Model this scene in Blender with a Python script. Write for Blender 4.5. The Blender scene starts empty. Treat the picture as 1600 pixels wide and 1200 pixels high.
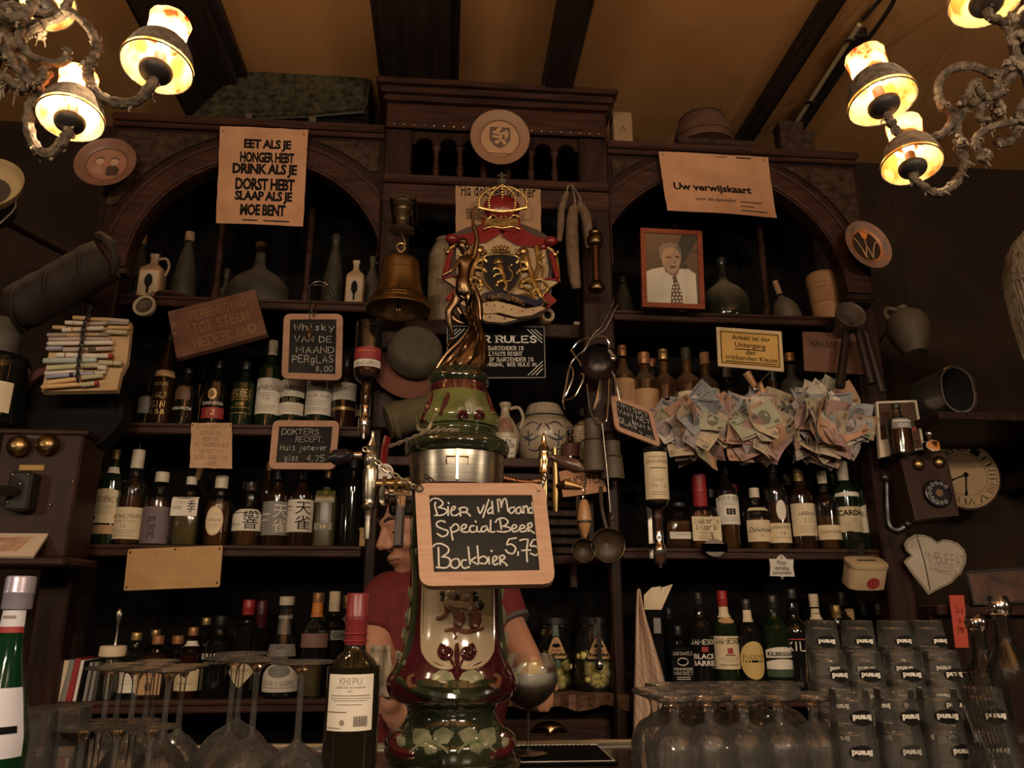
import bpy, bmesh, math, random
from mathutils import Vector, Matrix, Euler
R = math.radians; PI = math.pi
rnd = random.Random(7)
scene = bpy.context.scene
COL = scene.collection

# ------------------------------------------------------------------ camera
CAM_H, PITCH, YAW, FPX = 1.40, R(16.3), R(4.8), 1200.0
cam = bpy.data.cameras.new('camera'); cam.sensor_width = 36.0; cam.lens = FPX/1600*36; cam.clip_start = 0.05
cam_o = bpy.data.objects.new('camera', cam); COL.objects.link(cam_o)
cam_o.location = (0, 0, CAM_H); cam_o.rotation_euler = (R(90)+PITCH, 0, -YAW)
scene.camera = cam_o
scene.view_settings.view_transform = 'Standard'; scene.view_settings.look = 'None'
scene.view_settings.gamma = 1.0; scene.view_settings.use_curve_mapping = False
scene.view_settings.exposure = 1.0
cy = scene.cycles
cy.use_denoising = True; cy.max_bounces = 10; cy.transmission_bounces = 10; cy.transparent_max_bounces = 72
cy.glossy_bounces = 4; cy.diffuse_bounces = 4; cy.caustics_reflective = False; cy.caustics_refractive = False
cy.sample_clamp_indirect = 4.0

# ------------------------------------------------------------------ light
world = bpy.data.worlds.new('world'); scene.world = world; world.use_nodes = True
world.node_tree.nodes['Background'].inputs[0].default_value = (0.9, 0.62, 0.38, 1)
world.node_tree.nodes['Background'].inputs[1].default_value = 0.004

def lamp(name, loc, watts, col=(1.0, .62, .28), rad=.03):
    l = bpy.data.lights.new(name, 'POINT'); l.energy = watts; l.color = col; l.shadow_soft_size = rad
    o = bpy.data.objects.new(name, l); COL.objects.link(o); o.location = loc; return o
# the room's other lamps: two chandeliers of candle bulbs and bracket lamps behind the photographer
for cx, cyy, cz, n, w in ((-0.85, -1.1, 2.45, 6, 8.5), (1.25, -0.9, 2.45, 6, 8.5), (0.25, -2.6, 2.5, 6, 11)):
    for i in range(n):
        a = 2*PI*i/n+.3
        lamp('room_chandelier_bulb', (cx+.24*math.cos(a), cyy+.24*math.sin(a), cz+.05*(i % 2)), w, (1, .80, .59), .012)
lamp('wall_bracket_bulb', (-2.3, 0.2, 1.95), 9, (1, .80, .59), .02)
lamp('wall_bracket_bulb', (2.4, 0.1, 1.95), 9, (1, .80, .59), .02)

# ------------------------------------------------------------------ pixel -> place
_fw = Vector((math.sin(YAW)*math.cos(PITCH), math.cos(YAW)*math.cos(PITCH), math.sin(PITCH)))
_rt = Vector((math.cos(YAW), -math.sin(YAW), 0)); _up = _rt.cross(_fw); EYE = Vector((0, 0, CAM_H))
def ray(px, py): return (_fw*FPX+_rt*(px-800)+_up*(600-py)).normalized()
def P(px, py, Y):
    d = ray(px, py); return EYE+d*(Y/d.y)
def W(px0, px1, py, Y): return (P(px1, py, Y)-P(px0, py, Y)).length
def HT(px, py0, py1, Y): return abs(P(px, py0, Y).z-P(px, py1, Y).z)

# ------------------------------------------------------------------ materials
_M = {}
def mat(name, col, rough=.5, metal=0., col2=None, nscale=20., bump=0., spec=.5, trans=0., coat=0., stretch=None, dust=0., ior=1.5, detail=4., emit=None, alpha=1., dustcol=(.11, .085, .055)):
    if name in _M: return _M[name]
    m = bpy.data.materials.new(name); m.use_nodes = True; nt = m.node_tree; b = nt.nodes['Principled BSDF']
    b.inputs['Base Color'].default_value = (*col, 1); b.inputs['Roughness'].default_value = rough
    b.inputs['Metallic'].default_value = metal; b.inputs['Specular IOR Level'].default_value = spec
    b.inputs['Transmission Weight'].default_value = trans; b.inputs['IOR'].default_value = ior
    b.inputs['Coat Weight'].default_value = coat; b.inputs['Coat Roughness'].default_value = .04
    b.inputs['Alpha'].default_value = alpha
    if emit: b.inputs['Emission Color'].default_value = (*emit[0], 1); b.inputs['Emission Strength'].default_value = emit[1]
    if col2 or bump or dust:
        tc = nt.nodes.new('ShaderNodeTexCoord'); mp = nt.nodes.new('ShaderNodeMapping'); nz = nt.nodes.new('ShaderNodeTexNoise')
        nt.links.new(tc.outputs['Object'], mp.inputs[0]); nt.links.new(mp.outputs[0], nz.inputs['Vector'])
        if stretch: mp.inputs['Scale'].default_value = stretch
        nz.inputs['Scale'].default_value = nscale; nz.inputs['Detail'].default_value = detail
        last = None
        if col2:
            rp = nt.nodes.new('ShaderNodeValToRGB'); rp.color_ramp.elements[0].position = .32; rp.color_ramp.elements[1].position = .68
            rp.color_ramp.elements[0].color = (*col, 1); rp.color_ramp.elements[1].color = (*col2, 1)
            nt.links.new(nz.outputs[0], rp.inputs[0]); last = rp.outputs[0]; nt.links.new(last, b.inputs['Base Color'])
        if dust:  # dust that has settled on the faces turned up
            ge = nt.nodes.new('ShaderNodeNewGeometry'); sx = nt.nodes.new('ShaderNodeSeparateXYZ'); nt.links.new(ge.outputs['Normal'], sx.inputs[0])
            mr = nt.nodes.new('ShaderNodeMapRange'); mr.inputs[1].default_value = .1; mr.inputs[2].default_value = .9; mr.inputs[4].default_value = dust
            nt.links.new(sx.outputs[2], mr.inputs[0])
            mx = nt.nodes.new('ShaderNodeMixRGB'); mx.inputs[1].default_value = (*col, 1); mx.inputs[2].default_value = (*dustcol, 1)
            if last: nt.links.new(last, mx.inputs[1])
            nt.links.new(mr.outputs[0], mx.inputs[0]); nt.links.new(mx.outputs[0], b.inputs['Base Color'])
            ra = nt.nodes.new('ShaderNodeMapRange'); ra.inputs[3].default_value = rough; ra.inputs[4].default_value = .95; ra.inputs[2].default_value = max(dust, .01)
            nt.links.new(mr.outputs[0], ra.inputs[0]); nt.links.new(ra.outputs[0], b.inputs['Roughness'])
        if bump:
            bp = nt.nodes.new('ShaderNodeBump'); bp.inputs['Strength'].default_value = bump; bp.inputs['Distance'].default_value = .01
            nt.links.new(nz.outputs[0], bp.inputs['Height']); nt.links.new(bp.outputs[0], b.inputs['Normal'])
    _M[name] = m; return m

def thin_glass(name, tint=(.965, .965, .95), edge=(.52, .51, .47), rough=.02, haze=.015, wet=0., ior=1.7, streak=(1, 1, .45)):
    if name in _M: return _M[name]
    m = bpy.data.materials.new(name); m.use_nodes = True; nt = m.node_tree; nt.nodes.clear()
    out = nt.nodes.new('ShaderNodeOutputMaterial'); mix = nt.nodes.new('ShaderNodeMixShader')
    tr = nt.nodes.new('ShaderNodeBsdfTransparent'); gl = nt.nodes.new('ShaderNodeBsdfGlossy'); lw = nt.nodes.new('ShaderNodeLayerWeight')
    fr = nt.nodes.new('ShaderNodeFresnel'); fr.inputs[0].default_value = ior
    mc = nt.nodes.new('ShaderNodeMixRGB'); mc.inputs[1].default_value = (*tint, 1); mc.inputs[2].default_value = (*edge, 1)
    lw.inputs[0].default_value = .35
    nt.links.new(lw.outputs['Facing'], mc.inputs[0]); nt.links.new(mc.outputs[0], tr.inputs[0])
    gl.inputs['Roughness'].default_value = rough; gl.inputs[0].default_value = (.95, .95, .95, 1)
    nt.links.new(fr.outputs[0], mix.inputs[0]); nt.links.new(tr.outputs[0], mix.inputs[1]); nt.links.new(gl.outputs[0], mix.inputs[2])
    if wet:  # wet streaks and marks on the glass
        tc = nt.nodes.new('ShaderNodeTexCoord'); mp = nt.nodes.new('ShaderNodeMapping'); mp.inputs['Scale'].default_value = streak; nz = nt.nodes.new('ShaderNodeTexNoise'); nz.inputs['Scale'].default_value = 95; nz.inputs['Detail'].default_value = 3
        bp = nt.nodes.new('ShaderNodeBump'); bp.inputs['Strength'].default_value = wet; bp.inputs['Distance'].default_value = .004
        nt.links.new(tc.outputs['Object'], mp.inputs[0]); nt.links.new(mp.outputs[0], nz.inputs['Vector']); nt.links.new(nz.outputs[0], bp.inputs['Height'])
        for q in (gl, fr): nt.links.new(bp.outputs[0], q.inputs['Normal'])
    hz = nt.nodes.new('ShaderNodeMixShader'); hz.inputs[0].default_value = haze; df = nt.nodes.new('ShaderNodeBsdfDiffuse'); df.inputs[0].default_value = (.75, .72, .66, 1)
    nt.links.new(mix.outputs[0], hz.inputs[1]); nt.links.new(df.outputs[0], hz.inputs[2])
    nt.links.new(hz.outputs[0], out.inputs[0]); _M[name] = m; return m

WOOD = mat('dark_wood', (.010, .0038, .0022), .5, spec=.18, col2=(.030, .0105, .0055), nscale=6, bump=.25, stretch=(6, 6, 1), dust=.3, dustcol=(.075, .05, .03), detail=6)
WOODH = mat('dark_wood_lengthwise', (.020, .0072, .004), .5, spec=.2, dustcol=(.09, .06, .036), col2=(.052, .018, .0095), nscale=6, bump=.25, stretch=(1.2, 9, 9), dust=.6, detail=6)
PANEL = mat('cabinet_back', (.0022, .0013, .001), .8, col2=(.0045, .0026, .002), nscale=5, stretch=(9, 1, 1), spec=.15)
CARVED = mat('carved_dusty_wood', (.018, .0078, .0045), .7, spec=.15, col2=(.055, .030, .016), nscale=38, bump=.9, dust=.6)
PLASTER = mat('ceiling_plaster', (.36, .175, .062), .85, spec=.1, col2=(.48, .245, .092), nscale=1.8, bump=.08, detail=8)
WALLM = mat('smoked_wall', (.014, .0075, .004), .85, col2=(.026, .014, .007), nscale=3, bump=.2, detail=8, spec=.2)
BEAM = mat('beam_paint', (.012, .0075, .0055), .6, spec=.2, col2=(.032, .020, .015), nscale=5, stretch=(6, .6, 6), bump=.2)
PAPER = mat('aged_paper', (.40, .195, .095), .85, col2=(.49, .26, .135), nscale=9, bump=.12)
PAPERC = mat('cream_paper', (.62, .50, .33), .8, col2=(.70, .57, .40), nscale=12)
PAPERY = mat('tan_card', (.39, .225, .09), .85, col2=(.44, .265, .112), nscale=14)
INK = mat('black_ink', (.008, .007, .006), .8, spec=.1)
SLATE = mat('slate', (.012, .011, .010), .7, spec=.12, col2=(.030, .028, .025), nscale=8)
FRAMEW = mat('slate_frame_wood', (.33, .175, .098), .6, col2=(.41, .23, .135), nscale=10, stretch=(2, 14, 14), bump=.1)
CHALK = mat('chalk', (.58, .55, .48), .9, col2=(.42, .40, .35), nscale=200)
BRASS = mat('old_brass', (.38, .25, .10), .33, 1., col2=(.22, .15, .07), nscale=14, bump=.05)
BRASSP = mat('polished_brass', (.62, .46, .22), .2, 1.)
STEEL = mat('chrome', (.62, .60, .57), .13, 1.)
STEELB = mat('brushed_steel', (.50, .46, .38), .3, 1., col2=(.36, .32, .25), nscale=9, stretch=(1, 1, 30))
IRON = mat('black_iron', (.02, .017, .014), .5, .3)
DUSTY = mat('dusty_iron', (.035, .027, .019), .95, spec=.1, col2=(.15, .115, .08), nscale=60, bump=.9)
FLUFF = mat('dust_fluff', (.24, .19, .13), 1., spec=.05, col2=(.12, .092, .062), nscale=70, bump=.5)
BRONZE = mat('bronze', (.20, .125, .065), .3, 1., col2=(.11, .065, .035), nscale=30, bump=.12)
GREEN = mat('green_glaze', (.045, .055, .014), .12, col2=(.13, .14, .045), nscale=9, coat=1., bump=.06)
DKGREEN = mat('dark_green_glaze', (.008, .012, .007), .1, col2=(.03, .036, .016), nscale=10, coat=1., bump=.05)
MAROON = mat('maroon_glaze', (.026, .0040, .0055), .12, col2=(.058, .0085, .011), nscale=9, coat=1., bump=.05)
CREAMG = mat('cream_glaze', (.33, .26, .165), .15, col2=(.26, .195, .115), nscale=6, coat=1.)
LEAFG = mat('leaf_glaze', (.10, .125, .065), .15, col2=(.27, .255, .165), nscale=30, coat=1., bump=.15)
GOLD = mat('gilding', (.50, .33, .11), .32, .9, col2=(.28, .17, .06), nscale=40, bump=.3)
REDL = mat('red_lacquer', (.22, .014, .014), .25, coat=.6, col2=(.13, .01, .01), nscale=15)
CREAML = mat('cream_lacquer', (.42, .30, .16), .35, col2=(.32, .21, .11), nscale=14)
BLACKL = mat('black_lacquer', (.010, .008, .010), .25)
BLUEL = mat('navy_lacquer', (.012, .014, .03), .3)
STONE = mat('stoneware', (.24, .16, .09), .55, col2=(.32, .22, .13), nscale=14, dust=.5)
STONEP = mat('pale_stoneware', (.32, .255, .17), .35, col2=(.37, .30, .21), nscale=10, coat=.3)
STONED = mat('dark_stoneware', (.060, .044, .026), .6, col2=(.09, .066, .04), nscale=14, dust=.3)
TERRA = mat('terracotta', (.23, .105, .040), .8, col2=(.31, .155, .066), nscale=12, bump=.3)
DUSTB = mat('dusty_dark_bottle', (.020, .016, .010), .5, dust=.8, col2=(.042, .034, .022), nscale=16, spec=.3)
DUSTA = mat('dusty_amber_bottle', (.035, .015, .006), .14, dust=.7, col2=(.085, .036, .012), nscale=8, coat=.4, dustcol=(.10, .075, .045))
CORK = mat('cork', (.34, .20, .10), .9, col2=(.24, .14, .07), nscale=60)
LEATH = mat('dusty_leather', (.014, .0095, .007), .7, spec=.2, col2=(.026, .018, .012), nscale=12, bump=.4, dust=.85, dustcol=(.16, .125, .085))
CASEM = mat('dusty_case', (.014, .0115, .0065), .95, spec=.1, col2=(.055, .045, .024), nscale=55, bump=1., dust=.2, detail=8)
BOTB = mat('bottle_black', (.006, .006, .005), .06, coat=.3)
BOTG = mat('bottle_green', (.008, .016, .006), .06, coat=.3)
BOTN = mat('bottle_brown', (.020, .009, .004), .06, coat=.3)
BOTR = mat('bottle_wine', (.010, .008, .004), .05, coat=.3)
WHISKY = mat('whisky', (.42, .15, .022), .08, trans=.75, ior=1.36)
WHISKYD = mat('dark_whisky', (.20, .055, .010), .08, trans=.6, ior=1.36)
PALEL = mat('pale_liquor', (.55, .42, .16), .08, trans=.75, ior=1.36)
CLEARL = mat('clear_liquor', (.80, .80, .76), .05, trans=.95, ior=1.34)
GLASS = thin_glass('clear_glass')
GLASSW = thin_glass('wet_glass', (.985, .98, .965), (.72, .70, .65), .025, haze=.035, wet=.25, ior=1.65)
GLASST = thin_glass('tumbler_glass', (.99, .985, .975), (.78, .76, .71), .02, haze=.03, ior=1.5)
GLASSD = thin_glass('bottle_glass', (.80, .80, .74), (.25, .25, .2), haze=.006)
GLASSB = thin_glass('brown_glass', (.62, .36, .14), (.2, .09, .03), haze=.004)
LABW = mat('white_label', (.62, .57, .47), .7, col2=(.68, .63, .53), nscale=20)
LABC = mat('cream_label', (.58, .47, .29), .7, col2=(.64, .53, .35), nscale=20)
LABK = mat('black_label', (.006, .006, .006), .85, spec=.05)
LABG = mat('grey_label', (.20, .19, .17), .6)
LABP = mat('mauve_label', (.15, .11, .12), .7)
LABR = mat('red_label', (.26, .025, .025), .6)
LABO = mat('orange_label', (.60, .20, .03), .6)
LABT = mat('tan_label', (.42, .25, .12), .7)
GOLDP = mat('gold_print', (.45, .31, .12), .4, .4)
REDP = mat('red_print', (.30, .03, .025), .7)
BRNP = mat('brown_print', (.14, .07, .03), .8)
WHTP = mat('white_print', (.62, .58, .50), .8)
GRYP = mat('grey_print', (.22, .19, .15), .8)
CAPW = mat('ivory_cap', (.55, .48, .36), .5)
CAPR = mat('red_cap', (.28, .02, .022), .4)
CAPK = mat('black_cap', (.015, .014, .013), .4)
CAPG = mat('gold_cap', (.40, .27, .11), .35, .7)
CAPS = mat('grey_cap', (.30, .29, .27), .45)
CAPO = mat('copper_cap', (.36, .17, .07), .4, .5)
SKIN = mat('skin', (.46, .22, .13), .5, col2=(.50, .25, .155), nscale=30)
SHIRT = mat('red_shirt', (.17, .022, .022), .85, col2=(.13, .016, .017), nscale=50)

# ------------------------------------------------------------------ meshes
class MB:
    def __init__(s): s.v = []; s.f = []
    def add(s, vs, fs, m=None):
        n = len(s.v)
        s.v += [tuple(m @ Vector(v)) for v in vs] if m is not None else [tuple(v) for v in vs]
        s.f += [tuple(i+n for i in f) for f in fs]; return s
    def box(s, x0, x1, y0, y1, z0, z1, b=0., m=None):
        lo, hi = (min(x0, x1), min(y0, y1), min(z0, z1)), (max(x0, x1), max(y0, y1), max(z0, z1))
        b = min(b, *[(hi[i]-lo[i])*.45 for i in range(3)])
        if b <= 0:
            vs = [(x, y, z) for x in (lo[0], hi[0]) for y in (lo[1], hi[1]) for z in (lo[2], hi[2])]
            return s.add(vs, [(0, 1, 3, 2), (4, 6, 7, 5), (0, 4, 5, 1), (2, 3, 7, 6), (0, 2, 6, 4), (1, 5, 7, 3)], m)
        bm = bmesh.new()
        for x in (0, 1):
            for y in (0, 1):
                for z in (0, 1):
                    c = [(lo[i], hi[i])[k] for i, k in enumerate((x, y, z))]
                    for ax in range(3):
                        p = list(c)
                        for j in range(3):
                            if j != ax: p[j] += b*(1-2*(x, y, z)[j])
                        bm.verts.new(p)
        r = bmesh.ops.convex_hull(bm, input=bm.verts)
        bmesh.ops.recalc_face_normals(bm, faces=bm.faces)
        bm.verts.index_update(); vs = [v.co.copy() for v in bm.verts]; fs = [[v.index for v in f.verts] for f in bm.faces]; bm.free()
        return s.add(vs, fs, m)
    def lathe(s, prof, n=24, m=None, sq=0, cap=True, a0=0., a1=None, wob=None):
        full = a1 is None; a1 = 2*PI if full else a1
        k = n if full else n+1
        vs = []; fs = []
        for r, z in prof:
            for i in range(k):
                a = a0+(a1-a0)*i/n; c, d = math.cos(a), math.sin(a); q = r
                if sq: q = r/((abs(c)**sq+abs(d)**sq)**(1/sq))
                if wob: q *= wob(a, z)
                vs.append((q*c, q*d, z))
        for j in range(len(prof)-1):
            for i in range(n):
                p, t = j*k+i, j*k+(i+1) % k
                fs.append((p, t, t+k, p+k))
        if cap and full:
            if prof[0][0] > 1e-6: fs.append(tuple(range(k-1, -1, -1)))
            if prof[-1][0] > 1e-6: fs.append(tuple(range((len(prof)-1)*k, len(prof)*k)))
        return s.add(vs, fs, m)
    def tube(s, pts, rad, n=8, closed=False, m=None, cap=True, flat=1.):
        pts = [Vector(p) for p in pts]; N = len(pts); rr = rad if isinstance(rad, (list, tuple)) else [rad]*N
        vs = []; fs = []; up = None
        for i, p in enumerate(pts):
            t = (pts[(i+1) % N]-pts[i-1]) if closed else (pts[min(i+1, N-1)]-pts[max(i-1, 0)])
            t = t.normalized() if t.length > 1e-9 else Vector((0, 0, 1))
            if up is None: up = t.orthogonal().normalized()
            else:
                up = up-t*up.dot(t); up = up.normalized() if up.length > 1e-6 else t.orthogonal().normalized()
            bn = t.cross(up)
            for j in range(n):
                a = 2*PI*j/n; vs.append(p+up*(math.cos(a)*rr[i])+bn*(math.sin(a)*rr[i]*flat))
        for i in range(N if closed else N-1):
            for j in range(n):
                a, b = i*n+j, i*n+(j+1) % n; c = ((i+1) % N)*n
                fs.append((a, b, c+(j+1) % n, c+j))
        if cap and not closed: fs += [tuple(range(n-1, -1, -1)), tuple(range((N-1)*n, N*n))]
        return s.add(vs, fs, m)
    def prism(s, pts, d, m=None, y0=0.):  # outline in x,z ; from y0 back to y0+d
        n = len(pts); vs = [(x, y0, z) for x, z in pts]+[(x, y0+d, z) for x, z in pts]
        fs = [tuple(range(n)), tuple(range(2*n-1, n-1, -1))]+[(i, i+n, (i+1) % n+n, (i+1) % n) for i in range(n)]
        return s.add(vs, fs, m)
    def ball(s, c, r, n=12, k=8, m=None):
        r = r if isinstance(r, (tuple, list)) else (r, r, r); vs = [(c[0], c[1], c[2]-r[2])]; fs = []
        for j in range(1, k):
            for i in range(n):
                t, a = PI*j/k, 2*PI*i/n
                vs.append((c[0]+r[0]*math.sin(t)*math.cos(a), c[1]+r[1]*math.sin(t)*math.sin(a), c[2]-r[2]*math.cos(t)))
        vs.append((c[0], c[1], c[2]+r[2])); L = len(vs)-1
        for i in range(n):
            fs.append((0, 1+(i+1) % n, 1+i)); b = 1+(k-2)*n; fs.append((L, b+i, b+(i+1) % n))
            for j in range(k-2):
                a = 1+j*n; fs.append((a+i, a+(i+1) % n, a+n+(i+1) % n, a+n+i))
        return s.add(vs, fs, m)

def obj(name, mb, m, parent=None, smooth=True, label=None, sharp=35):
    me = mb if isinstance(mb, bpy.types.Mesh) else bpy.data.meshes.new(name)
    if me is not mb:
        me.from_pydata(mb.v, [], mb.f)
        if smooth:
            me.polygons.foreach_set('use_smooth', [True]*len(me.polygons)); me.set_sharp_from_angle(angle=R(sharp))
        if m: me.materials.append(m)
    o = bpy.data.objects.new(name, me); COL.objects.link(o)
    if parent: o.parent = parent
    if label: o['label'] = label
    return o
def tag(o, label, cat, group=None):
    o['label'] = label; o['category'] = cat
    if group: o['group'] = group
    return o
def thing(name, label, cat, loc=(0, 0, 0), rot=(0, 0, 0), group=None, M=None):
    o = bpy.data.objects.new(name, None); COL.objects.link(o); o.empty_display_size = .02
    if M is not None: o.matrix_world = M
    else: o.location = loc; o.rotation_euler = rot
    return tag(o, label, cat, group)
def struct(name, mb, m):
    o = obj(name, mb, m); o['kind'] = 'structure'; return o
def dup(root, loc, rotz=None, label=None, rot=None):
    r = root.copy(); COL.objects.link(r); r.location = loc
    if rotz is not None: r.rotation_euler = (0, 0, rotz)
    if rot is not None: r.rotation_euler = rot
    if label: r['label'] = label
    for ch in list(root.children):
        c = ch.copy(); COL.objects.link(c); c.parent = r
        for g in ch.children:
            d = g.copy(); COL.objects.link(d); d.parent = c
    return r
def cat(pts, k=6, closed=False):  # smooth curve through points
    pts = [Vector(p) for p in pts]; N = len(pts); out = []
    if N < 3: return pts
    for i in range(N if closed else N-1):
        g = (lambda j: pts[j % N]) if closed else (lambda j: pts[max(0, min(N-1, j))])
        a, b, c, d = g(i-1), g(i), g(i+1), g(i+2)
        for t in range(k):
            t /= k; out.append(.5*((2*b)+(c-a)*t+(2*a-5*b+4*c-d)*t*t+(3*b-a-3*c+d)*t**3))
    if not closed: out.append(pts[-1])
    return out
def smooth_prof(p, k=4): return [(max(0, v.x), v.y) for v in cat([(r, z, 0) for r, z in p], k)]
def TR(x=0, y=0, z=0): return Matrix.Translation((x, y, z))
def RX(a): return Matrix.Rotation(R(a), 4, 'X')
def RY(a): return Matrix.Rotation(R(a), 4, 'Y')
def RZ(a): return Matrix.Rotation(R(a), 4, 'Z')

# ------------------------------------------------------------------ writing
_T = {}
def _text_mesh(s, bold, shear, sp):
    k = (s, bold, shear, sp)
    if k in _T: return _T[k]
    cu = bpy.data.curves.new('lettering', 'FONT'); cu.body = s; cu.resolution_u = 2; cu.offset = bold; cu.shear = shear; cu.space_character = sp
    o = bpy.data.objects.new('lettering', cu); COL.objects.link(o)
    dg = bpy.context.evaluated_depsgraph_get(); me = bpy.data.meshes.new_from_object(o.evaluated_get(dg))
    bm = bmesh.new(); bm.from_mesh(me)
    if len(bm.verts):
        xa, xb = min(v.co.x for v in bm.verts), max(v.co.x for v in bm.verts); n = min(40, int((xb-xa)/.16))
        for i in range(1, n): bmesh.ops.bisect_plane(bm, geom=bm.verts[:]+bm.edges[:]+bm.faces[:], plane_co=(xa+(xb-xa)*i/n, 0, 0), plane_no=(1, 0, 0))
    bm.to_mesh(me); bm.free()
    vs = [(v.co.x, v.co.y) for v in me.vertices]; fs = [tuple(p.vertices) for p in me.polygons]
    bpy.data.objects.remove(o); bpy.data.curves.remove(cu); bpy.data.meshes.remove(me)
    _T[k] = (vs, fs); return _T[k]
# pen-drawn capitals on a 4 x 6 grid ( '~' = rounded stroke )
PEN = {'A': '00 26 40|.7,2 3.3,2', 'B': '00 06|~06 26 3.4,5 3,3.6 2,3.2 0,3.2|~0,3.2 2,3.2 3.8,2.6 3.6,.8 20 00', 'C': '~3.8,4.8 26 .3,4.6 .3,1.4 20 3.8,1.2', 'D': '00 06|~06 16 3.8,4.6 3.8,1.4 10 00',
 'E': '46 06 00 40|03 33', 'F': '46 06 00|03 33', 'G': '~3.8,4.8 26 .3,4.6 .3,1.4 20 3.8,1.2 3.8,2.6|3.8,2.6 2.4,2.6', 'H': '06 00|46 40|03 43', 'I': '26 20', 'J': '~36 3,1.4 20 .5,1', 'K': '06 00|46 0,2.4|1.4,3.4 40', 'L': '06 00 40',
 'M': '00 06 22 46 40', 'N': '00 06 40 46', 'O': '~26 .2,4.6 .2,1.4 20 3.8,1.4 3.8,4.6 26', 'P': '00 06|~06 26 3.8,5 3.4,3.2 2,2.8 0,2.8', 'R': '00 06|~06 26 3.8,5 3.4,3.4 2,3 03|23 40', 'S': '~3.6,5 26 .4,5 1,3.4 3,2.7 3.6,1.2 20 .2,1',
 'T': '06 46|26 20', 'U': '~06 0,1.6 20 4,1.6 46', 'V': '06 20 46', 'W': '06 10 25 30 46', 'X': '06 40|46 00', 'Y': '06 23 46|23 20', 'Z': '06 46 00 40', '#': '10 26|20 36|02 42|04 44', '1': '15 26 20', '2': '~05 1,6 3.4,5.4 3,3 00|00 40',
 '0': '~26 .3,4.6 .3,1.4 20 3.7,1.4 3.7,4.6 26', '8': '~23 .6,4.4 26 3.4,4.4 23 .2,1.6 20 3.8,1.6 23', '4': '30 36 02 42', '5': '46 06 0,3.4|~0,3.4 2,3.8 4,2 2,0 0,.7', '7': '06 46 10', ',': '2.2,.6 1.6,-1', '.': '2,0 2.2,.4', '"': '1,6 1,4.6|2,6 2,4.6', "'": '2,6 2,4.8', '?': '~05 26 45 23 2,1.8|20 2.2,.3',
 'e': '~.3,2.2 3.6,2.2 3,3.8 1,3.8 .2,1.6 1.6,0 3.6,.6', 'h': '06 00|~0,2.6 1.6,4 3.2,3 3.4,0', 'i': '2,4 2,0|2,5.4 2,5.6', 's': '~3.2,3.6 1.6,4 .8,3 2.8,1.4 2,0 .4,.4', 'k': '06 00|3,4 0,1.8 3.2,0', 'y': '04 2,.6|44 1,-2', 'n': '04 00|~0,2.6 1.6,4 3.2,3 3.4,0', 't': '2,6 20|.6,4 3.4,4', 'u': '~04 .4,.6 2,0 3.6,1.4|3.6,4 3.8,0', 'l': '26 20', 'a': '~3.4,3.4 1.6,4 .3,2 1.6,0 3.4,1.4|3.5,4 3.7,0', 'g': '~3.4,3.4 1.6,4 .3,2 1.6,.2 3.4,1.6|~3.5,4 3.4,-1 1.6,-2 .2,-1.2', 'r': '04 00|~0,2.4 1.4,4 3,3.8', 'o': '~2,4 .2,2 2,0 3.8,2 2,4', 'j': '~2.4,4 2.2,-1 .6,-2|2.4,5.4 2.4,5.6', 'v': '04 1.8,0 3.8,4', 'p': '04 0,-2|~0,3 2,4 3.6,2 2,0 0,1', 'd': '~3.4,3.4 1.6,4 .3,2 1.6,0 3.4,1.4|3.6,6 3.6,0', 'm': '04 00|~0,3 1.2,4 2,3 2,0|~2,3 3.2,4 4,3 4,0', '/': '00 46'}
def _pen_strokes(ch):
    out = []
    for st in PEN.get(ch, '').split('|'):
        if not st: continue
        rd = st[0] == '~'; pts = []
        for w in st.lstrip('~').split():
            a, b = w.split(',') if ',' in w else (w[0], w[1]); pts.append((float(a), float(b)))
        if not rd or len(pts) < 3:
            q = [pts[0]]
            for a, b in zip(pts, pts[1:]):
                k = max(1, int(abs(b[0]-a[0])/1.4)); q += [(a[0]+(b[0]-a[0])*i/k, a[1]+(b[1]-a[1])*i/k) for i in range(1, k+1)]
            out.append(q); continue
        out.append([(v.x, v.y) for v in cat([(x, y, 0) for x, y in pts], 5)])
    return out
def stroke_poly(pts, w, out_v, out_f, z=0):
    n = len(pts)
    for i in range(n):
        a, b = Vector(pts[max(i-1, 0)]), Vector(pts[min(i+1, n-1)]); d = (b-a)
        d = d.normalized() if d.length > 1e-9 else Vector((1, 0)); p = Vector(pts[i])
        if i == 0: p = p-d*w*.4
        if i == n-1: p = p+d*w*.4
        nn = Vector((-d.y, d.x))*w*.5; base = len(out_v); out_v += [tuple(p+nn), tuple(p-nn)]
        if i: out_f.append((base-2, base-1, base+1, base))
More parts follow.
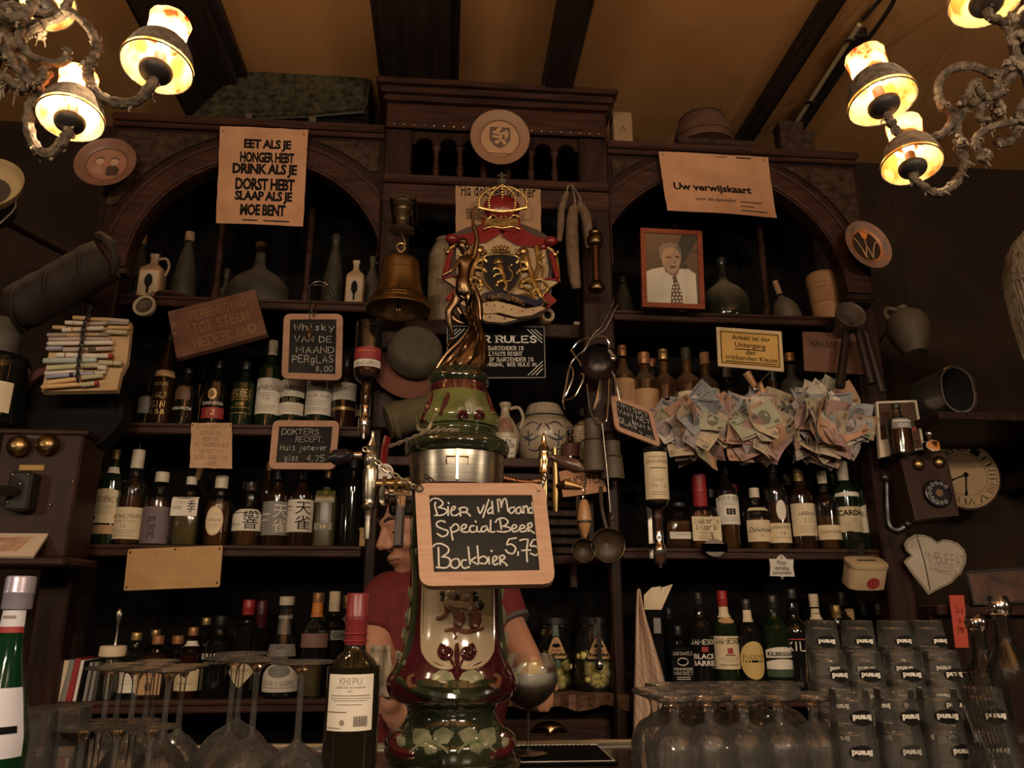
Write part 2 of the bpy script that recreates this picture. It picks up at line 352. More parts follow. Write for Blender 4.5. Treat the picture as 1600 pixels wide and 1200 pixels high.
def _pen_text(s, w=.55, serif=0., jit=0., slant=0.):
    k = ('pen', s, w, serif, jit, slant)
    if k in _T: return _T[k]
    vs, fs = [], []; x = 0; rg = random.Random(s)
    for ch in s:
        if ch == ' ': x += 3; continue
        wd = {'I': 2.6, 'i': 2.6, 'l': 2.6, '1': 3., '.': 3, ',': 3, "'": 3, 'M': 5.6, 'W': 5.6, 'm': 5}.get(ch, 4)
        sx = wd/4 if wd > 4 else 1; ox = -1 if wd < 4 else 0
        dy, sc, rot = rg.uniform(-jit, jit)*.6, 1+rg.uniform(-jit, jit)*.2, rg.uniform(-jit, jit)*.12
        for st in _pen_strokes(ch):
            q = [(x+ox+(px*sx+py*rot+slant*py)*sc, dy+py*sc) for px, py in st]
            stroke_poly(q, w, vs, fs)
            if serif and len(st) <= 9:
                for e, o2 in ((q[0], q[1]), (q[-1], q[-2])):
                    if abs(e[1]-o2[1]) > .8*abs(e[0]-o2[0]) and (abs(e[1]) < .3 or abs(e[1]-6) < .3):
                        stroke_poly([(e[0]-serif, e[1]), (e[0]+serif, e[1])], w*.6, vs, fs)
        x += wd+1.5
    _T[k] = (vs, fs); return _T[k]
def words(mb, s, box, fn, font='sans', bold=.0, shear=0., sp=1., keep=True, align='c', **kw):
    """lay the words s into box (x0, z0, x1, z1) of a surface; fn maps (x, z) to a point"""
    vs, fs = _pen_text(s, **kw) if font == 'pen' else _text_mesh(s, bold, shear, sp)
    if not vs: return
    x0, x1 = min(v[0] for v in vs), max(v[0] for v in vs); z0, z1 = min(v[1] for v in vs), max(v[1] for v in vs)
    bw, bh = box[2]-box[0], box[3]-box[1]; sx, sz = bw/max(x1-x0, 1e-6), bh/max(z1-z0, 1e-6)
    if keep: sx = min(sx, sz*1.15); sz = min(sz, sx*1.5)
    off = {'c': (bw-(x1-x0)*sx)/2, 'l': 0, 'r': bw-(x1-x0)*sx}[align]; oz = (bh-(z1-z0)*sz)/2
    mb.add([fn(box[0]+off+(x-x0)*sx, box[1]+oz+(z-z0)*sz) for x, z in vs], fs)

# ------------------------------------------------------------------ flat boards given by their corners
class Board:
    """a flat board at its true place: corners TL TR BR BL seen at px, depth of top and bottom edge"""
    def __init__(s, name, label, category, quad, Y, thick=.008, group=None):
        Y = Y if isinstance(Y, (list, tuple)) else [Y]*2
        Y = list(Y)+[0]*(2-len(Y)); ys = Y if len(Y) == 4 else [Y[0], Y[0], Y[1], Y[1]]
        c = [P(*quad[i], ys[i]) for i in range(4)]; o = sum(c, Vector())/4
        u = ((c[1]-c[0])+(c[2]-c[3])).normalized(); v0 = (c[0]-c[3])+(c[1]-c[2])
        n = u.cross(v0).normalized(); v = n.cross(u)            # n points to the viewer
        s.M = Matrix((u, -n, v)).transposed().to_4x4(); s.M.translation = o; s.Mi = s.M.inverted(); s.n = n; s.o = o
        s.root = thing(name, label, category, M=s.M, group=group); s.t = thick
        s.c = [s.Mi @ p for p in c]; s.c2 = [(p.x, p.z) for p in s.c]
        s.w = ((c[1]-c[0]).length+(c[2]-c[3]).length)/2; s.h = ((c[0]-c[3]).length+(c[1]-c[2]).length)/2
    def px(s, px, py):
        d = ray(px, py); t = (s.o-EYE).dot(s.n)/d.dot(s.n); q = s.Mi @ (EYE+d*t); return (q.x, q.z)
    def uv(s, u, v):   # u from left, v from top
        a, b, c, d = [Vector(p) for p in s.c2]; return tuple((a*(1-u)+b*u)*(1-v)+(d*(1-u)+c*u)*v)
    def ring(s, inset=0., rad=0., k=4):
        q = [Vector(p) for p in s.c2]; out = []
        for i in range(4):
            p, a, b = q[i], (q[i-1]-q[i]).normalized(), (q[(i+1) % 4]-q[i]).normalized()
            p = p+(a+b)*inset
            if rad:
                for j in range(k+1):
                    t = j/k; e = p+a*rad; f = p+b*rad; out.append(tuple(e*(1-t)**2+p*2*t*(1-t)+f*t*t))
            else: out.append(tuple(p))
        return out
    def sheet(s, m, name='panel', rad=.0, inset=0., y0=0., t=None, pts=None, wave=0.):
        t = s.t if t is None else t; pts = pts or s.ring(inset, rad)
        return obj(name, MB().prism(pts, t, y0=y0), m, s.root)
    def frame(s, m, inset, rad=.0, front=-.004, name='frame', t=None):
        a, b = s.ring(0, rad, 4), s.ring(inset, 1e-4 if rad else 0, 4); n = len(a); t = t or s.t
        mb = MB(); v = [(x, front, z) for x, z in a]+[(x, front, z) for x, z in b]+[(x, front+t, z) for x, z in a]+[(x, front+t, z) for x, z in b]
        f = []
        for i in range(n):
            j = (i+1) % n; f += [(i, j, n+j, n+i), (2*n+i, 3*n+i, 3*n+j, 2*n+j), (i, 2*n+i, 2*n+j, j), (n+i, n+j, 3*n+j, 3*n+i)]
        return obj(name, mb.add(v, f), m, s.root, sharp=30)
    def text(s, lines, m, y=-.0006, name='lettering', **kw):
        """lines: (string, u0, v0, u1, v1) fractions of the board"""
        mb = MB()
        for ln in lines:
            st, u0, v0, u1, v1 = ln[:5]; k2 = dict(kw); k2.update(ln[5] if len(ln) > 5 else {})
            words(mb, st, (u0, 1-v1, u1, 1-v0), lambda a, b: (*s._xz(a, 1-b, y),), **k2, )
        return obj(name, mb, m, s.root, smooth=False)
    def _xz(s, u, v, y):
        x, z = s.uv(u, v); return (x, y, z)
    def strokes(s, sts, w, m, conv, y=-.0006, name='chalk_writing'):
        mb = MB()
        for st in sts:
            q = [s.px(*conv(p)) for p in st]
            if len(q) > 2: q = [(v.x, v.y) for v in cat([(a, b, 0) for a, b in q], 5)]
            elif len(q) == 1: q = [q[0], (q[0][0]+w*.4, q[0][1]-w*.6)]
            vs, fs = [], []; stroke_poly(q, w, vs, fs); mb.add([(a, y, b) for a, b in vs], fs)
        return obj(name, mb, m, s.root, smooth=False)
# ------------------------------------------------------------------ room
CEIL, WALLY = 3.25, 2.78
struct('floor', MB().box(-2.7, 2.7, -3.7, 2.9, -.1, 0), mat('floor_boards', (.05, .03, .018), .5, col2=(.08, .05, .03), nscale=4, stretch=(1, 9, 1)))
struct('ceiling', MB().box(-2.7, 2.7, -3.7, 2.9, CEIL, CEIL+.1), PLASTER)
struct('wall_back', MB().box(-2.7, 2.7, WALLY, WALLY+.1, 0, CEIL), WALLM)
struct('wall_left', MB().box(-2.7, -2.6, -3.7, WALLY, 0, CEIL), WALLM)
struct('wall_right', MB().box(2.6, 2.7, -3.7, WALLY, 0, CEIL), WALLM)
struct('wall_front', MB().box(-2.7, 2.7, -3.7, -3.6, 0, CEIL), WALLM)
def PZ(px, py, z):
    d = ray(px, py); return EYE+d*((z-CAM_H)/d.z)
for k, (a, b, py, drop) in enumerate(((222, 334, 40, .06), (595, 704, 60, .09), (866, 915, 60, .10), (1262, 1292, 50, .05))):
    xa, xb = PZ(a, py, CEIL-drop).x, PZ(b, py, CEIL-drop).x
    mb = MB().box(xa, xb, -3.6, WALLY, CEIL-drop, CEIL, .006)
    if k in (0, 1): mb.box(xa-.03, xa, -3.6, WALLY, CEIL-.03, CEIL, .004).box(xb, xb+.03, -3.6, WALLY, CEIL-.03, CEIL, .004)
    if k == 3: mb.box(xa+.01, xa+.04, -3.6, WALLY, CEIL-drop-.012, CEIL-drop, .003)
    struct('trim_%d' % (k+1), mb, BEAM)

# pale conduit with its clips on a dark batten under the ceiling
xa = PZ(1306, 95, CEIL-.02)
t = thing('conduit_pipe', 'pale straight conduit pipe clipped to a dark batten on the ceiling', 'pipe', (0, 0, 0))
p0, p1 = PZ(1343, 38, CEIL-.035), PZ(1242, 195, CEIL-.035)
obj('batten', MB().tube([p0+Vector((.035, .05, .018)), p1+Vector((.035, .1, .018))], .028, 4), BEAM, t)
obj('pipe', MB().tube([p0, p1], .008, 10), mat('old_cream_paint', (.40, .30, .17), .5), t)
for f in (.12, .72):
    q = p0.lerp(p1, f); obj('clip', MB().box(q.x-.022, q.x+.016, q.y-.008, q.y+.008, q.z-.01, q.z+.012, .002), STEEL, t)
obj('cable', MB().tube(cat([p0+Vector((0, -.02, .0)), p0+Vector((.02, -.14, .0)), p0+Vector((.05, -.1, -.01)), p0+Vector((.06, .12, 0)), p0+Vector((.04, .3, .01))]), .007, 6), IRON, t)

# ------------------------------------------------------------------ back bar
YF, YB = 2.40, 2.52
zA, zB, zC, zD = 2.375, 1.952, 1.582, 1.150
def shelf(parent, x0, x1, z, y0=YF, y1=2.745, th=.034, name='shelf'):
    return obj(name, MB().box(x0, x1, y0, y1, z-th, z, .004).box(x0, x1, y0-.006, y0+.012, z-.012, z-.001, .003), WOODH, parent)
def arch_unit(name, label, X0, X1, c, r, zt, posts, shelves, yf=2.37):
    t = thing(name, label, 'cabinet', ((X0+X1)/2, 2.5, 0)); ox, oy = (X0+X1)/2, 2.5
    class Off(MB):
        def build(s, nm, m, **k):
            s.v = [(x-ox, y-oy, z) for x, y, z in s.v]; return obj(nm, s, m, t, **k)
    cx, cz = c.x, c.z; zs = cz-.02
    arc = [(cx+r*math.cos(PI-PI*i/28), cz+r*math.sin(PI-PI*i/28)) for i in range(29)]
    Off().prism([(X0, zs)]+[(cx-r, zs)]+arc+[(cx+r, zs), (X1, zs), (X1, zt), (X0, zt)], .05, y0=yf).build('arch', WOOD)
    m = Off()
    for ra, rb, ya, yb in ((r, r+.085, yf-.012, yf),):
        vs = []; fs = []
        for i in range(33):
            a = PI*i/32; ca, sa = math.cos(a), math.sin(a)
            for q, y in ((ra, yf+.02), (ra, ya), (rb, ya), (rb, yf)): vs.append((max(X0+.002, min(X1-.002, cx+q*ca)), y, min(zt-.01, cz+q*sa)))
            if i: fs += [(4*i-4+k, 4*i-3+k, 4*i+1+k, 4*i+k) for k in range(3)]
        m.add(vs, fs)
    m.build('arch_band', WOODH)
    b = Off()
    for q in (r+.072, r+.012):
        b.tube([(max(X0+.005, min(X1-.005, cx+q*math.cos(PI*i/40))), yf-.014, min(zt-.02, cz+q*math.sin(PI*i/40))) for i in range(2, 39)], .004, 6)
    b.build('arch_bead', WOODH)
    for sgn in (-1, 1):   # carved spandrels
        e = (X1 if sgn > 0 else X0); q = r+.11
        pts = []
        for i in range(13):
            a = R(25+55*i/12); px_, pz = cx+sgn*q*math.cos(a), cz+q*math.sin(a)
            if pz < zt-.035 and (px_-e)*sgn < -.02: pts.append((px_, pz))
        if len(pts) > 2:
            pts = pts+[(pts[-1][0], zt-.035), (e-sgn*.02, zt-.035), (e-sgn*.02, pts[0][1])]
            if sgn < 0: pts.reverse()
            Off().prism(pts, .01, y0=yf-.008).build('carved_spandrel', CARVED)
    Off().box(X0, X1, yf-.03, 2.745, zt, zt+.028, .006).box(X0, X1, yf-.018, 2.744, zt-.018, zt, .004).build('top_moulding', WOODH)
    for a, bb in posts: Off().box(a, bb, yf+.005, yf+.075, 0, zs+.001, .006).build('post', WOOD)
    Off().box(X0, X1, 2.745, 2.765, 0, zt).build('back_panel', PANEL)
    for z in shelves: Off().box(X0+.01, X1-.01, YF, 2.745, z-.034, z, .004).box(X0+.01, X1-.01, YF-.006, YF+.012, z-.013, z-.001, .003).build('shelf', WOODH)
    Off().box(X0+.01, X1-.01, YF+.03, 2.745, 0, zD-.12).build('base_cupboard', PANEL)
    return t, Off
cL = P(400, 425, 2.37); rL = W(400, 598, 425, 2.37)
LT, LOff = arch_unit('arched_back_bar', 'dark wooden back bar bay with a round arch, left of the beer column', cL.x-rL-.11, -.245, cL, rL, 2.99,
    ((cL.x-rL-.11, cL.x-rL-.02), ), (zA, zB, zC, zD))
cR = P(1130, 452, 2.37); rR = W(1130, 1322, 452, 2.37)
RT_, ROff = arch_unit('arched_back_bar', 'dark wooden back bar bay with a round arch, behind the framed portrait', .535, cR.x+rR+.10, cR, rR, 2.975,
    ((cR.x+rR+.01, cR.x+rR+.10), ), (zA, zB, zC, zD))
for off, xs in ((LOff, (337, 478)), (ROff, (1062, 1196))):
    for x in xs:
        q = P(x, 455, 2.56)
        off().lathe(smooth_prof([(.013, .05), (.016, .08), (.010, .12), (.013, .3), (.011, .42)]), 10, TR(q.x, 2.56, zA)).box(q.x-.022, q.x+.022, 2.538, 2.582, zA, zA+.05, .003).build('spindle', WOODH)

# centre tower
x0, x1 = -.243, .533
CT = thing('back_bar_tower', 'tall dark wooden middle bay with cornice and row of little arches', 'cabinet', (.145, 2.5, 0))
class COff(MB):
    def build(s, nm, m, **k):
        s.v = [(x-.145, y-2.5, z) for x, y, z in s.v]; return obj(nm, s, m, CT, **k)
yc = 2.33
z_ct = 3.165; zfr = P(640, 197, yc).z; zar = P(640, 218, yc).z; zrail = P(640, 276, yc).z
COff().box(x0-.035, x1+.035, yc-.06, 2.75, z_ct-.022, z_ct, .006).box(x0-.025, x1+.025, yc-.045, 2.75, z_ct-.045, z_ct-.022, .01).box(x0-.012, x1+.012, yc-.025, 2.75, z_ct-.065, z_ct-.045, .008).build('cornice', WOODH)
COff().box(x0, x1, yc, 2.745, zfr, z_ct-.065, .004).box(x0, x1, yc-.012, yc, zfr-.012, zfr+.006, .004).build('frieze', WOODH)
nl = MB()
for i in range(22): nl.ball((x0+.03+i*(x1-x0-.06)/21-.145, yc-.013-2.5, zfr-.002), (.004, .003, .004), 8, 5)
obj('brass_nails', nl, BRASS, CT)['kind'] = 'stuff'
pl, pr = W(612, 655, 240, yc), W(900, 945, 240, yc)
for a, b in ((x0, x0+pl), (x1-pr, x1)): COff().box(a, b, yc, yc+.07, zrail-.62, zfr-.012, .005).build('pilaster', WOOD)
# arcade header and balusters
n = 7; xa, xb = x0+pl, x1-pr; st = (xb-xa)/n; rr = st*.36; ztop = zfr-.012; zsp = ztop-.05
pts = [(xa, ztop), (xa, zsp)]
for i in range(n):
    c = xa+st*(i+.5)
    pts += [(c+rr*math.cos(PI-PI*k/8), zsp+rr*.9*math.sin(PI-PI*k/8)) for k in range(9)]
pts += [(xb, zsp), (xb, ztop)]
COff().prism(pts, .03, y0=yc+.012).build('arcade_header', WOOD)
for i in range(1, n):
    COff().lathe(smooth_prof([(.016, 0), (.016, .012), (.010, .02), (.013, .05), (.009, .5*(zsp-zrail)), (.010, zsp-zrail-.02), (.016, zsp-zrail-.008), (.016, zsp-zrail)], 3), 10, TR(xa+st*i, yc+.028, zrail)).build('baluster', WOODH)
COff().box(x0, x1, yc-.02, yc+.08, zrail-.03, zrail, .006).box(x0, x1, yc-.005, yc+.06, zrail-.1, zrail-.03, .004).build('rail', WOODH)
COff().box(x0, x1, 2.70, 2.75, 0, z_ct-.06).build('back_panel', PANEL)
zE, zG = P(900, 515, 2.5).z, P(850, 718, 2.42).z
for a, b, c, d in ((x0, x0+.09, zE-.4, zrail-.09), (x1-.09, x1, zE-.4, zrail-.09), (x0, x0+.036, 0, zE-.4), (x1-.036, x1, 0, zE-.4)): COff().box(a, b, yc+.03, yc+.11, c, d, .006).build('post', WOOD)
COff().box(x0+.03, x1-.03, 2.45, 2.70, zE-.05, zE, .004).build('shelf', WOODH)
COff().box(x0+.03, x1-.03, 2.40, 2.70, zG-.03, zG, .004).build('shelf', WOODH)
rough = MB()
N = 26; vs = []; fs = []
for i in range(N+1):
    x = .02+(.54-.02)*i/N; w = .012*math.sin(i*1.7)+.01*math.sin(i*.6+1)
    vs += [(x, 2.36+w, zD+.012), (x, 2.37+w*1.4, zD-.028+.008*math.sin(i*.9)), (x, 2.70, zD-.025), (x, 2.70, zD+.012)]
    if i: fs += [(4*i-4+k, 4*i+k, 4*i+(k+1) % 4, 4*i-4+(k+1) % 4) for k in range(4)]
fs += [(0, 1, 2, 3), (4*N+3, 4*N+2, 4*N+1, 4*N)]
COff().add(vs, fs).build('rough_shelf', mat('rough_plank', (.10, .048, .024), .6, col2=(.19, .10, .055), nscale=7, stretch=(2, 10, 10), bump=.4))
COff().box(x0, .02, 2.40, 2.70, zD-.04, zD, .004).build('shelf', WOODH)
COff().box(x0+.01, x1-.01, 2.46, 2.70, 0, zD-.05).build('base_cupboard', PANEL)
dr = COff().box(.10, .50, 2.432, 2.458, zD-.30, zD-.065, .006).build('drawer', WOODH)
q = P(858, 1140, 2.43); hm = MB(); vs = []; fs = []
for j in range(7):
    for i in range(13):
        a, e = PI*i/12, PI/2*j/6; vs.append((.055*math.cos(a)*math.cos(e)+q.x-.145, -.002-.026*math.sin(e)*math.sin(a)-2.5+2.432, q.z-.012+.036*math.sin(a)*math.cos(e)))
for j in range(6):
    for i in range(12): fs.append((13*j+i, 13*j+i+1, 13*j+14+i, 13*j+13+i))
hm.add(vs, fs).box(q.x-.145-.06, q.x-.145+.06, -.071, -.068, q.z-.016, q.z-.008, .001)
obj('cup_handle', hm, BRASSP, dr)

# ------------------------------------------------------------------ bar counter
CZ = 1.11
bc = thing('bar_counter', 'bar counter carrying the beer column, glasses and bottle', 'counter', (0, 1.3, 0))
obj('counter_top', MB().box(-1.75, 1.75, -.62, .53, CZ-.045, CZ, .008), mat('counter_top_wood', (.030, .016, .010), .25, col2=(.05, .028, .017), nscale=7, stretch=(1, 8, 8), coat=.4), bc)
obj('counter_body', MB().box(-1.7, 1.7, -.55, .46, 0, CZ-.045), WOOD, bc)
obj('metal_edge', MB().box(-1.75, 1.75, .531, .555, CZ-.04, CZ+.010, .004), STEELB, bc)

# ------------------------------------------------------------------ chandeliers
def parchment(name, c1, c2, sc):
    m = bpy.data.materials.new(name); m.use_nodes = True; nt = m.node_tree; nt.nodes.clear()
    out = nt.nodes.new('ShaderNodeOutputMaterial'); mx = nt.nodes.new('ShaderNodeMixShader'); mx.inputs[0].default_value = .62
    df = nt.nodes.new('ShaderNodeBsdfDiffuse'); tl = nt.nodes.new('ShaderNodeBsdfTranslucent')
    tc = nt.nodes.new('ShaderNodeTexCoord'); nz = nt.nodes.new('ShaderNodeTexNoise'); nz.inputs['Scale'].default_value = sc; nz.inputs['Detail'].default_value = 6
    rp = nt.nodes.new('ShaderNodeValToRGB'); rp.color_ramp.elements[0].position = .40; rp.color_ramp.elements[1].position = .58
    rp.color_ramp.elements[0].color = (*c1, 1); rp.color_ramp.elements[1].color = (*c2, 1)
    nt.links.new(tc.outputs['Object'], nz.inputs['Vector']); nt.links.new(nz.outputs[0], rp.inputs[0])
    for d in (df, tl): nt.links.new(rp.outputs[0], d.inputs[0])
    nt.links.new(df.outputs[0], mx.inputs[1]); nt.links.new(tl.outputs[0], mx.inputs[2]); nt.links.new(mx.outputs[0], out.inputs[0])
    return m
PARCH = parchment('stained_parchment', (.24, .085, .018), (.60, .38, .15), 24)
PRINT = parchment('flowered_parchment', (.17, .014, .004), (.44, .29, .115), 34)
BULB = mat('lit_bulb', (1, .8, .5), .5, emit=((1, .66, .28), 60))
def lamp_head(root, rim, tip, watts, arm=None, nm='lamp_shade'):
    """rim: centre of the lower opening, tip: centre of the upper one; all in the chandelier's frame"""
    rim, tip = Vector(rim), Vector(tip); ax = (tip-rim).normalized(); k = (tip-rim).length/.12
    M = ax.to_track_quat('Z', 'Y').to_matrix().to_4x4(); M.translation = rim; S = M @ Matrix.Diagonal((k*.82, k*.82, k, 1))
    rg = random.Random(int(rim.x*1e4)); wob = lambda a, z: 1+.02*math.sin(5*a+rim.x*9)+.015*math.sin(11*a)
    lo = MB().lathe(smooth_prof([(.076, .0), (.073, .012), (.066, .034), (.056, .052), (.044, .062), (.040, .068)], 3), 36, S, cap=False, wob=wob)
    sh = obj(nm, lo, PARCH, root)
    obj('shade_drum', MB().lathe(smooth_prof([(.040, .068), (.042, .085), (.043, .105), (.046, .122)], 3), 32, S, cap=False, wob=wob), PRINT, sh)
    obj('waist_band', MB().lathe([(.0775, .006), (.076, .012), (.069, .034), (.060, .052), (.050, .062), (.044, .066), (.043, .064)], 36, S, cap=False), mat('dusty_dark_braid', (.05, .034, .02), .95, col2=(.15, .11, .07), nscale=80, bump=.5), sh)
    obj('rim_wire', MB().tube([S @ Vector((.0765*math.cos(2*PI*i/32), .0765*math.sin(2*PI*i/32), 0)) for i in range(32)], .0016*k, 6, True), DUSTY, sh)
    obj('candle_cup', MB().lathe(smooth_prof([(0, -.030), (.014, -.028), (.032, -.018), (.036, -.006), (.030, -.004), (0, -.006)], 3), 22, S), IRON, root)
    obj('socket', MB().lathe([(.013, -.006), (.013, .034), (.010, .037), (0, .037)], 14, S), mat('socket_brown', (.18, .075, .03), .5), root)
    obj('bulb', MB().lathe(smooth_prof([(.007, .037), (.012, .046), (.014, .056), (.009, .068), (0, .076)], 3), 14, S), BULB, root)
    if arm: scroll(root, list(arm)+[S @ Vector((0, 0, -.045)), S @ Vector((0, 0, -.027))], .0085, Y=Y, fluff=fl)
    w = root.matrix_world.translation
    lamp('chandelier_bulb', tuple(w+(S @ Vector((0, 0, .060)))), watts, (1, .74, .46), .019*k)
    return S
def fluffball(fl, c, s, rg):
    for k in range(16):
        v = Vector((rg.gauss(0, 1), rg.gauss(0, 1), rg.gauss(0, 1))).normalized()*s*rg.uniform(.3, .8); q = s*rg.uniform(.22, .5)
        fl.ball(Vector(c)+v, (q, q*rg.uniform(.6, 1), q*rg.uniform(.6, 1.3)), 6, 4)
        if k % 3 == 0: e = Vector(c)+v*1.3; fl.tube([e, e+v*.5+Vector((0, 0, -s*.4)), e+v*.6+Vector((0, 0, -s*.7))], [s*.12, s*.09, s*.05], 4)
def scroll(root, pts, rad, name='arm', m=DUSTY, jit=.22, Y=1.2, fluff=None, tuft=.5):
    base = root.matrix_world.translation; rg = random.Random(len(pts)*7+int(abs(pts[0][0])))
    q = cat([tuple(p) if isinstance(p, Vector) else tuple(P(p[0], p[1], Y+(p[2] if len(p) > 2 else 0))-base) for p in pts], 7)
    o = obj(name, MB().tube(q, [rad*(1+rg.uniform(-jit, jit)) for _ in q], 9), m, root)
    if fluff is not None:
        for p in q:
            if rg.random() < tuft:
                v = Vector((rg.gauss(0, 1), rg.gauss(0, 1), rg.gauss(-.5, 1))).normalized()*rad*1.05
                fluff.ball(p+v, (rad*rg.uniform(.25, .5), rad*rg.uniform(.2, .4), rad*rg.uniform(.25, .7)), 6, 4)
                if rg.random() < .35: fluff.tube([p+v, p+v*1.6+Vector((0, 0, -rad*.3)), p+v*1.8+Vector((rad*.3, 0, -rad*.7))], [rad*.26, rad*.2, rad*.12], 5)
    return o
Y = 1.15
b0 = P(-40, 60, Y); CL = thing('chandelier', 'dusty iron chandelier with parchment shades above the wall telephone', 'chandelier', tuple(b0)); bpy.context.view_layer.update()
fl = MB(); rel = lambda px, py, y=Y, b=b0: P(px, py, y)-b
obj('stem', MB().lathe(smooth_prof([(0, -.09), (.03, -.07), (.045, -.03), (.03, 0), (.05, .03), (.035, .07), (.05, .1), (.02, .16), (.012, .3), (.012, .78)], 3), 14, None), DUSTY, CL)
scroll(CL, [(-30, 20), (20, 12), (70, 22), (110, 20), (140, 45), (153, 75), (141, 98)], .0085, Y=Y, fluff=fl)
fluffball(fl, rel(140, 100), .012, rnd)
scroll(CL, [(-20, 90), (20, 60), (45, 40), (85, 30), (103, 12), (112, -25)], .008, Y=Y, fluff=fl)
scroll(CL, [(40, 45), (30, 58), (45, 85), (75, 97), (100, 96), (106, 78)], .007, name='scroll', Y=Y-.02, fluff=fl)
scroll(CL, [(15, 75), (25, 105), (48, 128), (66, 122), (70, 105)], .006, name='scroll', Y=Y-.03, fluff=fl)
scroll(CL, [(-20, 110), (10, 125), (40, 140), (65, 130), (80, 112)], .006, name='scroll', Y=Y, fluff=fl)
scroll(CL, [(-30, 30), (-5, 15), (15, 30), (40, 22), (55, 0)], .009, name='scroll', Y=Y-.04, fluff=fl)
for px_, py_, s_ in ((15, 20, .03), (5, 55, .035), (35, 60, .02), (22, 95, .018), (60, 50, .014), (0, 130, .02), (28, 135, .016)): fluffball(fl, rel(px_, py_, Y+.01), s_, rnd)
lamp_head(CL, rel(245, 106), rel(266, 36, Y+.02), 7.5, [(141, 98), (137, 118), (150, 145), (180, 160), (213, 158)])
lamp_head(CL, rel(110, 186), rel(124, 122, Y+.02), 7.5, [(-20, 60), (30, 100), (62, 143), (47, 165), (46, 205), (60, 236), (82, 238)])
lamp_head(CL, rel(66, 8, Y+.12), rel(62, -50, Y+.14), 4, [(-10, 10), (30, 45), (60, 40)])
o = obj('dust_tufts', fl, FLUFF, CL); o['kind'] = 'stuff'

Y = 1.2
b1 = P(1640, 90, Y); CR = thing('chandelier', 'dusty iron chandelier with parchment shades near the conduit pipe', 'chandelier', tuple(b1)); bpy.context.view_layer.update()
fl = MB(); rel = lambda px, py, y=Y, b=b1: P(px, py, y)-b
obj('stem', MB().lathe(smooth_prof([(0, -.12), (.03, -.09), (.05, -.04), (.03, 0), (.055, .03), (.035, .07), (.05, .1), (.02, .16), (.012, .3), (.012, .70)], 3), 14, None), DUSTY, CR)
scroll(CR, [(1560, 118), (1552, 150), (1535, 165), (1530, 185), (1545, 188)], .007, name='scroll', Y=Y-.03, fluff=fl, tuft=.8)
scroll(CR, [(1500, 165), (1510, 150), (1525, 128), (1537, 150), (1570, 145)], .008, name='scroll', Y=Y-.04, fluff=fl, tuft=.8)
scroll(CR, [(1610, 150), (1592, 172), (1590, 205), (1570, 225), (1555, 218)], .008, name='scroll', Y=Y-.01, fluff=fl, tuft=.8)
scroll(CR, [(1600, 190), (1560, 195), (1525, 215), (1532, 245), (1540, 250)], .007, name='scroll', Y=Y-.05, fluff=fl, tuft=.8)
for px_, py_, s_ in ((1502, 222, .017), (1585, 100, .02), (1560, 170, .02), (1540, 240, .012), (1590, 60, .02), (1580, 30, .016), (1475, 165, .012)): fluffball(fl, rel(px_, py_, Y-.01), s_, rnd)
lamp_head(CR, rel(1379, 160), rel(1351, 90, Y+.02), 5.5, [(1650, 130), (1590, 100), (1560, 117), (1520, 104), (1487, 108), (1467, 130), (1470, 160), (1488, 182), (1478, 204), (1445, 220), (1408, 212)])
lamp_head(CR, rel(1425, 258), rel(1412, 196, Y+.02), 5.5, [(1600, 100), (1560, 140), (1515, 165), (1495, 195), (1503, 235), (1505, 262), (1490, 288), (1462, 302)])
lamp_head(CR, rel(1540, 0), rel(1525, -66, Y+.02), 5.5, [(1605, 110), (1588, 85), (1578, 55), (1568, 36)])
o = obj('dust_tufts', fl, FLUFF, CR); o['kind'] = 'stuff'
# ------------------------------------------------------------------ bottles
def Q(p):
    v = Vector(p)-EYE; c = v.dot(_fw); return 800+FPX*v.dot(_rt)/c, 600-FPX*v.dot(_up)/c
def at_z(px, Y, z):
    X = 0.
    for _ in range(6):
        py = Q((X, Y, z))[1]; X = P(px, py, Y).x
    return Vector((X, Y, z+.0008))
KIND = {  # radius / body radius, height / total height
 'whisky': [(.86, 0), (.97, .012), (1, .035), (1, .60), (.96, .645), (.78, .70), (.50, .745), (.40, .78), (.36, .85), (.34, .93), (.36, .945), (.36, .98), (.3, 1)],
 'wine': [(.86, 0), (.97, .01), (1, .03), (1, .645), (.96, .68), (.74, .725), (.47, .755), (.40, .785), (.39, .985), (.3, 1)],
 'slope': [(.86, 0), (.97, .012), (1, .04), (1, .48), (.92, .56), (.70, .66), (.48, .75), (.38, .82), (.34, .93), (.38, .95), (.38, .98), (.3, 1)],
 'bulge': [(.86, 0), (.97, .015), (1, .05), (1, .50), (1.0, .58), (.86, .65), (.55, .69), (.38, .72), (.40, .80), (.34, .86), (.33, .98), (.3, 1)],
 'squat': [(.88, 0), (.98, .015), (1, .045), (1, .46), (.94, .51), (.70, .56), (.40, .61), (.33, .66), (.31, .96), (.3, 1)],
 'square': [(.90, 0), (.98, .012), (1, .03), (1, .62), (.93, .665), (.62, .70), (.36, .73), (.32, .78), (.32, .97), (.28, 1)],
 'cone': [(.86, 0), (.98, .015), (1, .05), (1, .22), (.92, .40), (.68, .60), (.44, .76), (.34, .86), (.33, .95), (.38, .965), (.36, .995), (.3, 1)],
 'demijohn': [(.8, 0), (.95, .03), (1, .12), (.99, .26), (.90, .40), (.66, .52), (.36, .60), (.20, .66), (.17, .78), (.165, .92), (.20, .93), (.20, .975), (.15, 1)],
 'hex': [(.90, 0), (1, .02), (1, .56), (.90, .64), (.55, .69), (.34, .72), (.34, .80), (.44, .81), (.44, .98), (.4, 1)]}
def prof_r(pr, z):
    for (r0, z0), (r1, z1) in zip(pr, pr[1:]):
        if z0 <= z <= z1: return r0+(r1-r0)*(z-z0)/max(z1-z0, 1e-9)
    return pr[-1][0]
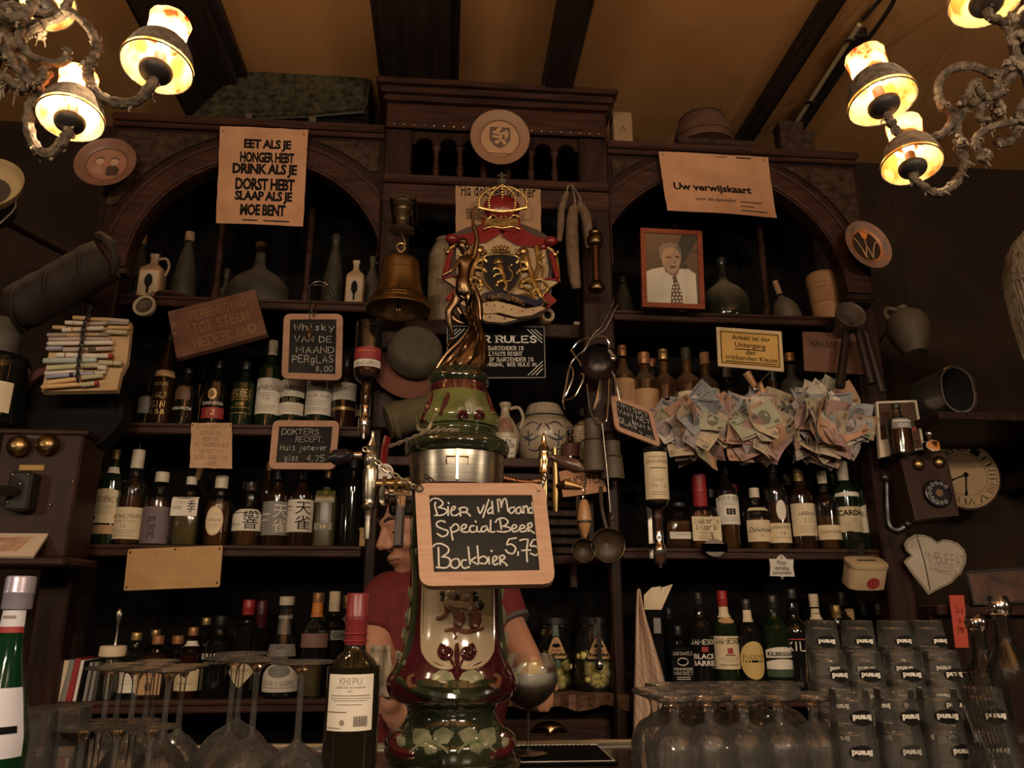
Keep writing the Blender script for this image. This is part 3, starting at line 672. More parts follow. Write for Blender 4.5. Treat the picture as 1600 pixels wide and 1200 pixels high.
def strips(mb, poly, fn, n=10, rows=1):
    """a flat printed shape laid on a curved surface in narrow upright strips"""
    x0, x1 = min(p[0] for p in poly), max(p[0] for p in poly); xs = sorted({x0+(x1-x0)*i/n for i in range(n+1)} | {p[0] for p in poly}); out = []
    for x in xs:
        zz = []
        for (ax, az), (bx, bz) in zip(poly, poly[1:]+poly[:1]):
            if min(ax, bx)-1e-9 <= x <= max(ax, bx)+1e-9: zz += [az, bz] if abs(ax-bx) < 1e-9 else [az+(bz-az)*(x-ax)/(bx-ax)]
        out.append((x, min(zz), max(zz)))
    vs = [fn(x, a+(b-a)*j/rows) for x, a, b in out for j in range(rows+1)]; K = rows+1
    mb.add(vs, [(i*K+j, i*K+K+j, i*K+K+j+1, i*K+j+1) for i in range(len(out)-1) for j in range(rows)])
def patch(rf, z0, z1, half, off=.0008, n=12, k=8, top=None, flat=False):
    """a label bent round the body: rf(z) radius, half = half angle (or half width when flat)"""
    mb = MB(); vs = []; fs = []
    for j in range(k+1):
        for i in range(n+1):
            t = -1+2*i/n; zz1 = z1 if top is None else z1-top*(t*t)*(z1-z0)
            z = z0+(zz1-z0)*j/k
            if flat: vs.append((half*t, -rf(z)-off, z))
            else: a = half*t; q = rf(z)+off; vs.append((q*math.sin(a), -q*math.cos(a), z))
    for j in range(k):
        for i in range(n): a = j*(n+1)+i; fs.append((a, a+1, a+n+2, a+n+1))
    return mb.add(vs, fs)
def bottle(x, top, w, kind, glass, label, z=zC, Y=2.5, cap=None, labels=(), rot=0., group=None, liquid=None, fill=.55, sq=0, name='bottle', cat_='bottle', lean=None, n=20, flatten=1., loc=None, H=None):
    b = loc or at_z(x, Y, z); H = H or P(x, top, Y).z-b.z; r = W(x-w/2, x+w/2, Q((b.x, Y, b.z+H*.3))[1], Y)/2
    t = thing(name, label, cat_, tuple(b), (R(lean[0]) if lean else 0, R(lean[1]) if lean else 0, R(rot)), group)
    pr = [(q, h) for q, h in KIND[kind]]; spr = smooth_prof(pr, 2) if not sq else pr
    G = Matrix.Diagonal((r, r*flatten, H, 1))
    cz = cap[1] if cap else 1.
    body = [(q, h) for q, h in spr if h <= cz+.012]
    obj('glass', MB().lathe(body, n, G, sq=sq), glass, t, sharp=50)
    if liquid:
        obj('liquor', MB().lathe([(q*.93, max(h, .02)) for q, h in spr if h < fill]+[(prof_r(pr, fill)*.93, fill)], n, G, sq=sq), liquid, t, sharp=50)
    if cap:   # (material, from height fraction, radius / neck radius, [second material band])
        rc = prof_r(pr, min(.9, cz+.05))*r*(cap[2] if len(cap) > 2 else 1.12)
        ch = H*(1-cz); e = min(.0018, ch*.2)
        obj('cap', MB().lathe([(rc*.97, 0), (rc, e), (rc, ch*.45), (rc*1.03, ch*.47), (rc*1.03, ch*.53), (rc, ch*.55), (rc, ch-e), (rc*.92, ch)], 16, TR(0, 0, H*cz)), cap[0], t)
    rf = lambda zz: prof_r(spr, min(1, max(0, zz/H)))*r*(flatten if sq else 1)
    for lb in labels:   # (py top, py bottom, half angle deg or half width share, material, rows[, arch])
        za, zb = P(x, lb[0], Y-r).z-b.z, P(x, lb[1], Y-r).z-b.z
        half = lb[2]*r if sq else R(lb[2]); m = lb[3]
        parent = t
        if m is not None:
            parent = obj('label', patch(rf, zb, za, half, flat=bool(sq), top=lb[5] if len(lb) > 5 else None), m, t)
        by = {}
        for row in lb[4]:
            st, tm, v0, v1 = row[:4]; kw = dict(row[4]) if len(row) > 4 else {}
            u = kw.pop('u', .86); mb = by.setdefault(tm, MB()); zm = (za+zb)/2
            if sq: fn = lambda a, c: (a*half, -rf(c)-.0014, c)
            else: fn = lambda a, c: ((rf(c)+.0014)*math.sin(a*half), -(rf(c)+.0014)*math.cos(a*half), c)
            u0, u1 = (u if isinstance(u, tuple) else (-u, u)); wd = half if sq else half*rf(zm)
            bx = (u0*wd, za+(zb-za)*v1, u1*wd, za+(zb-za)*v0)
            g = (lambda a, c, fn=fn, wd=wd: fn(a/wd, c))
            if st == '-': strips(mb, [(bx[0], bx[1]), (bx[2], bx[1]), (bx[2], bx[3]), (bx[0], bx[3])], g)
            elif st == 'd': strips(mb, [((bx[0]+bx[2])/2, bx[1]), (bx[2], (bx[1]+bx[3])/2), ((bx[0]+bx[2])/2, bx[3]), (bx[0], (bx[1]+bx[3])/2)], g)
            elif st == 'o':
                cx_, c_ = (bx[0]+bx[2])/2, (bx[1]+bx[3])/2
                strips(mb, [(cx_+(bx[2]-bx[0])/2*math.cos(k*PI/12), c_+(bx[3]-bx[1])/2*math.sin(k*PI/12)) for k in range(24)], g)
            else: words(mb, st, bx, g, **kw)
        for tm, mb in by.items():
            if mb.v:
                plain = all(w[0] in ('-', 'o', 'd') for w in lb[4] if w[1] is tm)
                o_ = obj('printed_mark' if plain else 'lettering', mb, tm, parent, smooth=False)
                if plain and len(mb.f) > 24: o_['kind'] = 'stuff'
    return t
def fine(m, v0, n, dv=.06, u=.6): return [('-', m, v0+i*dv, v0+i*dv+.012, {'u': u*(1-.25*((i*7) % 3)/2)}) for i in range(n)]
PEN_ = {'font': 'pen'}; SER = {'font': 'pen', 'serif': .7, 'w': .7}

# upper left shelf of whisky, standing on the second shelf
G1 = 'whisky bottles on the second left shelf'
bottle(224, 596, 26, 'whisky', GLASSD, 'small bottle with pale torn label half hidden by the bundle of cigar tubes', zB, 2.5, labels=[(618, 645, 62, LABG, [])], group=G1)
bottle(248, 522, 34, 'slope', BOTN, 'tall dark bottle with pourer, cream collar and gold writing running upwards', zB, 2.48, cap=(CAPK, .93, .8), group=G1,
    labels=[(577, 587, 75, LABT, []), (590, 648, 42, None, [('BOOTLEG', GOLDP, .02, .30, SER), ('MALT', GOLDP, .34, .58, SER), ('GIN', GOLDP, .62, .80, SER), ('1889', GOLDP, .84, .98, SER)])])
bottle(284, 575, 36, 'whisky', BOTB, 'dark bottle with a brown sun and white lettering below it', zB, 2.48, cap=(CAPK, .9), group=G1,
    labels=[(601, 624, 40, mat('brown_sun', (.10, .045, .02), .6), [], .5), (632, 644, 62, None, [('ANGELS NECTAR', WHTP, .1, .8, {'bold': .02})])])
bottle(331, 564, 37, 'whisky', BOTB, 'dark bottle with a gold medallion and a red band', zB, 2.48, cap=(CAPK, .88), group=G1,
    labels=[(606, 624, 24, None, [('o', GOLDP, 0, 1), ('o', BRNP, .2, .8, {'u': .55})]), (625, 632, 66, None, [('Bunnahabhain', WHTP, 0, 1, {})]), (636, 653, 68, LABR, [('12', GOLDP, .2, .7, SER)])])
bottle(375, 566, 37, 'whisky', BOTG, 'dark green bottle with gold capitals and a small TEN', zB, 2.48, cap=(CAPK, .88), group=G1,
    labels=[(605, 648, 62, None, [('ARDBEG', GOLDP, .05, .30, SER), ('-', GOLDP, .33, .35), ('ISLAY SINGLE MALT', GOLDP, .40, .46), ('TEN', GOLDP, .55, .66, SER), ('-', GOLDP, .72, .735), ('-', GOLDP, .92, .935)])])
for x, top, w, lab, lbs in (
    (415, 533, 38, 'green bottle with a tall white label marked 10', [(590, 646, 78, LABW, [('LAPHROAIG', INK, .20, .35, SER), ('10', REDP, .50, .62, SER)]+fine(GRYP, .42, 2)+fine(GRYP, .78, 3), .0)]),
    (453, 540, 38, 'green bottle with two white labels and a black band between', [(592, 619, 78, LABW, [('LAPHROAIG', INK, .36, .68, SER)]+fine(GRYP, .78, 2, .1)), (619, 628, 70, LABK, [('SELECT', GOLDP, .25, .8, SER)]), (628, 647, 78, LABW, fine(BRNP, .3, 3, .2))]),
    (495, 540, 41, 'broad green bottle whose white label reads four oak', [(592, 647, 78, LABW, [('LAPHROAIG', INK, .10, .25, SER), ('FOUR OAK', REDP, .42, .53, SER)]+fine(GRYP, .30, 2)+fine(GRYP, .60, 3)+fine(GRYP, .82, 2))])):
    bottle(x, top, w, 'whisky', BOTG, lab, zB, 2.48, cap=(CAPW, .83, 1.15), group=G1, labels=lbs)
bottle(535, 556, 37, 'whisky', BOTN, 'brown bottle with a short white label and a gold band low down', zB, 2.48, cap=(CAPK, .84), group=G1,
    labels=[(597, 624, 80, LABW, [('LEGACY', INK, .18, .45, SER)]+fine(GRYP, .58, 3, .12)), (635, 640, 80, CAPG, [])])
bottle(564, 575, 22, 'whisky', BOTN, 'narrow dark bottle with cream label behind the bottle dispenser', zB, 2.56, cap=(CAPK, .84), group=G1, labels=[(631, 650, 70, LABC, [])])
bottle(440, 560, 26, 'wine', BOTB, 'dark blank bottle in the back row behind the green bottle marked 10', zB, 2.62)
bottle(306, 570, 30, 'wine', BOTB, 'dark blank bottle in the back row under the Vereniging board', zB, 2.64)

# third left shelf
G2 = 'whisky bottles on the third left shelf'
bottle(161, 703, 44, 'whisky', BOTG, 'green bottle with a long cream label curved at its top', zC, 2.48, cap=(CAPG, .90, .8), group=G2,
    labels=[(727, 737, 80, LABW, []), (763, 817, 74, LABC, [('ARDBEG', INK, .22, .40, {'font': 'pen', 'jit': .4}), ('o', INK, .78, .92, {'u': (-.75, -.35)})]+fine(GRYP, .50, 4, .07), .10), (820, 834, 55, LABT, [])])
bottle(197, 703, 46, 'bulge', GLASSD, 'stout bottle with thin pourer and square cream label below its shoulder', zC, 2.48, cap=(CAPW, .80, 1.25), group=G2, liquid=WHISKYD, fill=.5,
    labels=[(792, 842, 74, LABC, [('THE BALVENIE', INK, .22, .34, SER), ('DOUBLEWOOD', GRYP, .40, .47, SER), ('12', BRNP, .54, .64, SER)]+fine(GRYP, .72, 4, .06))])
pr_ = [o for o in COL.objects if o.name.startswith('bottle') and o.parent is None][-1]
obj('pourer', MB().lathe([(.007, 0), (.006, .02), (.009, .03), (.004, .05), (.003, .075)], 10, TR(0, 0, .245)), STEEL, pr_)
bottle(240, 738, 45, 'hex', GLASSD, 'squarish bottle with a big mauve label and three brush characters', zC, 2.48, cap=(CAPW, .86, 1.1), group=G2, liquid=WHISKYD, fill=.6,
    labels=[(791, 849, 78, LABP, [('戸', INK, .28, .46), ('河', INK, .48, .66), ('内', INK, .68, .86)])])
bottle(288, 745, 44, 'square', GLASSD, 'square glass bottle with white label and one large brush character', zC, 2.48, cap=(CAPW, .88, 1.2), group=G2, liquid=PALEL, fill=.46, sq=5,
    labels=[(776, 806, .93, LABW, [('TOKI', REDP, .24, .40, {'u': (-.9, .15), 'font': 'pen', 'serif': .6}), ('季', INK, .08, .92, {'u': (.2, .85)})]+[('-', GRYP, .50+.1*i, .54+.1*i, {'u': (-.9, -.2)}) for i in range(2)])])
bottle(336, 744, 44, 'hex', GLASSD, 'bottle of amber whisky with a tall oval tan label', zC, 2.48, cap=(CAPW, .82, 1.05), group=G2, liquid=WHISKY, fill=.62,
    labels=[(790, 837, 42, None, [('o', LABT, 0, 1)]), (790, 837, 42, None, [('o', PAPERC, .04, .96, {'u': .8})]), (790, 837, 30, None, [('KAVALAN', BRNP, .42, .54), ('-', BRNP, .62, .63), ('-', BRNP, .7, .71)])])
bottle(384, 754, 48, 'squat', GLASSD, 'low decanter bottle with wide glass stopper and white label', zC, 2.48, cap=(GLASSD, .86, 1.9), group=G2, liquid=WHISKY, fill=.44,
    labels=[(794, 829, 66, LABW, [('響', INK, .06, .92, {'u': (-.1, .75)}), ('HIBIKI', INK, .66, .78, {'u': (-.92, -.2), 'font': 'pen', 'serif': .6})])])
bottle(427, 736, 42, 'whisky', BOTN, 'bottle with a charcoal label and two white brush characters', zC, 2.48, cap=(CAPK, .88), group=G2,
    labels=[(783, 836, 72, LABG, [('天', WHTP, .10, .48, {'u': (0, .85)}), ('雀', WHTP, .52, .92, {'u': (0, .85)}), ('-', WHTP, .36, .40, {'u': (-.85, -.2)}), ('-', WHTP, .54, .57, {'u': (-.85, -.3)})])])
bottle(466, 736, 42, 'whisky', BOTN, 'bottle with a white label and two black brush characters', zC, 2.48, cap=(CAPK, .88), group=G2,
    labels=[(780, 831, 72, LABW, [('天', INK, .08, .46, {'u': (-.2, .75)}), ('雀', INK, .50, .92, {'u': (-.2, .75)}), ('-', REDP, .2, .23, {'u': (-.85, -.4)}), ('-', GRYP, .32, .34, {'u': (-.85, -.4)})])])
bottle(505, 736, 34, 'square', mat('olive_box', (.05, .042, .014), .3, col2=(.075, .06, .02), nscale=12), 'square olive bottle with a slanting gold label', zC, 2.50, cap=(CAPG, .90), group=G2, sq=5,
    labels=[(765, 785, .9, mat('green_gold_label', (.10, .09, .03), .4), [('o', GOLDP, .05, .35, {'u': .2}), ('GOLD LABEL', GOLDP, .5, .8, {'shear': .3})]), (817, 828, .8, mat('green_gold_label', (.1, .09, .03)), [('18', GOLDP, .2, .8)])])
bottle(546, 716, 40, 'whisky', BOTB, 'tall black bottle beside the square olive one', zC, 2.50, cap=(CAPK, .88), group=G2)
bottle(280, 728, 22, 'wine', BOTB, 'back row bottle with a leaning pale neck above the white label with one character', zC, 2.62, cap=(CORK, .84), lean=(0, 8))
bottle(410, 722, 28, 'whisky', BOTN, 'back row bottle with a copper top between the decanter and the charcoal label', zC, 2.62, cap=(CAPO, .9))
bottle(180, 718, 30, 'wine', BOTB, 'dark back row bottle between the two cream labelled bottles', zC, 2.64)
t = thing('cardboard_box', 'small tan cardboard box below the left beer tap', 'box', tuple(at_z(577, 2.46, zC)))
bw = W(563, 592, 835, 2.46)/2; bh = HT(577, 820, 849, 2.46)
obj('box_body', MB().box(-bw, bw, -.03, .03, 0, bh*.86, .002), LABT, t); obj('lid', MB().box(-bw-.002, bw+.002, -.032, .032, bh*.8, bh, .002), PAPERY, t)

# top left shelf under the arch
bottle(207, 366, 32, 'cone', DUSTB, 'dusty wine bottle with terracotta stopper behind the leather bag', zA, 2.55, cap=(TERRA, .86, 1.1))
bottle(282, 363, 40, 'cone', DUSTB, 'dusty wine bottle with cork in front of the left spindle', zA, 2.53, cap=(CORK, .88, 1.15))
t = thing('turned_stand', 'turned wooden coaster beside the dusty bottle with the cork', 'stand', tuple(at_z(268, 2.44, zA)))
obj('disc', MB().lathe(smooth_prof([(.0, 0), (.035, 0), (.05, .004), (.052, .010), (.045, .014), (0, .014)], 2), 22), WOODH, t); obj('turned_rim', MB().tube([(.051*math.cos(2*PI*i/22), .051*math.sin(2*PI*i/22), .012) for i in range(22)], .003, 6, True), WOODH, t)
bottle(517, 368, 36, 'cone', DUSTB, 'tall dusty bottle with grey dusty neck right of the wide demijohn', zA, 2.55, cap=(DUSTB, .86, 1.1))
bottle(398, 380, 104, 'demijohn', DUSTB, 'broad low dusty demijohn with short neck on the top left shelf', zA, 2.56, cap=(CORK, .93, 1.1), flatten=.6, name='demijohn')
bottle(600, 380, 30, 'cone', DUSTB, 'dusty bottle with brick red neck half behind the brass bell', zA, 2.57, cap=(TERRA, .74, 1.1))
bottle(347, 421, 24, 'squat', DUSTB, 'tiny dusty medicine bottle beside the demijohn', zA, 2.58, cap=(DUSTB, .80, 1.3), name='small_bottle')
def jug(x, top, w, label, z, Y, square, handle=1, lab=None, m=STONEP, name='stoneware_jug', head=INK):
    b = at_z(x, Y, z); H = P(x, top, Y).z-b.z; r = W(x-w/2, x+w/2, Q(b)[1], Y)/2
    t = thing(name, label, 'jug', tuple(b))
    pr = [(.88, 0), (1, .03), (1, .60), (.9, .68), (.5, .76), (.32, .80), (.30, .92), (.40, .95), (.38, 1)] if square else [(.6, 0), (.7, .03), (1, .35), (.95, .5), (.6, .68), (.34, .78), (.30, .9), (.42, .96), (.40, 1)]
    obj('jug_body', MB().lathe(pr if square else smooth_prof(pr, 3), 24, Matrix.Diagonal((r, r*(.7 if square else 1), H, 1)), sq=6 if square else 0), m, t)
    if handle: obj('handle', MB().tube(cat([(handle*r*.32, 0, H*.9), (handle*r*.95, 0, H*.92), (handle*r*1.25, 0, H*.75), (handle*r*1.0, 0, H*.55)]), r*.12, 8), m, t)
    if lab:
        lb = MB(); k = r*.7+.001
        for s_, mm in ((1, LABT), (.86, STONEP)): lb = MB(); obj('printed_panel', patch(lambda zz: r*(.7 if square else 1.0)+.001*(2-s_), H*(.34-.28*s_), H*(.34+.26*s_), r*.8*s_ if square else .7*s_, flat=square), mm, t)
        hd = MB(); hd.add([(r*.34*math.cos(k_*PI/8)*(1+.1*math.sin(3*k_)), -r*(.7 if square else 1)-.0035, H*.38+H*.14*math.sin(k_*PI/8)) for k_ in range(16)], [tuple(range(16))])
        hd.add([(-r*.1, -r*(.7 if square else 1)-.0035, H*.12), (r*.1, -r*(.7 if square else 1)-.0035, H*.12), (r*.1, -r*(.7 if square else 1)-.0035, H*.26), (-r*.1, -r*(.7 if square else 1)-.0035, H*.26)], [(0, 1, 2, 3)])
        obj('printed_head', hd, head, t, smooth=False)
    return t
jug(233, 398, 38, 'square stoneware jug with a handle and a round printed seal', zA, 2.46, True, 1, True, m=mat('tan_stoneware', (.22, .125, .07), .5, col2=(.26, .155, .09), nscale=12))
jug(553, 408, 30, 'square pale stoneware bottle printed with a dark portrait', zA, 2.46, True, 0, True, m=mat('buff_stoneware', (.31, .195, .105), .5, col2=(.36, .235, .135), nscale=12))
jug(578, 402, 30, 'round stoneware jug with handle between the portrait bottle and the bell', zA, 2.56, False, 1, None, m=STONED)

# bottom left shelf
G3 = 'bottles on the bottom left shelf'
Y3 = 2.47
bk = [(103, 1030, 9, PAPERC, 8), (113, 1029, 9, LABG, 6), (122, 1027, 9, CAPR, 5), (131, 1030, 5, LABW, 4), (137, 1031, 6, LABK, 4), (146, 1033, 5, LABG, 3), (154, 1033, 5, LABG, 3)]
bl = ['cream booklet leaning at the left end of the book row', 'grey booklet beside the red one', 'red booklet in the row of thin books', 'thin white booklet right of the red one', 'thin black booklet in the book row', 'thin grey booklet second from the right of the row', 'thin grey booklet at the right end of the row']
for (x, top, w, m, ln), lb in zip(bk, bl):
    b = at_z(x, Y3, zD); h = P(x, top, Y3).z-zD; t = thing('booklet', lb, 'book', tuple(b), (0, R(ln), 0), 'thin books on the bottom left shelf'); hw = W(x, x+w, top, Y3)/2
    obj('cover', MB().box(-hw, -hw*.7, -.06, .06, 0, h, .0005).box(hw*.7, hw, -.06, .06, 0, h, .0005).box(-hw, hw, -.062, -.059, 0, h, .0005), m, t); obj('pages', MB().box(-hw*.7, hw*.7, -.056, .057, .003, h-.003), PAPERC, t)
b = at_z(166, 2.44, zD); H = P(166, 1010, 2.44).z-zD
t = thing('straw_jar', 'glass jar with a cream lid and a thin pourer standing up', 'jar', tuple(b))
obj('glass', MB().lathe([(.024, 0), (.026, .003), (.026, H*.72), (.022, H*.78)], 20, cap=True), GLASSD, t)
obj('lid', MB().lathe([(.034, H*.80), (.037, H*.82), (.036, H), (.030, H+.002), (0, H+.002)], 24), PAPERC, t)
obj('pourer', MB().lathe(smooth_prof([(.006, 0), (.004, .01), (.003, .05), (.008, .07), (.011, .09), (.006, .105), (0, .108)], 2), 10, TR(.004, 0, H)), STEELB, t)
for i, a in enumerate((-.01, -.002, .008, .014)): obj('straw', MB().tube([(a, -.004+.003*i, .003), (a*1.1, .002*i, H*.76)], .0025, 6), LABW if i % 2 else LABG, t)
bottle(201, 988, 44, 'whisky', BOTB, 'dark bottle with a grey label behind the leftmost wine glass stems', zD, Y3, cap=(CAPG, .88), group=G3, labels=[(1037, 1083, 70, LABW, fine(GRYP, .2, 5, .12))])
bottle(232, 984, 34, 'wine', BOTB, 'dark back row bottle with a gold cap left of the twin copper capped bottles', zD, 2.6, cap=(CAPG, .9), group=G3)
bottle(236, 993, 42, 'square', BOTN, 'square brown bottle with a pink paper label', zD, Y3, cap=(CAPO, .86, 1.4), sq=6, group=G3, labels=[(1046, 1086, .9, LABT, [('COINTREAU', REDP, .1, .26, SER), ('o', BRNP, .5, .85, {'u': .3})]+fine(GRYP, .33, 2))])
bottle(268, 993, 36, 'hex', GLASSB, 'small amber bottle with copper cap beside the pink label', zD, 2.5, cap=(CAPO, .86, 1.2), group=G3, liquid=WHISKYD, fill=.6)
bottle(291, 980, 42, 'whisky', GLASSB, 'amber bottle with white neck ring and tilted cream label with a black diamond', zD, Y3, cap=(CAPO, .88, 1.1), group=G3, liquid=WHISKYD, fill=.6,
    labels=[(1002, 1010, 82, LABW, []), (1046, 1080, 60, LABC, [('d', INK, .05, .4, {'u': .3}), ('FRENCH', BRNP, .6, .72)])])
bottle(334, 962, 50, 'whisky', BOTB, 'black bottle with bold white capitals and blue glints', zD, Y3, cap=(CAPK, .88), group=G3, labels=[(1021, 1032, 66, None, [('BULLDOG', WHTP, 0, .9, {'bold': .03})]), (1034, 1038, 50, None, [('LONDON DRY GIN', GRYP, 0, 1)])])
bottle(376, 937, 44, 'wine', BOTB, 'dark bottle with red cap and a cream lozenge label', zD, Y3, cap=(CAPR, .84, 1.12), group=G3,
    labels=[(1025, 1076, 58, None, [('d', LABC, 0, 1, {'u': 1.}), ('BENED', BRNP, .40, .50), ('-', BRNP, .55, .56, {'u': .4})])])
bottle(398, 938, 34, 'wine', BOTR, 'dark bottle with a wine red capsule and white ring behind the lozenge label', zD, 2.58, cap=(mat('wine_capsule', (.07, .012, .016), .4), .70, 1.1), group=G3)
bottle(311, 965, 32, 'wine', BOTB, 'dark back row bottle with a gold cap left of the black bottle with white capitals', zD, 2.62, cap=(CAPG, .90, 1.2), group=G3)
t = bottle(437, 932, 56, 'cone', GLASSD, 'clear gin bottle with tall grey collar and stopper', zD, Y3, cap=(CAPW, .91, 1.3), group=G3,
    labels=[(1007, 1026, 60, LABG, [('GIN', INK, .1, .4), ('-', GRYP, .6, .64), ('-', GRYP, .8, .84)]), (1037, 1082, 74, LABW, [('GIN MARE', INK, .60, .78, {'font': 'pen', 'serif': .5}), ('o', LABG, .05, .5, {'u': .5}), ('-', GRYP, .84, .86)], .5)])
H = P(437, 932, Y3).z-zD; r_ = W(0, 12, 980, Y3)
obj('collar', MB().lathe([(r_*1.05, H*.615), (r_*1.08, H*.62), (r_*1.02, H*.80), (r_*.95, H*.805)], 20), CAPS, t)
bottle(487, 926, 46, 'whisky', GLASSD, 'clear bottle with an orange neck label', zD, Y3, cap=(CAPO, .90), group=G3, liquid=PALEL, fill=.3, labels=[(938, 964, 84, LABO, [('MALFY', BRNP, .7, .9)]), (990, 1012, 62, mat('faded_pink_label', (.22, .12, .10), .7), []), (1020, 1030, 66, None, [('BLOSSOM', INK, 0, 1, {'bold': .03})])])
bottle(514, 924, 44, 'whisky', BOTB, 'dark bottle with a cream capsule left of the red topped wine bottle', zD, 2.52, cap=(PAPERC, .80, 1.15), group=G3, labels=[(985, 1000, 70, LABG, [('DRY GIN', INK, .2, .8)])])
bottle(535, 930, 40, 'whisky', GLASSD, 'pale pink bottle behind the neck of the wine bottle', zD, 2.60, cap=(CAPG, .86), group=G3, labels=[(965, 1000, 75, mat('faded_pink_label', (.22, .12, .10), .7), [('ROSE', INK, .4, .6)])])
bottle(588, 945, 40, 'whisky', BOTB, 'bottle with blue and cream paper label behind the shoulder of the bartender', zD, 2.52, cap=(CAPW, .86), group=G3, labels=[(955, 990, 75, LABC, [])])

# second right shelf: old dusty bottles behind the bank notes
G4 = 'old dusty bottles behind the bank notes'
for x, top, w, kind, gm, cap, lab, lm in (
    (977, 541, 38, 'whisky', DUSTA, (CAPO, .88), 'dusty brown bottle with orange striped label above the whisky slate', (590, 640, LABT)),
    (1012, 552, 42, 'whisky', DUSTA, (CAPO, .86, 1.3), 'dusty bottle with wide brown paper label and copper cap', (606, 660, LABT)),
    (1043, 547, 38, 'bulge', DUSTA, (CAPG, .88, 1.2), 'dusty bottle with gold stopper and glowing amber below its shoulder', None),
    (1080, 545, 40, 'bulge', DUSTA, (DUSTB, .86, 1.2), 'dusty bottle with long grey neck and scalloped label', (610, 640, LABC)),
    (1110, 552, 38, 'bulge', DUSTA, (TERRA, .86, 1.2), 'dusty bottle with red cap and cream label left of the yellow sign', (606, 650, LABC)),
    (1145, 575, 34, 'whisky', GLASSD, (CAPS, .86), 'clear dusty bottle with dark cap under the yellow sign', None),
    (1215, 582, 40, 'bulge', DUSTA, (CAPK, .86), 'dusty bottle with pinkish label behind the wooden pegs', (606, 640, LABT)),
    (1247, 553, 42, 'bulge', DUSTB, (CAPO, .90, 1.2), 'dark round bottle with copper cap right of the yellow sign', None),
    (1282, 578, 40, 'bulge', DUSTA, (CAPK, .88), 'dusty bottle with olive label left of the speaking trumpet', (614, 640, PAPERY)),
    (1312, 576, 42, 'whisky', DUSTA, (CAPK, .88), 'dusty bottle with brown paper label under the brown board', (606, 650, LABT)),
    (1347, 580, 34, 'whisky', BOTN, (BRASSP, .72, 1.3), 'bottle with a brass collar beside the framed bottle advertisement', None),
    (1025, 562, 30, 'wine', DUSTB, (CAPO, .9), 'thin dusty bottle in the back row left of the gold stopper', None)):
    bottle(x, top, w, kind, gm, lab, zB, 2.50 if 'back row' not in lab else 2.62, cap=cap, group=G4, labels=[(lm[0], lm[1], 66, lm[2], [])] if lm else ())

# third right shelf
G5 = 'whisky bottles on the third right shelf'
bottle(1063, 786, 48, 'hex', GLASSD, 'flat flask of amber whisky with a narrow white label', zC, 2.48, cap=(CAPK, .9), group=G5, liquid=WHISKY, fill=.56, flatten=.6, sq=5, labels=[(830, 841, .8, LABW, [('-', GRYP, .3, .4, {'u': .5})]), (812, 818, .8, None, [('WOODFORD RESERVE', BRNP, .1, .9)])])
t = bottle(1099, 742, 46, 'squat', GLASSD, 'squat bottle with red wax neck and cream label', zC, 2.48, cap=(CAPR, .56, 1.2), group=G5, liquid=WHISKY, fill=.44, sq=5,
    labels=[(807, 845, .96, LABC, [("Maker's", INK, .06, .30, SER), ('& Mark', INK, .32, .56, SER), ('WHISKY', INK, .62, .74, SER), ('-', INK, .80, .82, {'u': .5}), ('HANDMADE', REDP, .87, .95)])])
for a in range(5): obj('wax_drip', MB().tube([(.016*math.cos(a*1.3-2.4), .016*math.sin(a*1.3-2.4)-.002, .125), (.020*math.cos(a*1.3-2.4), .020*math.sin(a*1.3-2.4)-.002, .105-.012*(a % 3))], [.005, .003], 6), CAPR, t)
bottle(1141, 722, 35, 'whisky', GLASSD, 'tall slim bottle with white label and small black square', zC, 2.48, cap=(CAPK, .84), group=G5, liquid=WHISKY, fill=.40,
    labels=[(772, 819, 78, LABW, [('BOWMORE', INK, .06, .22, SER), ('-', INK, .48, .68, {'u': .28}), ('15', WHTP, .51, .65, {'u': .2})]+fine(GRYP, .28, 2)+fine(GRYP, .76, 3), .12)])
bottle(1186, 763, 38, 'bulge', GLASSD, 'bottle with white cap, gold shoulder seal and signed cream label', zC, 2.48, cap=(CAPW, .84, 1.2), group=G5, liquid=WHISKY, fill=.5,
    labels=[(792, 797, 62, LABC, []), (812, 846, 70, LABC, [('Dalwhinnie', INK, .34, .56, {'shear': .5}), ('15', BRNP, .66, .78)])])
bottle(1219, 720, 36, 'whisky', GLASSD, 'bottle with upright oval label above a square cream label', zC, 2.48, cap=(CAPK, .86), group=G5, liquid=WHISKYD, fill=.52,
    labels=[(781, 813, 24, None, [('o', LABW, 0, 1, {'u': 1})]), (817, 848, 74, LABC, [('LAGAVULIN', INK, .12, .28, SER), ('16', REDP, .42, .6), ('-', GRYP, .72, .74)])])
bottle(1259, 733, 38, 'whisky', BOTN, 'bottle with foil neck and long cream label marked 10', zC, 2.48, cap=(CAPG, .84, 1.1), group=G5, labels=[(786, 837, 76, LABC, [('ARRAN', INK, .26, .38, SER), ('10', GRYP, .44, .60, SER)]+fine(GRYP, .7, 4, .06))])
bottle(1297, 737, 37, 'bulge', GLASSD, 'bottle with three neck rings and a low square cream label over amber', zC, 2.48, cap=(CAPW, .84, 1.1), group=G5, liquid=WHISKY, fill=.42, labels=[(820, 843, 70, LABC, [('GLENMORANGIE', BRNP, .35, .6)]+fine(GRYP, .7, 2, .1))])
bottle(1331, 722, 38, 'whisky', BOTG, 'green bottle with cream shoulder label and boxed lettering', zC, 2.48, cap=(CAPW, .78, 1.15), group=G5,
    labels=[(768, 775, 76, LABW, [], .3), (791, 831, 78, LABC, [('CARDHU', INK, .14, .36, {'bold': .03}), ('12', BRNP, .46, .58)]+fine(GRYP, .66, 4, .08))])
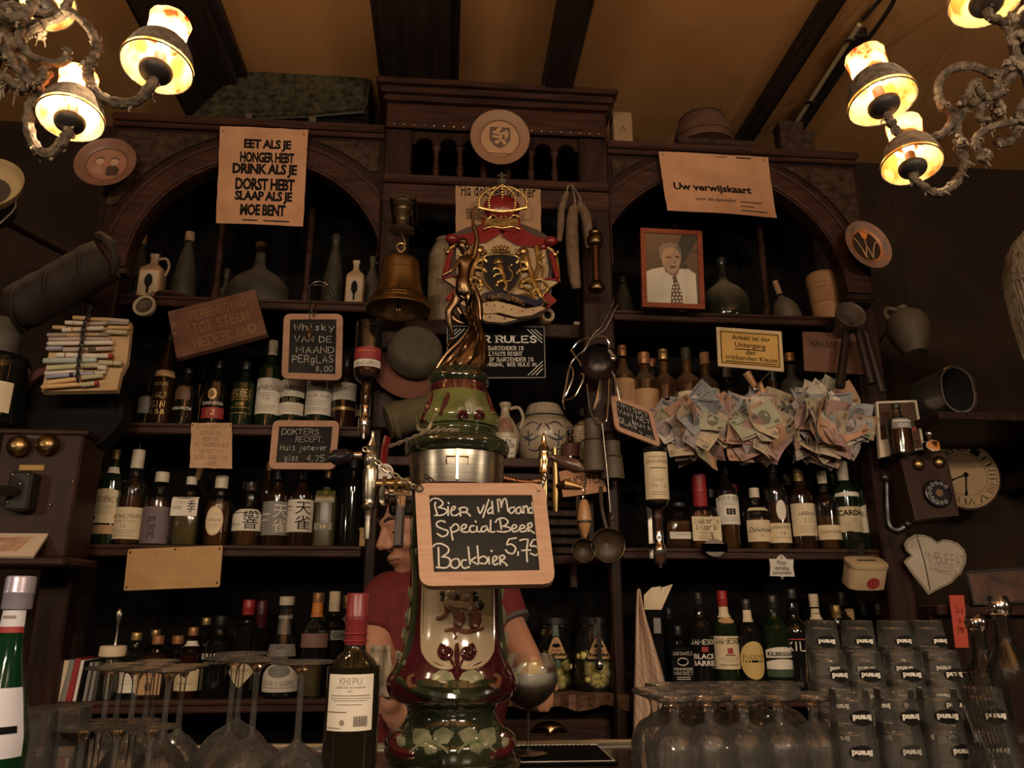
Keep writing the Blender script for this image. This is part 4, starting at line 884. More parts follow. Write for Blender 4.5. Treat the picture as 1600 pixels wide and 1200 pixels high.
bottle(1366, 725, 39, 'whisky', BOTG, 'dark bottle with a torn white label showing a small black figure', zC, 2.48, cap=(CAPK, .86), group=G5, labels=[(786, 832, 72, LABW, [('♞', INK, .04, .28, {'u': .3}), ('TALISKER', INK, .32, .46, SER)]+fine(GRYP, .55, 3, .08), .15)])
for x, top, cm, lb in ((1116, 765, CAPK, 'back row bottle behind the red wax neck'), (1153, 757, CAPR, 'back row bottle with a red cap between the black square and the white cap'), (1240, 742, CAPW, 'back row bottle with pale cap behind the oval label'), (1270, 745, CAPO, 'back row bottle with copper cap behind the label marked 10'), (1312, 742, CAPK, 'back row bottle with black cap behind the boxed lettering')):
    bottle(x, top, 34, 'wine', BOTB, 'dark '+lb, zC, 2.62, cap=(cm, .86), group='bottles in the back row of the third right shelf')

# bottom right shelf
G6 = 'bottles on the bottom right shelf'
bottle(1064, 978, 38, 'square', BOTB, 'square bottle with ornate black label and white script', zD, 2.47, cap=(CAPK, .86), group=G6, sq=5, labels=[(1015, 1066, .92, LABK, [('JACK DANIELS', WHTP, .04, .2, SER), ('o', WHTP, .25, .5, {'u': .5}), ('o', LABK, .28, .47, {'u': .42}), ('No.7', WHTP, .32, .43), ('TENNESSEE', WHTP, .56, .64), ('WHISKEY', WHTP, .67, .79, SER), ('-', WHTP, .84, .86, {'u': .6}), ('-', WHTP, .9, .92, {'u': .6})])])
bottle(1100, 926, 38, 'whisky', BOTB, 'black bottle lettered in white with BLACK BARREL', zD, 2.47, cap=(CAPK, .88), group=G6, labels=[(996, 1042, 74, LABK, [('JAMESON', WHTP, .06, .25, {'font': 'pen', 'serif': .7, 'w': 1.}), ('-', REDP, .32, .5, {'u': .2}), ('BLACK', WHTP, .56, .74, {'bold': .03}), ('BARREL', WHTP, .79, .97, {'bold': .03})])])
bottle(1139, 923, 39, 'whisky', BOTG, 'green bottle with red cap and cream label with a red crest', zD, 2.47, cap=(CAPR, .84, 1.15), group=G6, labels=[(948, 965, 70, LABC, []), (965, 974, 60, None, [('o', LABT, 0, 1)]), (994, 1046, 76, LABC, [('JAMESON', INK, .05, .24, {'font': 'pen', 'serif': .7, 'w': 1.}), ('-', REDP, .36, .54, {'u': .16}), ('-', BRNP, .56, .6, {'u': .3})]+fine(GRYP, .66, 3, .05)+[('IRISH WHISKEY', INK, .84, .9)])])
bottle(1176, 936, 40, 'whisky', BOTB, 'dark bottle with a round yellow label', zD, 2.47, cap=(CAPK, .88), group=G6, labels=[(947, 972, 60, LABC, []), (1002, 1062, 66, None, [('o', mat('yellow_label', (.50, .36, .12), .7), 0, 1, {'u': .95}), ('PADDYS', INK, .36, .48, SER), ('-', LABK, .50, .56, {'u': .9})])])
bottle(1219, 930, 44, 'whisky', BOTG, 'green bottle with arched white label and landscape below', zD, 2.47, cap=(CAPK, .86), group=G6, labels=[(1011, 1028, 66, LABW, [('KILBEGGAN', INK, .45, .85, {'bold': .03})], .3), (1030, 1046, 66, LABW, [], .3), (1046, 1058, 66, mat('label_green', (.03, .06, .025), .7), []), (1060, 1078, 66, LABK, [])])
bottle(1251, 920, 40, 'bulge', BOTB, 'dark bottle with swirling grey and red lettering', zD, 2.47, cap=(CAPK, .9), group=G6, labels=[(1000, 1020, 72, LABK, [('KILLI', WHTP, .1, .9, {'font': 'pen', 'jit': .5, 'w': .9}), ]), (998, 1002, 72, REDP, [])])
bottle(1286, 928, 34, 'whisky', BOTB, 'dark bottle with cream cap and small cream neck label', zD, 2.54, cap=(PAPERC, .86, 1.2), group=G6, labels=[(951, 968, 80, LABC, [('-', BRNP, .4, .5, {'u': .4})])])
bottle(1320, 945, 34, 'whisky', BOTB, 'dark bottle with gold cap behind the left stack of tumblers', zD, 2.56, cap=(CAPG, .84, 1.3), group=G6)
for x, top, cm, lb in ((1341, 951, LABT, 'bottle with tan cap behind the beer tumblers'), (1364, 943, CAPK, 'bottle with black cap behind the beer tumblers'), (1390, 943, CAPS, 'bottle with grey cap behind the beer tumblers'), (1428, 947, CAPR, 'bottle with dark red cap left of the red card'), (1330, 925, CAPK, 'small flask with pale edge behind the cream capped bottle'), (1050, 950, CAPK, 'dark bottle behind the striped napkin')):
    bottle(x, top, 30, 'wine', BOTB, 'dark '+lb, zD, 2.6, cap=(cm, .86), group=G6)
# top right shelf
bottle(976, 434, 34, 'cone', DUSTB, 'dark dusty bottle left of the framed portrait', zA, 2.55, cap=(DUSTB, .88, 1.1))
bottle(1135, 405, 76, 'demijohn', mat('dark_glass_flask', (.015, .017, .012), .12, dust=.9, dustcol=(.19, .15, .09)), 'broad dark flask with dusty shoulders right of the framed portrait', zA, 2.52, cap=(IRON, .92, 1.3), name='flask')
# ------------------------------------------------------------------ boards, papers and slates
def chain(name, pts, parent, m=STEEL, link=.012, wire=.0016):
    q = [Vector(p) for p in pts]; L = [0]
    for a, b in zip(q, q[1:]): L.append(L[-1]+(b-a).length)
    n = max(2, int(L[-1]/(link*.78))); mb = MB()
    def pos(d):
        for i in range(len(q)-1):
            if d <= L[i+1] or i == len(q)-2: return q[i].lerp(q[i+1], (d-L[i])/max(L[i+1]-L[i], 1e-9))
    for i in range(n):
        d = L[-1]*(i+.5)/n; p = pos(d); t = (pos(min(L[-1], d+.003))-pos(max(0, d-.003)))
        t = t.normalized() if t.length > 1e-9 else Vector((0, 0, 1)); s = t.cross(Vector((0, 1, .01))).normalized()
        if i % 2: s = s.cross(t)
        mb.tube([p+t*(link*.55*math.cos(a*PI/4))+s*(link*.32*math.sin(a*PI/4)) for a in range(8)], wire, 5, True)
    return obj(name, mb, m, parent)
def nails(bd, uvs, m=IRON, r=.0035):
    for u, v in uvs:
        x, z = bd.uv(u, v); obj('nail', MB().ball((x, -.001, z), (r, r*.6, r), 8, 5), m, bd.root)
def paper(name, label, category, quad, Y, m, lines, im=INK, corners=True, thick=.0025, wave=.004, seed=1, **kw):
    """a thin curled sheet: same corners, gently waved, pinned at the corners"""
    b = Board(name, label, category, quad, Y, thick); rg = random.Random(seed); N = 10
    f = lambda u, v: -wave*(.5+.5*math.sin(u*5+seed)*math.sin(v*4+seed*2))*4*u*(1-u)*1.0 - wave*1.5*(v**3)
    vs = []; fs = []
    for side in (0, 1):
        for j in range(N+1):
            for i in range(N+1):
                u, v = i/N, j/N; x, z = b.uv(u, v)
                e = .0025*(rg.random()-.5) if (i in (0, N) or j in (0, N)) and side == 0 else 0
                vs.append((x+e, f(u, v)+side*.0012, z+e))
    K = (N+1)**2
    for j in range(N):
        for i in range(N):
            a = j*(N+1)+i; fs += [(a, a+N+1, a+N+2, a+1), (K+a, K+a+1, K+a+N+2, K+a+N+1)]
    for i in range(N):
        for a, c in ((i, i+1), (N*(N+1)+i+1, N*(N+1)+i), ((i+1)*(N+1), i*(N+1)), (i*(N+1)+N, (i+1)*(N+1)+N)): fs.append((a, c, c+K, a+K))
    sh = obj('sheet', MB().add(vs, fs), m, b.root)
    if lines:
        mb = MB()
        for ln in lines:
            k2 = dict(kw); k2.update(ln[5] if len(ln) > 5 else {})
            if ln[0] == '-':
                q = [(ln[1], ln[2]), (ln[3], ln[2]), (ln[3], ln[4]), (ln[1], ln[4])]; mb.add([(b.uv(u, v)[0], f(u, v)-.0008, b.uv(u, v)[1]) for u, v in q], [(0, 3, 2, 1)]); continue
            words(mb, ln[0], (ln[1], 1-ln[4], ln[3], 1-ln[2]), lambda a, c: (b.uv(a, 1-c)[0], f(a, 1-c)-.0008, b.uv(a, 1-c)[1]), **k2)
        obj('lettering', mb, im, sh, smooth=False)
    if corners: nails(b, [(.04, .05), (.96, .05), (.04, .95), (.96, .95)], r=.0028)
    return b
BLD = {'bold': .045, 'keep': False, 'sp': .92}
paper('paper_sign', 'tan paper sign with bold black lines starting EET ALS JE', 'sign', [(344, 197), (481, 203), (474, 355), (338, 350)], [2.335, 2.33], PAPER,
    [('EET ALS JE', .28, .125, .82, .25, BLD), ('HONGER HEBT', .24, .258, .86, .37, BLD), ('DRINK ALS JE', .16, .378, .90, .52, BLD), ('DORST HEBT', .20, .528, .88, .655, BLD), ('SLAAP ALS JE', .20, .662, .86, .79, BLD), ('MOE BENT', .27, .795, .79, .915, BLD), ('-', .3, .955, .84, .968)], seed=3)
bd = paper('paper_sign', 'tan paper sign headed Uw verwijskaart with a curling lower edge', 'sign', [(1029, 237), (1200, 246), (1212, 343), (1042, 331)], [2.335, 2.30], PAPER,
    [('Uw verwijskaart', .09, .47, .80, .72, {'bold': .035}), ('voor de specialist', .27, .73, .64, .83, {'bold': .01}), ('-', .68, .775, .88, .79), ('-', .68, .85, .80, .865), ('-', .68, .92, .92, .935), ('-', .52, .035, .62, .045), ('-', .70, .03, .84, .05)], seed=5, wave=.006)
paper('paper_notice', 'small torn paper notice about complaints pinned below the second shelf', 'notice', [(299, 661), (362, 661), (363, 733), (297, 731)], 2.385, mat('brown_paper', (.40, .24, .13), .9, col2=(.48, .31, .18), nscale=12, bump=.2),
    [(s, u, .04+i*.135, 1-u, .04+i*.135+.095, {'font': 'pen', 'serif': .5, 'w': .6, 'keep': False}) for i, (s, u) in enumerate((('OM KLACHTEN', .12), ('OVER DE', .24), ('SERVICE', .3), ('TE VOORKOMEN', .08), ('GEVEN WIJ', .22), ('GEEN SERVICE', .1), ('MEER', .36)))], im=BRNP, seed=2, wave=.003)
bd = Board('tan_plaque', 'blank faded tan plaque nailed below the third left shelf', 'sign', [(200, 858), (348, 852), (343, 917), (193, 923)], 2.375, .006)
bd.sheet(PAPERY, rad=.006); nails(bd, [(.03, .08), (.5, .05), (.97, .08), (.03, .92), (.97, .9)], DUSTY)
mb = MB()
for j in range(3):
    for i in range(9):
        u, v = .25+.075*i+.01*(j % 2), .22+.24*j; q = [(u, v), (u+.045, v), (u+.045, v+.1), (u, v+.1)]; mb.add([bd._xz(a, b, -.0006) for a, b in q], [(0, 3, 2, 1)])
obj('faded_print', mb, mat('faded_print', (.45, .265, .105), .9), bd.root)['kind'] = 'stuff'
# reddish board with gilt capitals
bd = Board('wooden_sign', 'tilted reddish wooden board with gold lettering VERENIGING TOT STEUN NEDERLAND', 'sign', [(262, 487), (398, 452), (417, 522), (276, 560)], [2.37, 2.33], .02)
bd.sheet(mat('reddish_board', (.115, .048, .026), .55, col2=(.15, .065, .036), nscale=5, stretch=(2, 9, 9), dust=.3), rad=.004)
GS = {'font': 'pen', 'serif': .7, 'w': .42, 'keep': False}
bd.text([('VERENIGING', .20, .13, .86, .32, GS), ('"TOT STEUN"', .16, .40, .92, .60, GS), ('NEDERLAND', .20, .70, .90, .90, GS)], GOLDP)
nails(bd, [(.04, .3), (.03, .5)], CREAMG)
# slates
def slate(label, quad, Y, lines, inset=.020, name='slate_board', w=.55, **kw):
    b = Board(name, label, 'chalkboard', quad, Y, .010)
    b.frame(FRAMEW, inset, .022, front=-.004, t=.013); b.sheet(SLATE, 'slate', inset=inset*.8, y0=.001, t=.006)
    mb = MB()
    for ln in lines: words(mb, ln[0], (ln[1], 1-ln[4], ln[3], 1-ln[2]), lambda a, c: b._xz(a, 1-c, -.0004), font='pen', jit=.55, w=w, keep=False)
    obj('chalk_writing', mb, CHALK, b.root, smooth=False); return b
def local(root, *ps): return [root.matrix_world.inverted() @ Vector(p) for p in ps]
S1 = slate('wood framed slate chalked with the whisky of the month at 8,00', [(444, 491), (536, 491), (534, 595), (440, 592)], [2.36, 2.35],
    [('Whisky', .17, .15, .86, .29), ('VAN DE', .18, .33, .82, .44), ('MAAND', .22, .49, .86, .60), ('PERgLAS', .16, .62, .85, .78), ('8,00', .56, .78, .84, .89)])
bpy.context.view_layer.update()
obj('hanging_ring', MB().tube(cat(local(S1.root, P(490, 494, 2.35), P(487, 484, 2.345), P(491, 475, 2.345), P(494, 484, 2.345), P(491, 496, 2.345)), 5), .0016, 6), STEEL, S1.root)
t = thing('wire_hook', 'twisted wire hook carrying a small brass peg above the whisky slate', 'hook', tuple(P(490, 440, 2.36))); o0 = P(490, 440, 2.36)
obj('wire', MB().tube(cat([P(a, b, y)-o0 for a, b, y in ((523, 468, 2.385), (517, 452, 2.35), (505, 441, 2.33), (492, 441, 2.32), (483, 448, 2.32))], 6), .0025, 6), STEEL, t)
obj('wire', MB().tube(cat([P(a, b, y)-o0 for a, b, y in ((519, 470, 2.385), (512, 453, 2.35), (500, 445, 2.33), (490, 446, 2.32))], 6), .0022, 6), STEELB, t)
obj('cord', MB().tube([P(484, 448, 2.32)-o0, P(484, 512, 2.32)-o0], .0018, 6), IRON, t)
obj('brass_peg', MB().lathe(smooth_prof([(0, 0), (.006, .006), (.005, .02), (.009, .026), (.004, .04), (0, .044)], 2), 12, TR(*(P(483, 530, 2.32)-o0))), BRASSP, t)
slate('wood framed slate chalked Dokters recept, huis jenever', [(427, 657), (531, 658), (524, 734), (420, 733)], [2.37, 2.36],
    [('DOKTERS', .14, .16, .70, .30), ('RECEPT.', .36, .31, .78, .45), ('Huis jenever', .14, .50, .84, .66), ('glas', .22, .70, .42, .86), ('4,75', .55, .70, .82, .86)], w=.5)
S3 = slate('small diamond hung slate chalked whisky van het huis', [(953, 616), (1018, 641), (1033, 700), (961, 672)], [2.30, 2.29],
    [('WhiSKY', .12, .12, .88, .28), ('VAN hET', .14, .30, .88, .46), ('huis', .44, .48, .86, .62), ('GLAS', .12, .56, .52, .74), ('7,00', .56, .76, .86, .90)], inset=.016, w=.6)
bpy.context.view_layer.update()
obj('hanging_cord', MB().tube(local(S3.root, P(962, 619, 2.295), P(955, 560, 2.29), P(968, 625, 2.295)), .0014, 6), STEELB, S3.root)
bd = Board('black_sign', 'black sign with white slab lettering BAR RULES and corner flourishes', 'sign', [(698, 509), (851, 510), (853, 591), (698, 592)], 2.335, .008)
bd.sheet(LABK, rad=.006); bd.frame(mat('sign_edge', (.05, .045, .04), .4), .004, .005, front=-.002, t=.004)
SL = {'font': 'pen', 'serif': 1.0, 'w': 1.1, 'keep': False}; fx = lambda a: (a-698)/154
bd.text([('BAR RULES', fx(726), .18, fx(839), .33, SL), ('#1 BARTENDER IS', fx(751), .385, fx(818), .47, SL), ('ALWAYS RIGHT', fx(758), .49, fx(816), .575, SL), ('#2 IF BARTENDER IS', fx(751), .60, fx(833), .685, SL), ('WRONG, SEE RULE #1', fx(758), .70, fx(838), .785, SL)], WHTP)
fl = MB()
for cu, cv, su, sv in ((.97, .06, -1, 1), (.97, .94, -1, -1), (.03, .06, 1, 1), (.03, .94, 1, -1)):
    for a in range(3):
        q = [bd.uv(cu+su*(.15-.04*a)*math.cos(k*PI/12)**2, cv+sv*(.26-.07*a)*math.sin(k*PI/12)**2) for k in range(7)]
        vs, fs = [], []; stroke_poly(q, .0022, vs, fs); fl.add([(x, -.0007, z) for x, z in vs], fs)
obj('corner_flourish', fl, WHTP, bd.root, smooth=False)['kind'] = 'stuff'
paper('poster', 'tan paper poster headed Ha dokter behind the carved coat of arms', 'poster', [(712, 286), (845, 290), (845, 402), (712, 400)], 2.325, mat('dark_tan_paper', (.30, .17, .085), .9, col2=(.36, .21, .11), nscale=9), [('Ha dokter dokter', .06, .02, .94, .18, {'font': 'pen', 'serif': .6, 'w': .95, 'keep': False})]+[('-', .12, .36+.03*i, .32, .37+.03*i) for i in range(5)], wave=.001, seed=4)
bd = Board('curved_card', 'orange tan card lettered NUCHTER behind the right beer tap', 'sign', [(873, 737), (940, 724), (948, 768), (880, 777)], [2.335, 2.33], .003)
bd.sheet(PAPER); bd.text([('NUCHTER', .08, .30, .98, .66, {'font': 'pen', 'w': .7, 'keep': False})], INK)
bd = Board('yellow_sign', 'yellow enamel sign reading Arbeit ist der Untergang', 'sign', [(1119, 511), (1221, 518), (1225, 581), (1122, 572)], [2.345, 2.335], .004)
bd.sheet(mat('sign_yellow', (.58, .36, .10), .35, col2=(.52, .32, .09), nscale=6)); bd.frame(mat('sign_cream', (.55, .43, .26), .4), .010, .003, front=-.0008, t=.003); fr = MB()
for a, b, c, d in ((.06, .095, .94, .115), (.06, .885, .94, .905), (.055, .1, .068, .9), (.932, .1, .945, .9)): fr.add([bd._xz(u, v, -.0007) for u, v in ((a, b), (c, b), (c, d), (a, d))], [(0, 3, 2, 1)])
for a, b, c in ((.27, .515, .73), (.12, .835, .90)): fr.add([bd._xz(u, v, -.0007) for u, v in ((a, b), (c, b), (c, b+.022), (a, b+.022))], [(0, 3, 2, 1)])
obj('printed_lines', fr, INK, bd.root, smooth=False)
bd.text([('Arbeit ist der', .23, .15, .82, .31), ('Untergang', .27, .34, .74, .52), ('der', .43, .52, .59, .66), ('trinkenden Klasse', .12, .66, .91, .82)], INK, bold=.008)
obj('hanging_wire', MB().tube([(*bd._xz(.45, .02, .004),), (*bd._xz(.46, -.2, .03),), (*bd._xz(.5, .02, .004),)], .0012, 5), IRON, bd.root)
bd = Board('brown_board', 'dark brown board with faint capitals behind the speaking trumpet', 'sign', [(1254, 518), (1352, 522), (1356, 586), (1257, 579)], 2.36, .006)
bd.sheet(mat('brown_card', (.11, .045, .024), .7, col2=(.14, .06, .032), nscale=9), rad=.005); bd.text([('KRASN', .12, .22, .5, .38, {'font': 'pen', 'w': .7, 'keep': False})], INK)
bd = Board('enamel_plaque', 'small white enamel plaque reading Picon excelsa pyramidale', 'sign', [(1202, 873), (1240, 874), (1242, 901), (1203, 900)], 2.37, .004)
q = bd.c2; pts = [q[0], bd.uv(.28, 0), bd.uv(.42, -.22), bd.uv(.5, -.26), bd.uv(.58, -.22), bd.uv(.72, 0), q[1], bd.uv(.96, .5), q[2], bd.uv(.58, 1.0), bd.uv(.5, 1.18), bd.uv(.42, 1.0), q[3], bd.uv(.04, .5)]
bd.sheet(mat('white_enamel', (.55, .52, .46), .2, coat=.5), pts=pts); bd.text([('Picon', .32, .08, .68, .34), ('excelsa', .22, .38, .78, .64), ('pyramidale', .14, .68, .86, .94)], INK, bold=.01, keep=False)
nails(bd, [(.5, -.10), (.5, 1.06)], IRON, .003)
# heart
bd = Board('enamel_heart', 'cracked white heart shaped enamel plaque with worn lettering', 'sign', [(1412, 838), (1510, 838), (1510, 930), (1412, 930)], [2.36, 2.34], .006)
hp = [(1418, 842), (1413, 850), (1416, 860), (1424, 868), (1417, 873), (1413, 878), (1423, 893), (1438, 912), (1451, 929), (1460, 924), (1474, 917), (1488, 910), (1490, 907), (1502, 895), (1509, 880), (1510, 868), (1506, 858), (1497, 849), (1484, 844), (1474, 843), (1464, 847), (1455, 840), (1443, 836), (1430, 835)]
bd.sheet(mat('worn_enamel', (.42, .36, .28), .3, col2=(.33, .27, .20), nscale=7, coat=.4), pts=[bd.px(*p) for p in hp][::-1])
rim = MB(); qs = [bd.px(1461+(a-1461)*.95, 880+(b-880)*.95) for a, b in hp]; vs, fs = [], []; stroke_poly(qs+[qs[0]], .0018, vs, fs); rim.add([(x, -.0007, z) for x, z in vs], fs); obj('black_outline', rim, INK, bd.root, smooth=False)
cr = MB(); vs, fs = [], []; stroke_poly([bd.px(*p) for p in ((1432, 836), (1438, 856), (1445, 880), (1449, 900), (1453, 922))], .0035, vs, fs); cr.add([(x, -.0008, z) for x, z in vs], fs); obj('crack', cr, IRON, bd.root, smooth=False)
mb = MB(); bx = lambda a, b, c, d: (*bd.px(a, d), *bd.px(c, b))
for s_, a, b, c, d in (('the', 1446, 861, 1460, 873), ('BUFFAT', 1464, 862, 1504, 880), ('TWIFELD', 1452, 876, 1488, 884), ('28', 1452, 885, 1463, 891), ('Heemst 1867', 1465, 886, 1500, 896)):
    B = bx(a, b, c, d); words(mb, s_, B, lambda x, z: (x, -.0007, z-(x-B[0])*.14), keep=False, font='pen', w=.75, serif=.5)
obj('worn_lettering', mb, GRYP, bd.root, smooth=False)
# framed portrait on the top right shelf
bd = Board('framed_portrait', 'red wood framed portrait photograph of a man in shirt and tie', 'picture', [(1000, 357), (1096, 362), (1101, 484), (1003, 480)], [2.345, 2.335], .012)
bd.frame(mat('red_mahogany', (.15, .028, .014), .25, col2=(.20, .045, .022), nscale=6, stretch=(3, 9, 9), coat=.5), .017, .0015, front=-.006, t=.018)
ph = bd.sheet(mat('photo_ground', (.018, .020, .012), .3, col2=(.035, .036, .020), nscale=5), 'photograph', inset=.016, y0=.001, t=.003)
def patchpx(nm, pts, m, y): obj(nm, MB().add([(bd.px(*p)[0], y, bd.px(*p)[1]) for p in pts], [tuple(range(len(pts)))]), m, ph, smooth=False)
W_ = mat('photo_white', (.60, .55, .44), .35)
patchpx('printed_shirt', [(1010, 473), (1010, 424), (1020, 420), (1037, 417), (1048, 428), (1056, 432), (1062, 420), (1075, 420), (1087, 428), (1090, 475)], W_, -.0002)
patchpx('printed_neck', [(1037, 412), (1039, 424), (1050, 431), (1060, 428), (1062, 412)], mat('photo_shade_skin', (.24, .12, .07), .4), -.0004)
patchpx('printed_face', [(1032, 400), (1031, 390), (1036, 383), (1048, 380), (1060, 384), (1064, 394), (1064, 408), (1060, 420), (1052, 428), (1044, 425), (1036, 414)], mat('photo_skin', (.40, .23, .14), .4), -.0006)
patchpx('printed_hair', [(1030, 402), (1029, 388), (1036, 381), (1048, 379), (1060, 382), (1064, 392), (1062, 398), (1058, 389), (1046, 386), (1036, 391), (1033, 403)], mat('photo_grey', (.14, .12, .10), .4), -.0008)
D_ = mat('photo_dark', (.05, .03, .022), .4)
for p in ([(1040, 401), (1048, 400), (1048, 403), (1040, 404)], [(1055, 400), (1061, 400), (1061, 403), (1055, 403)], [(1046, 416), (1058, 415), (1054, 419), (1048, 419)], [(1052, 409), (1056, 409), (1055, 411), (1052, 411)]): patchpx('printed_feature', p, D_, -.0009)
patchpx('printed_tie', [(1050, 432), (1056, 431), (1058, 437), (1066, 460), (1067, 475), (1048, 474), (1049, 455), (1052, 437)], D_, -.0008)
for j in range(6):
    for i in range(3): patchpx('tie_check', [(1050+5.4*i+(j % 2)*1.5, 442+5.5*j), (1053+5.4*i+(j % 2)*1.5, 442+5.5*j), (1053+5.4*i+(j % 2)*1.5, 445+5.5*j), (1050+5.4*i+(j % 2)*1.5, 445+5.5*j)], W_, -.001)
obj('glazing', MB().add([(x, -.003, z) for x, z in bd.ring(.016)], [(0, 1, 2, 3)]), GLASS, bd.root)
obj('easel_strut', MB().box(-.02, .02, .012, .045, -bd.h/2, 0, .002), IRON, bd.root)

# ------------------------------------------------------------------ plates on the front
def plate(px, py, rx, Y, label, tilt, rim, mid, fn=None, yaw=0):
    c = P(px, py, Y); r = W(px-rx, px+rx, py, Y)/2
    t = thing('wall_plate', label, 'plate', tuple(c), (R(tilt), 0, R(yaw)))
    X = RX(90)
    obj('plate_rim', MB().lathe(smooth_prof([(r*.62, -.002), (r*.66, .0), (r*.70, .006), (r*.95, .014), (r, .016), (r*.98, .010), (r*.7, -.004), (.0, -.008)], 3), 48, X, cap=False), rim, t)
    obj('plate_well', MB().lathe([(0, .0005), (r*.60, .0005), (r*.64, .001), (r*.64, -.003)], 40, X, cap=False), mid, t)
    if fn: fn(t, r)
    return t
def flat(t, nm, pts, m, y=-.0015): return obj(nm, MB().add([(x, y, z) for x, z in pts], [tuple(range(len(pts)))]), m, t, smooth=False)
def ell(cx, cz, a, b, n=20): return [(cx+a*math.cos(2*PI*k/n), cz+b*math.sin(2*PI*k/n)) for k in range(n)]
def couple(t, r):
    for s_ in (-1, 1):
        flat(t, 'painted_head', ell(s_*r*.24, r*.12, r*.13, r*.16), mat('plate_skin', (.44, .27, .18), .5)); flat(t, 'painted_hair', [(s_*r*.24+r*.15*math.cos(R(a)), r*.14+r*.17*math.sin(R(a))) for a in range(15, 200, 15)]+[(s_*r*.24+r*.13*math.cos(R(a)), r*.14+r*.09*math.sin(R(a))) for a in range(195, 10, -15)], mat('plate_hair', (.12, .06, .04), .5), -.002)
    flat(t, 'painted_coat', [(r*.02, -r*.12), (r*.15, -r*.06), (r*.32, -r*.06), (r*.45, -r*.2), (r*.42, -r*.45), (r*.05, -r*.48)], mat('plate_coat', (.06, .03, .025), .5), -.002)
    flat(t, 'painted_dress', [(-r*.5, -r*.2), (-r*.3, -r*.06), (-r*.12, -r*.1), (-r*.02, -r*.45), (-r*.42, -r*.42)], mat('plate_dress', (.34, .17, .11), .5), -.002)
plate(167, 257, 48, 2.31, 'round reddish plate painted with a couple, left of the paper sign', -8, mat('plate_rose', (.17, .075, .045), .45, col2=(.22, .10, .06), nscale=20), mat('plate_rose_mid', (.32, .15, .09), .4, col2=(.27, .12, .07), nscale=9), couple)
def lionplate(t, r):
    flat(t, 'printed_shield', [(-r*.34, r*.42), (r*.34, r*.42), (r*.36, -r*.02), (r*.2, -r*.26), (0, -r*.36), (-r*.2, -r*.26), (-r*.36, -r*.02)], mat('plate_brown', (.09, .04, .02), .5))
    mb = MB()
    for pts, w in (([(0, .3), (-.1, .2), (.02, .08), (-.02, -.12), (-.12, -.2)], .07), ([(.02, .08), (.16, .16), (.2, .04)], .05), ([(-.02, -.1), (.14, -.16), (.16, -.24)], .06), ([(-.08, .12), (-.22, .18)], .05), ([(-.05, 0), (-.22, .02)], .05), ([(.2, -.05), (.26, .12), (.2, .25)], .04)):
        vs, fs = [], []; stroke_poly([(v.x*r, v.y*r+.06*r) for v in cat([(a, b, 0) for a, b in pts], 4)], w*r*1.6, vs, fs); mb.add([(x, -.0022, z) for x, z in vs], fs)
    obj('printed_lion', mb, PAPERY, t, smooth=False)
    for i, y in enumerate((-.52, -.62)): flat(t, 'printed_line', [(-r*.42, y*r), (r*.42, y*r), (r*.42, y*r-.05*r), (-r*.42, y*r-.05*r)], BRNP)
plate(781, 217, 46, 2.27, 'round tan plaque with a small lion shield on the cornice', 5, mat('plaque_rim', (.22, .11, .05), .6, col2=(.27, .14, .07), nscale=14), mat('plaque_tan', (.33, .165, .072), .6, col2=(.38, .20, .09), nscale=8), lionplate)
def wplate(t, r):
    flat(t, 'dark_disc', ell(0, 0, r*.62, r*.62, 28), mat('plate_black', (.03, .018, .014), .4)); mb = MB()
    for pts in (([(-.5, .28), (-.34, .1), (-.2, -.2), (-.12, -.5)]), ([(-.12, -.5), (0, -.05), (.0, .25)]), ([(0, .05), (.12, -.2), (.2, -.5)]), ([(.2, -.5), (.3, -.1), (.44, .2), (.55, .26)]), ([(-.18, -.2), (-.04, -.5)])):
        vs, fs = [], []; stroke_poly([(v.x*r, v.y*r) for v in cat([(a, b, 0) for a, b in pts], 4)], .05*r, vs, fs); mb.add([(x, -.0022, z) for x, z in vs], fs)
    obj('painted_strokes', mb, PAPERY, t, smooth=False)
    flat(t, 'painted_top', [(-r*.2, r*.6), (r*.2, r*.6), (r*.1, r*.36), (0, r*.28), (-r*.1, r*.36)], LABO, -.002)
    obj('painted_border', MB().lathe([(r*.62, .0022), (r*.70, .0065), (r*.70, .008), (r*.61, .0030)], 36, RX(90), cap=False), mat('plate_orange', (.42, .15, .05), .4), t)
plate(1353, 385, 40, 2.31, 'dusty plate with orange border and pale curved strokes on black', -6, mat('plate_dusty', (.28, .12, .07), .7, col2=(.15, .12, .085), nscale=22, bump=.4), mat('plate_dark_mid', (.04, .02, .016), .4), wplate, 12)

# ------------------------------------------------------------------ the brass bell and its bracket
o0 = P(626, 402, 2.18); t = thing('brass_bell', 'large brass bell hanging from a turned bracket, left of the statue', 'bell', tuple(o0))
rb = W(575, 677, 480, 2.18)/2; hb = HT(626, 405, 487, 2.18)
obj('bell_body', MB().lathe(smooth_prof([(.0, -.004), (rb*.40, -.004), (rb*.55, -.014), (rb*.60, -hb*.20), (rb*.66, -hb*.48), (rb*.76, -hb*.72), (rb*.93, -hb*.92), (rb, -hb), (rb*.97, -hb*1.01), (rb*.88, -hb*.93), (rb*.70, -hb*.7), (rb*.58, -hb*.4), (rb*.5, -.03), (0, -.02)], 3), 48), BRASS, t)
for f in (.30, .80, .86): obj('ring_moulding', MB().lathe([(rb*(.615 if f < .5 else .84+(f-.8)), -hb*f-.002), (rb*(.63 if f < .5 else .865+(f-.8)), -hb*f), (rb*(.615 if f < .5 else .845+(f-.8)), -hb*f+.002)], 48, cap=False), BRASS, t)
obj('clapper', MB().tube([(0, 0, -.02), (0, -.004, -hb*.95)], .004, 8).ball((0, -.004, -hb*1.0), (.012, .012, .015), 12, 8), BRASSP, t)
